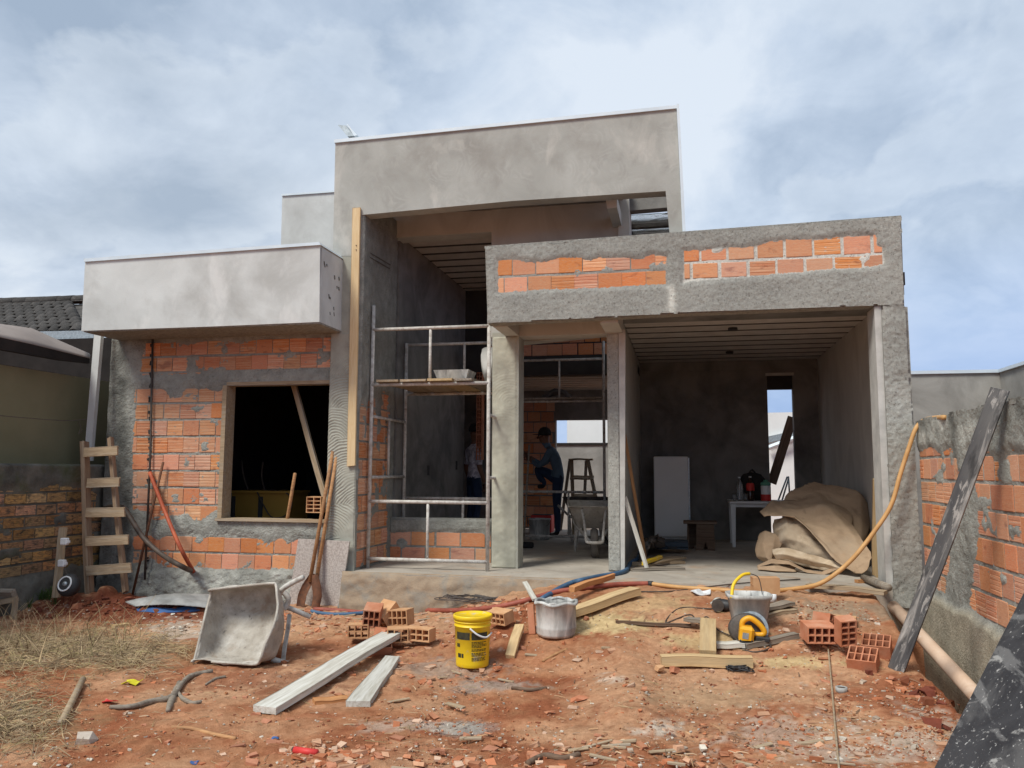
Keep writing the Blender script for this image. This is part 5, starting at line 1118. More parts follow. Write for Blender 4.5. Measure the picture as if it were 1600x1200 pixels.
MB().box(((x0_+x1_)/2, ty+.36, zt_-.02), (x1_-x0_, .76, .035), None, .012).out('tabletop', m_whitep, t)
MB().bb(x0_+.05, x1_-.05, ty+.04, ty+.06, zt_-.085, zt_-.038).out('apron', m_whitep, t)
for (x_, y_) in ((x0_+.05, ty+.04), (x1_-.06, ty+.04), (x0_+.06, ty+.67), (x1_-.06, ty+.67)):
    MB().prism([(x_-.035, y_-.03, zt_-.04), (x_+.035, y_-.03, zt_-.04), (x_+.022, y_-.02, 0), (x_-.022, y_-.02, 0)], (0, .05, 0)).out('leg', m_whitep, t)
def bottle(label, c, h, r, m, group=None, lab=None, cap_=m_whitep):
    t = thing('bottle', label, 'bottle', c, group); c = Vector(c)
    MB().lathe([(r*.6, 0), (r*.95, .01), (r, .03), (r, h*.30), (r*.93, h*.36), (r, h*.42), (r, h*.62), (r*.8, h*.74), (r*.35, h*.88), (r*.3, h*.95)], 18, c).out('shell', m, t, None, True)
    MB().lathe([(r*.36, h*.94), (r*.36, h), (0, h)], 12, c).out('lid', cap_, t, None, True)
    if lab: MB().lathe([(r*1.02, h*.42), (r*1.03, h*.43), (r*1.03, h*.64), (r*.86, h*.72)], 18, c, None, False).out('bottle_label', lab, t, None, True)
    return t
tz = zt_
bottle('tall clear plastic bottle at the left of the white table', (AY(1156, 780, ty+.2).x, ty+.22, tz), .33, .05, m_pet)
bottle('drink bottle with a bright red label in the middle of the white table', (AY(1173, 780, ty+.15).x, ty+.17, tz), .34, .055, m_cola, None, m_red)
c = Vector((AY(1197, 780, ty+.2).x, ty+.2, tz)); t = thing('water_jug', 'clear jug with a green lid on the right of the white table', 'jug', c)
MB().lathe([(.06, 0), (.068, .01), (.068, .2), (.06, .215)], 18, c).out('shell', m_fridge, t, None, True); MB().lathe([(.069, .0), (.070, .09)], 18, c, None, False).out('red_band', m_red, t, None, True); MB().lathe([(.07, .212), (.07, .25), (.03, .27), (.03, .29), (0, .29)], 18, c).out('lid', m_green, t, None, True)
for (px, l) in ((1148, 'small clear glass at the left end of the white table'), (1165, 'small clear glass between the bottles on the white table')):
    c = Vector((AY(px, 780, ty+.08).x, ty+.1, tz)); single(MB().lathe([(.026, 0), (.034, .10), (.031, .10), (.023, .006), (0, .006)], 14, c).out('drinking_glass', m_pet, None, None, True), l, 'glass')
c = Vector((AY(1176, 780, ty+.45).x, ty+.45, tz)); 
t = thing('black_backpack', 'black backpack standing on the white table behind the bottles', 'backpack', c)
MB().lathe([(.14, 0), (.17, .05), (.185, .18), (.17, .29), (.11, .37), (.0, .40)], 20, c, None, True, (1.1, .6)).out('bag', m_dark, t, None, True)
MB().tube(cat([c+Vector((-.05, -.03, .37)), c+Vector((0, -.04, .43)), c+Vector((.05, -.03, .37))], 5), .012, 6).out('strap', m_dark, t, None, True); MB().lathe([(.12, .02), (.13, .12), (.08, .2)], 16, c+Vector((0, -.06, 0)), None, True, (1, .5)).out('pocket', m_dark, t, None, True)
c = AZ(1046, 842, 0); bottle('empty clear plastic bottle standing on the floor in front of the refrigerator', c, .33, .062, m_pet)
c = AZ(1050, 866, 0); t = thing('tool_case', 'dark blue tool case on the boards near the refrigerator', 'tool case', c+Vector((0, .15, 0)))
x0_, x1_ = AY(1026, 866, c.y).x, AY(1076, 866, c.y).x; z1_ = AY(1050, 849, c.y).z
MB().bb(x0_, x1_, c.y, c.y+.3, .06, z1_*.62, .01).out('base', m_navy, t); MB().bb(x0_, x1_, c.y, c.y+.3, z1_*.62+.004, z1_+.02, .01).out('lid', m_navy, t); MB().box(((x0_+x1_)/2, c.y-.012, z1_*.6), (.12, .02, .03), None, .005).out('handle', m_blk, t)
# low pallet of board offcuts with rags and a yellow level
for i, (a, b_, w_, t_, m, z, l) in enumerate(((( 984, 892), (1066, 890), .14, .03, w_grey, 0, 'front'), ((990, 884), (1064, 880), .16, .03, w_plank, .0, 'middle'), ((996, 875), (1062, 872), .14, .03, w_grey, 0, 'rear'), ((1000, 884), (1060, 872), .2, .02, w_plank, .03, 'topmost'))):
    single(plank('board_offcut', AZ(*a, z), AZ(*b_, z), w_, t_, m), l+' offcut of the low board stack by the second column', 'board', 'board offcuts by the second column')
v, f = loft([[AZ(1002, 876, .06), AZ(1010, 855, .16), AZ(1020, 845, .2), AZ(1034, 856, .1)], [AZ(1000, 868, .06), AZ(1012, 850, .22), AZ(1026, 842, .24), AZ(1038, 852, .1)], [AZ(1006, 856, .04), AZ(1014, 846, .1), AZ(1026, 840, .12), AZ(1036, 846, .05)]], 5, 5, .03, .09, 3)
single(obj('rag_pile', mesh('rag_pile', v, f, m_rag, True)), 'pile of dirty rags and cables behind the board offcuts', 'rags')
single(plank('yellow_level', AZ(1006, 883, .055), AZ(1032, 873, .06), .05, .035, m_yel), 'short yellow tool lying on the board offcuts', 'level')
rp = MB().tube(cat([AZ(1000, 866, .05), AZ(1012, 878, .05), AZ(1030, 882, .055), AZ(1046, 880, .055)], 6), .006, 6).out('black_cable', m_dkh, None, None, True); single(rp, 'thin black cable across the board offcuts', 'cable')
# canvas heap
tpo = thing('canvas_heap', 'big crumpled heap of brown canvas tarpaulin in the garage', 'tarpaulin', AZ(1275, 890, 0))
Q = lambda px, py, y: AY(px, py, y)
# bulky roll at the back
v = []; f = []; nu, nv = 110, 60; c0 = Q(1292, 826, 2.05); Rb = random.Random(12)
PL = []                                    # stiff cloth folded into flat facets: nearest of several tilted planes
for _ in range(26):
    d = Vector((Rb.gauss(0, 1), Rb.gauss(0, 1), Rb.gauss(.15, 1))).normalized(); PL.append((d, Rb.uniform(.82, 1.12)))
for i in range(nu+1):
    for j in range(nv+1):
        a = 2*PI*(i % nu)/nu; b_ = -PI/2+PI*j/nv; d = Vector((math.cos(a)*math.cos(b_), math.sin(a)*math.cos(b_), math.sin(b_)))
        k = min(min((h_/max(.05, d.dot(n_)) for n_, h_ in PL)), 1.22)
        k += -.045*abs(float(fbm(d.x*3.2+d.z*2, d.z*2.6+d.y*3, 3, 7)))+.008*float(fbm(d.x*14, d.z*14+d.y*9, 3, 9))
        v.append(c0+Vector((d.x*.50*k, d.y*.42*k, max(-.66, d.z*.50*k+.06*d.x))))
for i in range(nu):
    for j in range(nv): a = i*(nv+1)+j; f.append((a, a+nv+1, a+nv+2, a+1))
obj('rolled_bulk', mesh('rolled_bulk', v, f, m_tarp, True), tpo)
def cloth(name, rows, th=.012, wob=.03, seed=0, ku=11, kv=11):
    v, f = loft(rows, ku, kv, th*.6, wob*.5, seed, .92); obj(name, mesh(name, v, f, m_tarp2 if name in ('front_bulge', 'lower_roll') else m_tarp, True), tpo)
cloth('draped_flap', [[Q(1187, 799, 1.65), Q(1206, 784, 1.8), Q(1246, 780, 1.9), Q(1270, 764, 2.1), Q(1318, 762, 2.2)],
                      [Q(1194, 806, 1.5), Q(1222, 796, 1.6), Q(1254, 796, 1.6), Q(1292, 790, 1.6), Q(1336, 792, 2.0)],
                      [Q(1240, 806, 1.42), Q(1262, 818, 1.36), Q(1290, 826, 1.32), Q(1322, 822, 1.40), Q(1330, 818, 1.6)],
                      [Q(1266, 828, 1.22), Q(1290, 852, 1.14), Q(1316, 858, 1.14), Q(1340, 848, 1.20), Q(1344, 840, 1.3)],
                      [Q(1300, 872, 1.02), Q(1318, 884, .96), Q(1338, 886, .96), Q(1354, 872, 1.0), Q(1360, 862, 1.06)],
                      [Q(1326, 888, .92), Q(1336, 894, .86), Q(1346, 896, .86), Q(1354, 890, .88), Q(1361, 872, .96)]], .014, .035, 3)
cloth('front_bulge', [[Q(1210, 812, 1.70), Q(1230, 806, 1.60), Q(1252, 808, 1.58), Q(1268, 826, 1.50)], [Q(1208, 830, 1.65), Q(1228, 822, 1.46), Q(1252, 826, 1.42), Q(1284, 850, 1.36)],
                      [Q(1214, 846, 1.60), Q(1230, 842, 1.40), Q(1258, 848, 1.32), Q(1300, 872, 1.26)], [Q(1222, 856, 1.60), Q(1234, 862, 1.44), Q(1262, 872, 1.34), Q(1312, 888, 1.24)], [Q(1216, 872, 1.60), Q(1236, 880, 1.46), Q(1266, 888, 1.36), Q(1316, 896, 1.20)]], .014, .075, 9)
cloth('side_fold', [[Q(1186, 834, 1.7), Q(1196, 830, 1.62), Q(1212, 834, 1.56), Q(1224, 846, 1.5)], [Q(1181, 852, 1.6), Q(1192, 848, 1.46), Q(1208, 852, 1.42), Q(1216, 862, 1.44)], [Q(1184, 868, 1.55), Q(1198, 872, 1.4), Q(1206, 876, 1.4), Q(1208, 868, 1.5)], [Q(1192, 876, 1.55), Q(1206, 882, 1.4), Q(1218, 884, 1.36), Q(1222, 876, 1.45)]], .014, .03, 5)
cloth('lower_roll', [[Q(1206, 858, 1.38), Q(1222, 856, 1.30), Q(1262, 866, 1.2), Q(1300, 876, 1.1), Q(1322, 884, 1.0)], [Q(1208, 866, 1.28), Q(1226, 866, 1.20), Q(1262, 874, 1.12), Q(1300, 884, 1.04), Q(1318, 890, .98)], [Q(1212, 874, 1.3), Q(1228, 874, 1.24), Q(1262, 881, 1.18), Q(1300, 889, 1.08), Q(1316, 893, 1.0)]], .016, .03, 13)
cloth('floor_fold', [[Q(1184, 884, 1.32), Q(1206, 874, 1.32), Q(1232, 876, 1.26), Q(1258, 890, 1.16), Q(1284, 894, 1.1), Q(1312, 882, 1.08)], [Q(1183, 887, 1.26), Q(1206, 880, 1.2), Q(1234, 882, 1.12), Q(1262, 895, 1.04), Q(1288, 898, 1.0), Q(1316, 886, 1.02)]], .014, .012, 17)
cloth('floor_fold', [[AZ(1184, 886, .03), AZ(1210, 884, .06), AZ(1240, 884, .05)], [AZ(1184, 890, .012), AZ(1212, 892, .02), AZ(1244, 893, .015)]], .014, .012, 27)
# planks and offcuts by the garage pillar
single(plank('upright_board', AZ(1376, 905, 0)+Vector((0, .12, 0)), AX(1377, 752, gx1-.24)+Vector((0, .1, 0)), .14, .025, w_tan, (-1, -.6, 0), None, False), 'brown board standing upright behind the garage pillar', 'board')
single(plank('floor_plank', AZ(1262, 917, 0.01), AZ(1384, 929, .01), .11, .035, w_plank), 'plank lying along the slab edge at the foot of the garage pillar', 'plank')
single(plank('small_block', AZ(1338, 911, .0), AZ(1369, 910, .0), .06, .03, m_redp and w_redh), 'small reddish wood offcut on the slab beside the garage pillar', 'offcut')
single(rod('round_post', [AZ(1350, 903, .04), AZ(1388, 918, .05)], .035, w_grey), 'short round brown post lying against the garage pillar', 'post')
plk = plank('leaning_beam', AY(1206, 755, YG+.35), AY(1238, 652, YG+.45), .14, .05, w_dark, (0, -1, 0), None, False); single(plk, 'dark plank leaning outside the garage back door', 'plank')
t = thing('metal_rods', 'light metal rods leaning beside the garage back door', 'rods', AZ(1225, 835, 0)); 
for (a, b_) in (((1216, 782), (1230, 745)), ((1222, 782), (1232, 748)), ((1234, 778), (1232, 745))): MB().tube([AY(a[0], a[1], 4.6), AY(b_[0], b_[1], 4.95)], .012, 6).out('rod', m_galv, t, None, True)

# ---------------------------------------------------------------- yard in front
# tipped wheelbarrow: tray open towards us, standing on its side
wb0 = G(365, 1046); yf = wb0.y
wb = thing('wheelbarrow', 'cement caked wheelbarrow tipped on its side in the front yard', 'wheelbarrow', wb0, 'wheelbarrows')
gB = lambda px, py: max(float(gz(*AY(px, py, yf)[:2]))+.006, AY(px, py, yf).z)
rows = [[(328, 922, .26), (358, 918, .27), (396, 914, .28), (424, 911.5, .27), (431, 914, .27)],
        [(330, 926, .30), (360, 925, .46), (400, 921, .52), (434, 920, .48), (433, 932, .22)],
        [(324, 948, .26), (352, 952, .44), (398, 950, .50), (441, 945, .45), (434, 950, .18)],
        [(315, 985, .14), (344, 990, .34), (392, 990, .40), (440, 985, .34), (428, 976, .08)],
        [(304, 1030, .03), (336, 1028, .20), (384, 1028, .25), (432, 1022, .22), (414, 1008, .0)],
        [(299, 1046, .0), (330, 1048, .02), (368, 1046, .02), (400, 1040, .02), (408, 1028, -.03)]]
vr = [[AY(a, b_, yf+c) for a, b_, c in r] for r in rows]
for r_ in vr:
    for p_ in r_: p_.z = max(p_.z, float(gz(p_.x, p_.y))+.035)
v, f = loft(vr, 6, 6, .008, .022, 4)
tray = obj('tray', mesh('tray', v, f, m_barrow, True), wb)
rimp = cat([vr[k][0] for k in range(6)][::-1]+vr[0][1:]+[vr[k][4] for k in range(1, 6)]+vr[5][1:4][::-1], 4)
MB().tube(rimp, .011, 6).out('rim', m_barrow, tray, None, True)
bw2 = lambda a, b_, c: AY(a, b_, yf+c)
MB().tube(cat([bw2(424, 1030, .22), bw2(446, 1036, .26), bw2(469, 1042, .28)], 5), .021, 10).out('handle', m_steel, wb, None, True)
MB().tube(cat([bw2(437, 950, .5), bw2(436, 932, .46), bw2(441, 921, .42), bw2(456, 911, .40), bw2(474, 902, .38)], 6), .021, 10).out('handle', m_rust if False else m_steel, wb, None, True)
MB().tube(cat([bw2(440, 922, .5), bw2(450, 934, .52), bw2(449, 944, .52), bw2(443, 952, .5)], 5), .022, 8).out('bracket', m_steel, wb, None, True)
plank('leg_strut', bw2(442, 1036, .30), bw2(453, 960, .52), .035, .012, m_steel, (0, -1, 0), wb, False)
MB().tube([bw2(442, 946, .52), bw2(462, 954, .56), bw2(485, 964, .58)], .02, 8).out('leg', m_steel, wb, None, True)
MB().tube([bw2(432, 1000, .32), bw2(441, 940, .5)], .014, 8).out('stay', m_steel, wb, None, True)
# yellow bucket with printed label
yb_ = G(738, 1039); r = 56/2*depth(yb_)/FPX; h = 78*depth(yb_)/FPX
t = thing('yellow_bucket', 'bright yellow lidded plastic bucket with black label print', 'bucket', yb_)
MB().lathe([(r*.88, .0), (r*.91, .006), (r*.92, .03), (r*1.0, h*.78), (r*1.045, h*.785), (r*1.045, h*.80), (r*1.005, h*.805), (r*1.01, h*.86), (r*1.05, h*.865), (r*1.05, h*.88), (r*1.015, h*.885), (r*1.02, h*.93)], 40, yb_).out('shell', m_yel, t, None, True)
MB().lathe([(r*1.03, h*.91), (r*1.09, h*.915), (r*1.10, h*.985), (r*1.07, h*1.0), (r*1.0, h*.995), (r*.97, h*.975), (0, h*.975)], 40, yb_).out('lid', m_yel, t, None, True)
yaw0 = math.atan2(CAM[1]-yb_.y, CAM[0]-yb_.x)
def on_bucket(mb, a0, a1, z0, z1, n=8):                # patch on the shell, angle from the side facing the street, right positive
    v = []; f = []
    for i in range(n+1):
        a = yaw0+(a0+(a1-a0)*i/n)
        for z in (z0, z1):
            rr = r*(.92+.08*(z/h-.04)/.74)+.0012; v.append(yb_+Vector((rr*math.cos(a), rr*math.sin(a), z)))
    for i in range(n): f.append((2*i, 2*i+2, 2*i+3, 2*i+1))
    mb.add(v, f)
lb = MB(); on_bucket(lb, -1.05, -.16, h*.55, h*.69); on_bucket(lb, -.06, .95, h*.55, h*.69)
on_bucket(lb, -.98, -.72, h*.20, h*.28); on_bucket(lb, -.68, -.55, h*.20, h*.28, 3)
lb.out('label_band', m_lbl, t, None, True)
lb = MB()
for (z, a) in ((.50, .92), (.475, .7), (.45, .9), (.425, .92), (.40, .6), (.36, .9), (.335, .85), (.29, .92), (.265, .75), (.24, .9), (.20, .92), (.175, .8), (.15, .9)):
    a0 = -.05
    while a0 < a-.06:
        w_ = random.uniform(.07, .2); on_bucket(lb, a0, min(a, a0+w_), h*z, h*(z+.013), 2); a0 += w_+.025
for k, (a0, a1, z0, z1) in enumerate(((-1.05, -.99, .40, .47), (-.97, -.90, .40, .47), (-.88, -.80, .40, .47))): on_bucket(lb, a0, a1, h*z0, h*z1, 2)
tag(lb.out('label_text', m_lbl, t, None, True), kind='stuff')
cx_, sx_ = math.cos(yaw0), math.sin(yaw0); tn = Vector((-sx_, cx_, 0)); nn_ = Vector((cx_, sx_, 0))
MB().tube(cat([yb_+tn*(-r*.15)+nn_*(r*1.06)+Vector((0, 0, h*.78)), yb_+tn*(r*.3)+nn_*(r*1.12)+Vector((0, 0, h*.66)), yb_+tn*(r*.75)+nn_*(r*.9)+Vector((0, 0, h*.60)), yb_+tn*(r*1.06)+nn_*(r*.2)+Vector((0, 0, h*.64))], 6), .007, 8).out('handle', m_whitep, t, None, True)
# cement coated cut drum, brick slab and stick beside it
db = G(869, 992); r = 62/2*depth(db)/FPX; h = .265
t = thing('cut_drum', 'low round cement coated black tub in the middle of the yard', 'tub', db)
v = []; 
pr = [(r*.93, 0), (r*.98, .02), (r*1.0, .06), (r*1.01, .065), (r*1.0, .075), (r*1.02, h*.93), (r*1.06, h*.94), (r*1.06, h), (r*1.0, h), (r*.97, h*.9), (r*.95, .03), (0, .025)]
mb = MB().lathe(pr, 44, db); mb.v = [p_+Vector((.006*math.sin(p_.x*60+p_.z*20), 0, (.010*math.sin(7*math.atan2(p_.y-db.y, p_.x-db.x)) if p_.z-db.z > h*.8 else 0))) for p_ in mb.v]
mb.out('shell', m_drum, t, None, True)
MB().tube(cat([db+Vector((r*1.04*math.cos(a), r*1.04*math.sin(a), h*.97+.01*math.sin(5*a))) for a in [2*PI*k/24 for k in range(25)]], 2), .013, 6).out('rim', m_drum, t, None, True)
b0 = G(832, 991); single(MB().box((0, 0, .115), (.055, .03, .23), None, .004).out('clay_slab', m_loose, None, Matrix.Translation(b0) @ Matrix.Rotation(-.10, 4, 'Y') @ Matrix.Rotation(-.15, 4, 'X')), 'upright thin red clay slab leaning on the left side of the cement tub', 'clay slab')
single(plank('white_lath', G(836, 948)+Vector((0, 0, .05)), G(820, 930)+Vector((0, 0, .11)), .045, .02, w_white, (0, -.5, 1)), 'short white lath behind the cement tub', 'lath')
# timbers
single(plank('thick_timber', G(880, 972)+Vector((0, 0, .02)), G(994, 934)+Vector((0, 0, .03)), .13, .065, w_tan), 'thick pale timber lying behind the cement tub', 'timber')
single(plank('split_board', G(893, 943)+Vector((0, 0, .10)), G(959, 916)+Vector((0, 0, .07)), .06, .05, w_redh, (0, -.3, 1), None, True, .004, .003, .5), 'orange split board resting above the thick pale timber', 'board')
a, b_ = G(413, 1118), G(613, 1014)
single(plank('white_plank', a+Vector((0, 0, .01)), b_+Vector((0, 0, .10)), .165, .045, w_white), 'long cement whitened plank in the foreground resting on the brick pile', 'plank')
a, b_ = G(559, 1106), G(613, 1036)
single(plank('white_plank', a+Vector((0, 0, .005)), b_+Vector((0, 0, .012)), .155, .04, w_white, (0, 0, 1), None, True, .003, .003, .75), 'shorter cement whitened plank pointing away under the long one', 'plank')
single(plank('brown_offcut', G(490, 1101), G(543, 1097), .09, .03, w_redh), 'flat brown offcut between the two white planks', 'offcut')
single(plank('stub_batten', G(797, 1030), G(812, 993)+Vector((0, 0, .06)), .075, .04, w_tan), 'short tilted batten stub right of the yellow bucket', 'batten')
a, b_ = G(1033, 1040), G(1176, 1043)
single(plank('front_beam', a, b_, .085, .075, w_tan), 'yellow timber beam lying across in the front right yard', 'timber')
a, b_ = G(1106, 1034), G(1107, 985)
single(plank('cross_timber', a+Vector((0, -.02, .02)), b_+Vector((0, 0, .03)), .12, .075, w_tan), 'short thick timber butting over the yellow beam to form a T', 'timber')
single(plank('flat_offcut', G(1120, 1012), G(1164, 1011), .11, .035, w_white), 'pale offcut between the timber and the circular saw', 'offcut')
single(plank('side_batten', G(1165, 1014), G(1245, 997), .07, .04, w_grey), 'grey batten in front of the yellow circular saw', 'batten')
single(plank('grey_piece', G(1072, 980)+Vector((0, 0, .05)), G(1106, 988)+Vector((0, 0, .06)), .09, .03, w_grey), 'grey board piece on top of the cross timber end', 'offcut')
single(plank('iron_flat', G(962, 975), G(1080, 981), .03, .025, w_dark), 'long thin dark bar lying in the sawdust', 'bar')
single(plank('stacked_board', G(1196, 963), G(1240, 955), .13, .03, w_plank), 'lower board of the pair behind the square grey tub', 'board', 'board pair behind the square tub')
single(plank('stacked_board', G(1194, 960)+Vector((0, 0, .032)), G(1236, 951)+Vector((0, 0, .032)), .12, .03, w_grey), 'upper board of the pair behind the square grey tub', 'board', 'board pair behind the square tub')
# square tub with a yellow bail
sq = G(1171, 982); sc_ = depth(sq)/FPX
t = thing('square_tub', 'square grey cement splashed tub with a yellow hose handle', 'tub', sq)
def sqring(w_, z, n=8, rr=.3):
    o_ = []
    for k in range(4*n):
        a = 2*PI*(k+.5)/(4*n); c_, s_ = math.cos(a), math.sin(a); q_ = (abs(c_)**4+abs(s_)**4)**-.25
        o_.append(sq+Vector((c_*q_*w_, s_*q_*w_*.85, z)).xyz)
    return o_
h = 54*sc_; rings = [sqring(24*sc_, 0), sqring(25*sc_, .02), sqring(31*sc_, h*.86), sqring(33.5*sc_, h*.88), sqring(34.5*sc_, h), sqring(32.5*sc_, h), sqring(30*sc_, h*.85), sqring(24*sc_, .03)]
Rz_ = Matrix.Rotation(.12, 3, 'Z'); v = [sq+Rz_ @ (p_-sq) for R1 in rings for p_ in R1]; n = len(rings[0]); f = [(i*n+k, i*n+(k+1) % n, (i+1)*n+(k+1) % n, (i+1)*n+k) for i in range(7) for k in range(n)]+[tuple(range(n))[::-1], tuple(7*n+k for k in range(n))]
obj('shell', mesh('shell', v, f, m_drum, True), t)
hp0 = sq+Vector((-27*sc_, -.12, h*.9)); hp1 = sq+Vector((22*sc_, .1, h*.92))
MB().tube(cat([hp0, hp0+Vector((.02, .05, .10)), hp0+Vector((.09, .11, .165)), hp0+Vector((.15, .15, .175))], 6), .013, 8).out('bail_grip', m_yel, t, None, True)
MB().tube(cat([hp0+Vector((.15, .15, .175)), hp0+Vector((.22, .2, .14)), hp1+Vector((0, 0, .02)), hp1], 6), .004, 6).out('bail_wire', m_wire, t, None, True)
# circular saw leaning on the tub
sw = G(1172, 1004); sc_ = depth(sw)/FPX; t = thing('circular_saw', 'yellow circular saw leaning against the square grey tub', 'saw', sw)
SP = lambda px, py, d_=0.: sw+Vector(((px-1172)*sc_, -.02+d_, (1004-py)*sc_))
MB().lathe([(0, -.004), (.125, -.004), (.125, .004), (0, .004)], 30, SP(1176, 985, .10), Matrix.Rotation(PI/2-.2, 3, 'X')).out('blade', m_galv, t)
MB().lathe([(.03, -.03), (.13, -.03), (.138, -.01), (.138, .02), (.12, .03), (.03, .03)], 26, SP(1168, 985, .06), Matrix.Rotation(PI/2-.2, 3, 'X') @ Matrix.Diagonal((1, .85, 1)).to_3x3()).out('guard', m_dsteel, t, None, True)
MB().box(SP(1166, 990, -.01), (22*sc_, .15, 26*sc_), Matrix.Rotation(.12, 3, 'Y'), .02).out('motor_housing', m_saw, t)
MB().box(SP(1165, 1000, -.02), (20*sc_, .13, 10*sc_), None, .015).out('motor_cap', m_blk, t)
MB().box(SP(1164, 990, -.086), (9*sc_, .004, 9*sc_), Matrix.Rotation(.12, 3, 'Y')).out('rating_plate', m_galv, t)
MB().tube(cat([SP(1160, 980, 0), SP(1162, 971, 0), SP(1172, 966, 0), SP(1184, 973, 0), SP(1193, 984, 0), SP(1191, 990, 0), SP(1180, 991, 0), SP(1172, 990, 0)], 5), [.021]*36, 8).out('grip', m_saw, t, None, True)
MB().box(SP(1190, 996, .0), (22*sc_, .10, 7*sc_), Matrix.Rotation(.1, 3, 'Y'), .008).out('base_plate', m_blk, t)
single(MB().tube(cat([SP(1164, 1004, -.06), G(1160, 1016)+Vector((0, 0, .01)), G(1180, 1021)+Vector((0, 0, .01)), G(1202, 1015)+Vector((0, 0, .01)), G(1204, 1003)+Vector((0, 0, .012)), SP(1197, 995, .02)], 6), .006, 6).out('saw_cord', m_dkh, None, None, True), 'black cord looping in front of the circular saw', 'cord')
single(MB().tube(cat([G(1162, 1012)+Vector((0, 0, .02)), G(1146, 1002)+Vector((0, 0, .03)), G(1120, 989)+Vector((0, 0, .03)), G(1105, 984)+Vector((0, 0, .10)), G(1090, 975)+Vector((0, 0, .01)), G(1078, 962)+Vector((0, 0, .01)), G(1040, 975)+Vector((0, 0, .01)), G(1062, 952)+Vector((0, 0, .01)), G(1110, 953)+Vector((0, 0, .01)), G(1136, 950)+Vector((0, 0, .01))], 6), .0055, 6).out('extension_cord', m_dkh, None, None, True), 'thin black extension cord snaking over the timber and sawdust', 'cord')
gd = G(1131, 955); t = thing('angle_grinder', 'dark power tool lying behind the square grey tub', 'power tool', gd)
MB().lathe([(.03, -.09), (.045, -.06), (.05, 0), (.04, .07), (.02, .09)], 14, gd+Vector((0, 0, .05)), Matrix.Rotation(PI/2, 3, 'Y') @ Matrix.Rotation(.4, 3, 'X')).out('body', m_blk, t, None, True); MB().lathe([(.0, -.01), (.05, -.008), (.05, .008), (0, .01)], 16, gd+Vector((-.05, -.05, .05)), Matrix.Rotation(PI/2, 3, 'X')).out('disc', m_dsteel, t)
tgt = G(1155, 1049); t = thing('string_tangle', 'small tangle of black string in front of the yellow beam', 'string', tgt); mb = MB()
for k in range(9): mb.tube(cat([tgt+Vector((random.uniform(-.09, .09), random.uniform(-.05, .05), .008+random.uniform(0, .03))) for _ in range(6)], 5), .004, 5)
mb.out('strand', m_blk, t, None, True)
# hollow bricks
def hbrick(label, px, py, rot, dims=(.19, .19, .10, 4, 2), m=m_loose, tilt=(0, 0), z=0., group=None):
    w_, d_, h_, nx, ny = dims; v, f = hollow_brick(w_, d_, h_, nx, ny); p = G(px, py)
    M = Matrix.Translation(p+Vector((0, 0, h_/2+z))) @ Matrix.Rotation(rot, 4, 'Z') @ Matrix.Rotation(tilt[0], 4, 'X') @ Matrix.Rotation(tilt[1], 4, 'Y')
    return single(obj('hollow_brick', mesh('hollow_brick', v, f, m), None, M), label, 'brick', group)
g1 = 'hollow bricks by the leaning form board'
hbrick('hollow brick with its holes facing us, leftmost of the four by the leaning form board', 1279, 1013, .15, (.21, .19, .12, 4, 2), m_loose, (.1, 0), .0, g1)
hbrick('hollow brick standing on end just behind the left one by the form board', 1292, 996, .9, (.19, .14, .10, 4, 2), m_loose, (0, .3), .02, g1)
hbrick('upright clay brick half leaning in the middle by the form board', 1322, 1026, .3, (.12, .10, .19, 2, 4), m_loose, (.25, -.1), 0, g1)
hbrick('hollow brick with its holes turned up in front of the leaning form board', 1352, 1036, -.35, (.19, .14, .17, 4, 2), m_loose, (PI/2+.42, 0), -.03, g1)
hbrick('hollow brick behind the others closest to the leaning form board', 1372, 1016, -.3, (.19, .14, .17, 4, 2), m_loose, (PI/2+.36, 0), -.03, g1)
hbrick('long flat hollow brick on the ground behind the right brick group', 1318, 978, -.25, (.19, .10, .05, 4, 1), m_palebrick, (0, 0), 0, g1)
hbrick('hollow brick lying on the slab edge behind the square tub', 1196, 938, 1.67, (.14, .22, .13, 3, 2), m_palebrick, (0, 0), 0)
for i, (px, l) in enumerate(((1188, 'leftmost'), (1198, 'middle'), (1208, 'rightmost'))):
    p = G(px, 946)+Vector((0, 0, .06)); single(MB().lathe([(.026, -.03), (.03, -.03), (.03, .03), (.026, .03), (.024, .028), (.024, -.028)], 16, p, None, False).out('pipe_fitting', m_whitep, None, None, True), l+' of the three white pipe fittings below the slab brick', 'pipe fitting', 'white pipe fittings')
g2 = 'hollow brick pile'
for (px, py, rot, dims, m, tl_, z, l) in (
    (560, 1006, .3, (.17, .12, .11, 3, 2), m_palebrick, (0, 0), 0, 'pale brick at the left end of the brick pile'),
    (581, 1004, .2, (.14, .17, .15, 3, 2), m_loose, (.25, .1), .08, 'hollow brick on top of the pile with its holes facing us'),
    (590, 1020, .5, (.19, .19, .12, 4, 2), m_brick2 and m_loose, (PI/2+.5, 0), -.02, 'red brick with holes turned up at the front of the pile'),
    (608, 998, -.5, (.15, .19, .13, 3, 2), m_palebrick, (.7, .1), .10, 'brick standing steeply at the back of the brick pile'),
    (626, 1000, -.15, (.19, .13, .13, 4, 2), m_palebrick, (0, -.08), .06, 'pale ribbed brick lying behind the front brick of the pile'),
    (621, 1013, .35, (.17, .13, .11, 3, 2), m_palebrick, (0, 0), 0, 'pale brick with three holes at the front right of the pile'),
    (655, 1010, -.2, (.24, .11, .10, 4, 2), m_palebrick, (0, 0), 0, 'long pale brick at the right end of the brick pile'),
    (600, 1012, 1.1, (.15, .12, .10, 3, 2), m_loose, (.1, .2), .0, 'brick half buried in the middle of the pile')):
    hbrick(l, px, py, rot, dims, m, tl_, z, g2)
hbrick('red brick on the rubble just below the slab edge', 553, 952, .1, (.20, .12, .085, 4, 2), m_loose, (0, 0), 0)
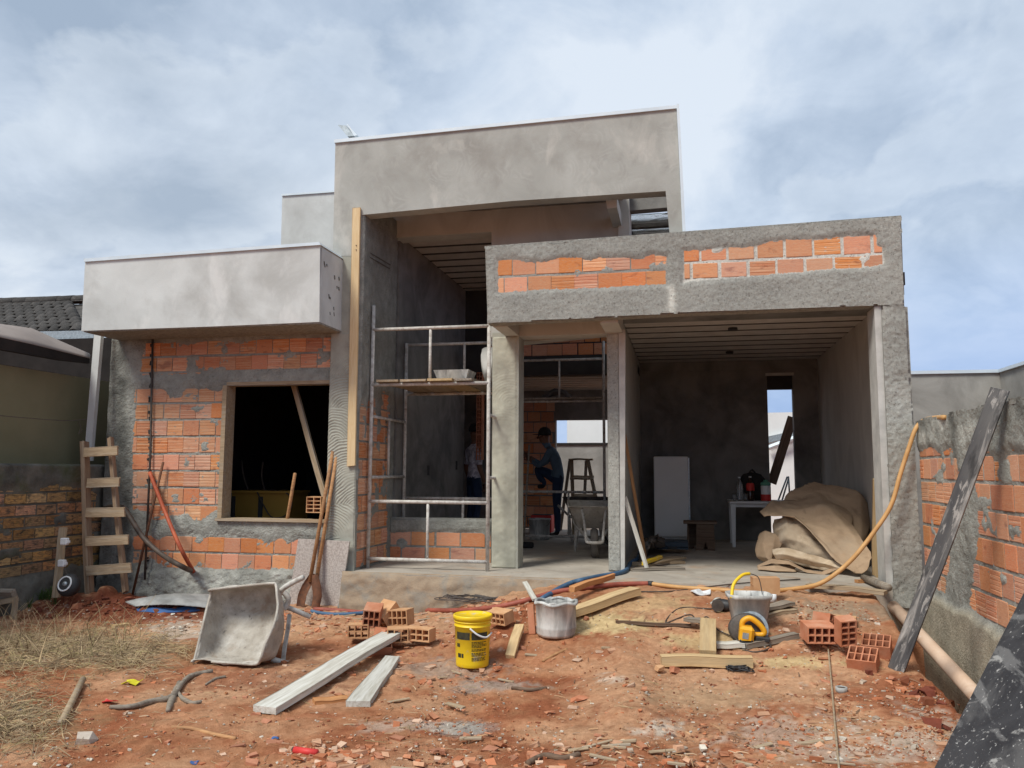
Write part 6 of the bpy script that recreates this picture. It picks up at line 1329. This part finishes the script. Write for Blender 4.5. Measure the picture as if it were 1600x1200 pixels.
hbrick('pale broken brick just behind the yellow bucket', 783, 982, -.5, (.19, .12, .10, 4, 2), m_palebrick, (.2, 0), 0)
# hoses
single(rod('blue_hose', cat([G(846, 942)+Vector((0, 0, .03)), G(872, 926)+Vector((0, 0, .03)), G(895, 917)+Vector((0, 0, .04)), AZ(908, 907, .03), AZ(935, 901, .02), AZ(975, 893, .02), AZ(985, 880, .02), AZ(997, 872, .05), AZ(1000, 858, .06)], 7), .024, m_blueh, None, 10), 'blue hose running from the garage boards over the slab edge', 'hose')
single(rod('blue_hose', cat([G(486, 958)+Vector((0, 0, .02)), G(506, 962)+Vector((0, 0, .02)), G(540, 963)+Vector((0, 0, .02)), G(600, 958)+Vector((0, 0, .02)), G(625, 957)+Vector((0, 0, .01))], 6), .018, m_blueh, None, 8), 'short blue hose lying beside the red hose below the slab', 'hose')
single(rod('red_hose', cat([G(490, 955)+Vector((0, 0, .02)), G(540, 958)+Vector((0, 0, .02)), G(600, 963)+Vector((0, 0, .02)), G(650, 957)+Vector((0, 0, .02)), G(720, 957)+Vector((0, 0, .02)), G(775, 952)+Vector((0, 0, .02)), G(820, 944)+Vector((0, 0, .03)), G(870, 930)+Vector((0, 0, .03)), G(930, 922)+Vector((0, 0, .03)), G(970, 918)+Vector((0, 0, .03)), G(1014, 917)+Vector((0, 0, .03))], 7), .022, m_redh, None, 10), 'long dull red hose along the foot of the slab', 'hose')
single(rod('hose_joint', [G(1013, 917)+Vector((0, 0, .03)), G(1020, 917.5)+Vector((0, 0, .03))], .025, m_blk, None, 10), 'black coupling joining the red hose to the tan hose', 'coupling')
single(rod('tan_hose', cat([G(1019, 917.5)+Vector((0, 0, .03)), G(1060, 921)+Vector((0, 0, .02)), G(1120, 925)+Vector((0, 0, .02)), G(1180, 929)+Vector((0, 0, .02)), G(1235, 926)+Vector((0, 0, .03)), AY(1275, 914, -.25), AY(1305, 897, -.22), AY(1335, 870, -.2), AY(1365, 832, -.18), AY(1392, 790, -.16), AY(1407, 740, -.14), AY(1420, 700, -.12), AY(1432, 668, -.1), AY(1448, 655, -.08), AX(1476, 652, XB-.03)], 8), .019, m_tanh, None, 10), 'tan hose rising from the yard in a curve over the boundary wall', 'hose')
single(rod('thin_cable', cat([G(975, 926)+Vector((0, 0, .01)), G(1040, 926)+Vector((0, 0, .01)), G(1080, 922)+Vector((0, 0, .01)), AZ(1150, 912, .01), AZ(1250, 905, .01)], 6), .006, m_dkh), 'thin dark cable crossing the slab behind the square tub', 'cable')
tgw = G(752, 944); t = thing('wire_tangle', 'tangle of thin grey wire lying at the foot of the slab', 'wire', tgw); mb = MB()
for k in range(13):
    c = tgw+Vector((random.uniform(-.2, .16), random.uniform(-.1, .1), .02)); ra = random.uniform(.08, .2)
    mb.tube(cat([c+Vector((ra*1.5*math.cos(a), ra*.7*math.sin(a), .02+.03*random.random())) for a in [6.5*j/9+k for j in range(10)]], 4), .004, 5)
mb.out('strand', m_wire, t, None, True)
p = G(622, 942); t = thing('crushed_bottle', 'crushed clear bottle with a red cap on the rubble below the slab', 'bottle', p)
R_ = Matrix.Rotation(PI/2-.1, 3, 'Y') @ Matrix.Rotation(.3, 3, 'Z')
MB().lathe([(.0, .14), (.045, .13), (.05, .05), (.042, .02), (.05, -.03), (.03, -.08), (.016, -.1)], 14, p+Vector((.03, 0, .05)), R_, True, (1, .75)).out('shell', m_pet, t, None, True)
MB().lathe([(.03, -.075), (.035, -.11), (.02, -.14), (0, -.14)], 14, p+Vector((.03, 0, .05)), R_).out('lid', m_red, t, None, True)
# formwork boards, pipe
a = G(1400, 1048); b_ = AX(1563, 608, XB-.06); 
single(plank('form_board', a+Vector((0, 0, .0)), b_, .105, .028, m_form, (-.55, -1, .1), None, False, .004, .002), 'long black form board streaked with cement leaning over the boundary wall', 'form board')
e0 = G(1458, 1204); up1 = AX(1604, 918, -.12); vdir = (up1-e0)
fs = [e0-vdir*.12, up1, up1+Vector((.12, -1.3, .0)), e0-vdir*.12+Vector((.05, -1.3, -.03))]
single(MB().prism(fs, Vector((.03, .012, -.02))).out('form_sheet', m_form2), 'big black formwork sheet with white cement marks at the lower right corner', 'form sheet')
single(rod('drain_pipe', [AY(1396, 948, -.02), (AY(1396, 948, -.02)+AX(1530, 1092, -.12))*.5, AX(1530, 1092, -.12)], .052, m_pvc, None, 16), 'dirty white drain pipe lying in the trench along the boundary wall', 'pipe')
single(MB().lathe([(.06, 0), (.075, 0), (.075, .02), (.06, .02)], 20, AY(1404, 952, -.055), Matrix.Rotation(PI/2, 3, 'X')).out('pipe_hole', m_black), 'dark hole where the drain pipe enters the garage pillar', 'hole') if False else None
p = G(1315, 1082); single(MB().lathe([(.028, 0), (.036, 0), (.037, .035), (.029, .035), (.028, .03)], 18, p, None, False).out('pipe_ring', m_drum, None, None, True), 'small grey pipe ring lying alone on the dirt', 'pipe ring')
single(rod('guide_string', cat([G(1294, 1015)+Vector((0, 0, .02)), G(1300, 1080)+Vector((0, 0, .02)), G(1305, 1140)+Vector((0, 0, .02)), G(1312, 1215)+Vector((0, 0, .02))], 6), .006, w_plank), 'thin straight rod lying on the dirt towards the street', 'rod')
p = G(478, 1180); t = thing('red_tube', 'short bright red plastic tube on the dirt at the bottom', 'tube', p)
MB().tube([p+Vector((-.07, .01, .018)), p+Vector((0, 0, .018)), p+Vector((.065, -.005, .018))], .018, 12).out('shell', m_redp if False else m_red, t, None, True); MB().tube([p+Vector((-.08, .015, .02)), p+Vector((-.068, .01, .019))], .013, 10).out('end_plug', m_blk, t)
# sticks, roots and small litter
single(rod('bamboo_stick', [G(95, 1136)+Vector((0, 0, .02)), G(112, 1104)+Vector((0, 0, .03)), G(129, 1071)+Vector((0, 0, .04))], .021, w_plank, None, 10), 'thick pale hollow stick lying on the dirt at the left', 'stick')
t = thing('dry_branch', 'forked grey dry branch in front of the tipped wheelbarrow', 'branch', G(270, 1090))
for (pp, r0, nm) in (([(172, 1110), (205, 1109), (240, 1100), (268, 1094), (283, 1074), (300, 1060), (332, 1053)], .020, 'stem'), ([(262, 1116), (268, 1100), (280, 1072)], .022, 'fork'), ([(275, 1078), (284, 1094), (300, 1102), (314, 1100)], .014, 'fork'), ([(322, 1072), (336, 1064), (352, 1060)], .012, 'twig')):
    q_ = cat([G(*k)+Vector((0, 0, r0)) for k in pp], 4); n_ = len(q_); MB().tube(q_, [r0*(.55+.45*math.sin(.3+2.5*i/n_))*random.uniform(.85, 1.1) for i in range(n_)], 7).out(nm, w_grey, t, None, True)
for (pp, r0, l) in (([(268, 1140), (300, 1142), (330, 1150), (368, 1158)], .012, 'thin brown stick lying below the forked branch'), ([(824, 1198), (850, 1186), (880, 1190), (905, 1184)], .016, 'dark bark stick at the bottom edge'), ([(800, 1078), (830, 1081), (853, 1079)], .014, 'dark flat stick on the dirt right of the grey cement stain'),
                    ([(1200, 1160), (1218, 1168), (1240, 1180)], .007, 'thin twig on the lime dusted dirt'), ([(848, 1036), (866, 1026), (886, 1017)], .012, 'grey twig right of the batten stub')):
    single(rod('stick', cat([G(*k)+Vector((0, 0, r0)) for k in pp], 5), r0, w_dark if r0 > .012 else w_handle, None, 6), l, 'stick', 'loose sticks on the dirt')
def crumple(name, px, py, s_, m, label, cat_, seed):
    p = G(px, py); R0 = random.Random(seed); rr = lambda a: R0.uniform(-a, a)
    v, f = loft([[p+Vector(((i-1.5)*s_*.5+rr(.2*s_), (j-1)*s_*.5+rr(.2*s_), .01+abs(rr(.45*s_)))) for i in range(4)] for j in range(3)], 3, 3, .004, .01, seed); return single(obj(name, mesh(name, v, f, m), None), label, cat_)
crumple('yellow_wrapper', 206, 1072, .07, m_yelp, 'small bright yellow wrapper on the dirt', 'wrapper', 3); crumple('red_scrap', 170, 1101, .05, m_red, 'small red scrap on the dirt', 'scrap', 5)
crumple('blue_scrap', 28, 1114, .026, m_bluep, 'small dark blue scrap in the dry grass', 'scrap', 6); crumple('blue_scrap', 431, 1159, .026, m_bluep, 'small blue scrap near the red tube', 'scrap', 7); crumple('light_blue_scrap', 304, 1196, .026, m_bluep, 'small blue scrap at the bottom edge', 'scrap', 8)
crumple('white_paper', 1095, 930, .10, m_whitep, 'crumpled white paper by the tan hose', 'paper', 9); single(plank('white_piece', G(1112, 945), G(1124, 936), .03, .02, w_white), 'small white stick piece by the crumpled paper', 'offcut')
single(plank('yellow_offcut', G(176, 982), G(203, 979), .06, .03, w_tan), 'small yellow wood offcut beyond the dry grass', 'offcut')
t = thing('broken_crate', 'broken grey wooden crate corner at the left edge', 'crate', G(8, 968))
p = G(8, 966)
plank('board', AY(-20, 930, p.y), AY(24, 932, p.y), .06, .14, w_grey, (0, -.6, 1), t, False); plank('board', AY(-20, 945, p.y-.05), AY(26, 936, p.y-.05), .05, .02, w_plank, (0, -1, 0), t, False); plank('post', AY(21, 968, p.y-.06), AY(25, 934, p.y-.06), .05, .03, w_plank, (0, -1, 0), t, False); plank('board', AY(-20, 922, p.y+.1), AY(14, 921, p.y+.1), .10, .03, w_grey, (0, -1, 0), t, False)
for i, (px, py, s_, m, l) in enumerate(((122, 950, .10, m_loose, 'orange clod on the red spoil below the ladder'), (283, 995, .06, m_stone, ''), (131, 1162, .10, m_stone, 'pale rock on the dirt below the thick stick'), (203, 1176, .08, m_loose, ''), (893, 1180, .05, m_stone, ''), (955, 1048, .07, m_loose, ''), (1030, 1046, .06, m_palebrick, 'pale chip at the left end of the yellow beam'), (1053, 1050, .08, m_loose, 'red brick chip below the yellow beam'), (906, 1094, .11, m_loose, 'flat orange brick shard in the middle of the dirt'), (1382, 1176, .05, m_stone, ''))):
    if not l: continue
    p = G(px, py); R0 = random.Random(i); v = [Vector((x*s_*.5*R0.uniform(.45, 1.15), y*s_*.45*R0.uniform(.4, 1.15), z*s_*(.13 if i == 8 else .3)*R0.uniform(.5, 1.1)+s_*(.1 if i == 8 else .2))) for x in (-1, 1) for y in (-1, 1) for z in (-1, 1)]
    c = np.ones((8, 3))
    single(obj('brick_chip', mesh('brick_chip', v, [(0, 1, 3, 2), (4, 6, 7, 5), (0, 4, 5, 1), (2, 3, 7, 6), (0, 2, 6, 4), (1, 5, 7, 3)], m, False, c), None, Matrix.Translation(p) @ Matrix.Rotation(i*1.7, 4, 'Z') @ Matrix.Rotation(R0.uniform(-.3, .3), 4, 'X')), l, 'chip')

ws = MB()
for k in range(60):
    px, py = (random.gauss(600, 110), random.gauss(952, 14)) if k < 34 else (random.gauss(960, 210), random.gauss(1180, 16)) if k < 48 else (random.gauss(700, 90), random.gauss(1050, 50))
    if py < 930 or py > 1215: continue
    ws.box(G(px, py)+Vector((0, 0, .012)), (random.uniform(.05, .17), random.uniform(.012, .035), random.uniform(.006, .014)), (Matrix.Rotation(random.uniform(-.7, .7), 3, 'Z') @ Matrix.Rotation(random.uniform(-.2, .1), 3, 'Y')), .002)
tag(ws.out('wood_scraps', w_plank), kind='stuff')
# ---------------------------------------------------------------- loose stuff on the ground
def scatter_stones(name, n, place, size, flat, cols, m, seed):
    R0 = np.random.RandomState(seed); xy = np.array(place(R0, n)); P = GV(xy[:, 0], xy[:, 1])
    P = P[(P[:, 1] < -.03) & (P[:, 1] > -6) & (P[:, 0] > -8.42) & (P[:, 0] < .02)]; n = len(P)
    base = np.array([(x, y, z) for x in (-1, 1) for y in (-1, 1) for z in (-1, 1)], float)*.5
    fa = np.array([(0, 1, 3, 2), (4, 6, 7, 5), (0, 4, 5, 1), (2, 3, 7, 6), (0, 2, 6, 4), (1, 5, 7, 3)])
    s_ = np.array([size(R0) for _ in range(n)])
    b = base[None]*np.stack([s_*R0.uniform(.7, 1.5, n), s_*R0.uniform(.5, 1., n), s_*flat*R0.uniform(.5, 1.2, n)], -1)[:, None]*R0.uniform(.5, 1.15, (n, 8, 3))
    a, t = R0.uniform(0, 6.3, n)[:, None], R0.uniform(-.5, .5, n)[:, None]
    y = b[..., 1]*np.cos(t)-b[..., 2]*np.sin(t); z = b[..., 1]*np.sin(t)+b[..., 2]*np.cos(t); x = b[..., 0]
    V = np.stack([x*np.cos(a)-y*np.sin(a), x*np.sin(a)+y*np.cos(a), z], -1)+P[:, None]; V[..., 2] += (s_*flat*.25+.004)[:, None]
    Fc = (fa[None]+(np.arange(n)*8)[:, None, None]).reshape(-1, 4); c = np.array(cols)[R0.randint(len(cols), size=n)]*R0.uniform(.75, 1.15, (n, 1))
    return tag(obj(name, mesh(name, V.reshape(-1, 3), Fc.tolist(), m, False, np.repeat(c, 8, 0))), kind='stuff')
def blobs(R0, n, cl):
    w_ = np.array([c[4] for c in cl], float); w_ /= w_.sum(); o_ = []
    for k in R0.choice(len(cl), n, p=w_):
        c = cl[k]; o_.append((c[0]+R0.normal()*c[2], c[1]+R0.normal()*c[3]) if c[2] < 500 else (R0.uniform(-20, 1600), 930+270*R0.uniform(0, 1)**.8))
    return [(x, min(y, 1230)) for x, y in o_ if y > 915]
m_chip = mat('mixed_chips', (1, 1, 1), (.8, .78, .76), 20, 4, .95, .3, 60, attr=True)
CLAY = [(.55, .24, .13), (.52, .19, .09), (.60, .34, .21), (.50, .22, .13), (.62, .42, .30)]
PALE = [(.64, .58, .49), (.54, .48, .40), (.70, .65, .57), (.46, .37, .29)]
EARTH = [(.34, .13, .06), (.42, .19, .09), (.26, .085, .045), (.50, .31, .19)]
ALL = (800, 1000, 900, 0, 5)
scatter_stones('brick_rubble', 3400, lambda R0, n: blobs(R0, n, [(620, 948, 80, 9, 6), (530, 972, 70, 14, 4), (470, 960, 40, 10, 2), (760, 950, 70, 10, 2), (700, 985, 90, 18, 1.6), (1300, 1003, 40, 12, 2), (600, 1040, 90, 26, 2), (1380, 1090, 120, 50, 1.5), (870, 1190, 180, 14, 2), (520, 1180, 60, 14, 1.2), ALL]), lambda R0: .010+.060*R0.rand()**3.2, .4, CLAY, m_chip, 5)
scatter_stones('white_rubble', 300, lambda R0, n: blobs(R0, n, [(285, 982, 36, 12, 5), (1290, 1155, 70, 26, 1.6), (1420, 1165, 60, 20, 1.2), (1330, 1060, 90, 30, 1), (690, 960, 80, 8, .8), (1010, 1180, 60, 14, .6)]), lambda R0: .008+.036*R0.rand()**3, .6, PALE, m_chip, 6)
scatter_stones('gravel', 16000, lambda R0, n: blobs(R0, n, [ALL, (1400, 1130, 100, 45, 1.2), (150, 950, 160, 14, 1), (1300, 960, 90, 18, .8)]), lambda R0: .004+.016*R0.rand()**3, .6, EARTH+PALE[:2]+CLAY[:2], m_chip, 7)
scatter_stones('soil_clods', 420, lambda R0, n: blobs(R0, n, [(170, 945, 120, 10, 4), (300, 935, 40, 6, 1), (1500, 1085, 40, 24, 1)]), lambda R0: .02+.06*R0.rand()**2, .7, [(.21, .065, .035), (.27, .09, .045), (.18, .05, .03)], m_chip, 8)
def scatter_blades(name, n, place, ln, wd, lift, cols, m, seed, up=.0, curl=.5):
    R0 = np.random.RandomState(seed); xy = np.array(place(R0, n)); P = GV(xy[:, 0], xy[:, 1])
    P = P[(P[:, 1] < -.05) & (P[:, 0] > -8.45) & (P[:, 0] < 0)]; n = len(P); V = []
    a = R0.uniform(0, 2*PI, n); l = np.array([ln(R0) for _ in range(n)]); w_ = wd*R0.uniform(.6, 1.3, n); d = np.stack([np.cos(a), np.sin(a), a*0], -1); sv = np.stack([-d[:, 1], d[:, 0], a*0], -1); bend = R0.uniform(-curl, curl, n)
    for i in range(4):
        t = i/3; q = P+d*(l*t*(1-up*.6))[:, None]+sv*(bend*l*t*t*.5)[:, None]
        q[:, 2] = gz(q[:, 0], q[:, 1])+.012+lift*math.sin(t*PI*.8)*R0.uniform(.3, 1, n)+up*l*t; wv = sv*(w_*(1-.7*t))[:, None]
        V += [q-wv, q+wv, q+np.stack([a*0, a*0, w_*.8], -1)]
    V = np.stack(V, 1); fa = []
    for i in range(3): b = i*3; fa += [(b, b+3, b+5, b+2), (b+2, b+5, b+4, b+1)]
    Fc = (np.array(fa)[None]+(np.arange(n)*12)[:, None, None]).reshape(-1, 4); c = np.array(cols)[R0.randint(len(cols), size=n)]*R0.uniform(.7, 1.25, (n, 1))
    return tag(obj(name, mesh(name, V.reshape(-1, 3), Fc.tolist(), m, False, np.repeat(c, 12, 0))), kind='stuff')
STC = [(1, .97, .92), (.85, .8, .72), (1.2, 1.12, .98), (.55, .5, .46), (.72, .74, .55), (.7, .62, .56)]
def grass_place(R0, n):
    o_ = []
    while len(o_) < n:
        if R0.rand() < .84: x = R0.uniform(-30, 300); y = 1018+R0.normal()*17+max(0, (60-x))*.02; ok = R0.rand() < (1 if x < 170 else max(.1, 1-(x-170)/150))
        else: x = abs(R0.normal())*60-20; y = 1130+R0.normal()*32; ok = True
        if ok and 975 < y < 1215 and float(vn(x/26, y/9, 3))+.35*float(vn(x/9, y/4, 5)) > .60: o_.append((x, y))
    return o_
scatter_blades('dry_grass', 3300, grass_place, lambda R0: R0.uniform(.05, .26), .0028, .045, STC, m_straw, 21)
scatter_blades('straw_litter', 420, lambda R0, n: blobs(R0, n, [(200, 1080, 180, 50, 2), ALL]), lambda R0: R0.uniform(.03, .12), .0022, .010, STC, m_straw, 22, 0, .2)
scatter_blades('standing_stalks', 260, lambda R0, n: [(R0.uniform(-10, 230)**1.0, R0.uniform(972, 1045)) for _ in range(n)], lambda R0: R0.uniform(.12, .34), .003, .02, STC, m_straw, 23, .7)
scatter_blades('green_grass', 900, lambda R0, n: [(R0.uniform(22, 88), R0.uniform(926, 940)) for _ in range(n)], lambda R0: R0.uniform(.05, .13), .004, .02, STC, m_greeng, 24, .8)
scatter_blades('wood_splinters', 260, lambda R0, n: blobs(R0, n, [(980, 1185, 140, 14, 2), (1150, 1170, 120, 24, 1.5), (560, 1080, 140, 40, 1), (900, 960, 90, 16, 1), ALL]), lambda R0: R0.uniform(.02, .09), .0045, .006, [(1.1, .85, .7), (.8, .55, .5), (1.2, 1.1, 1.1), (.6, .5, .5)], m_straw, 25, 0, .12)
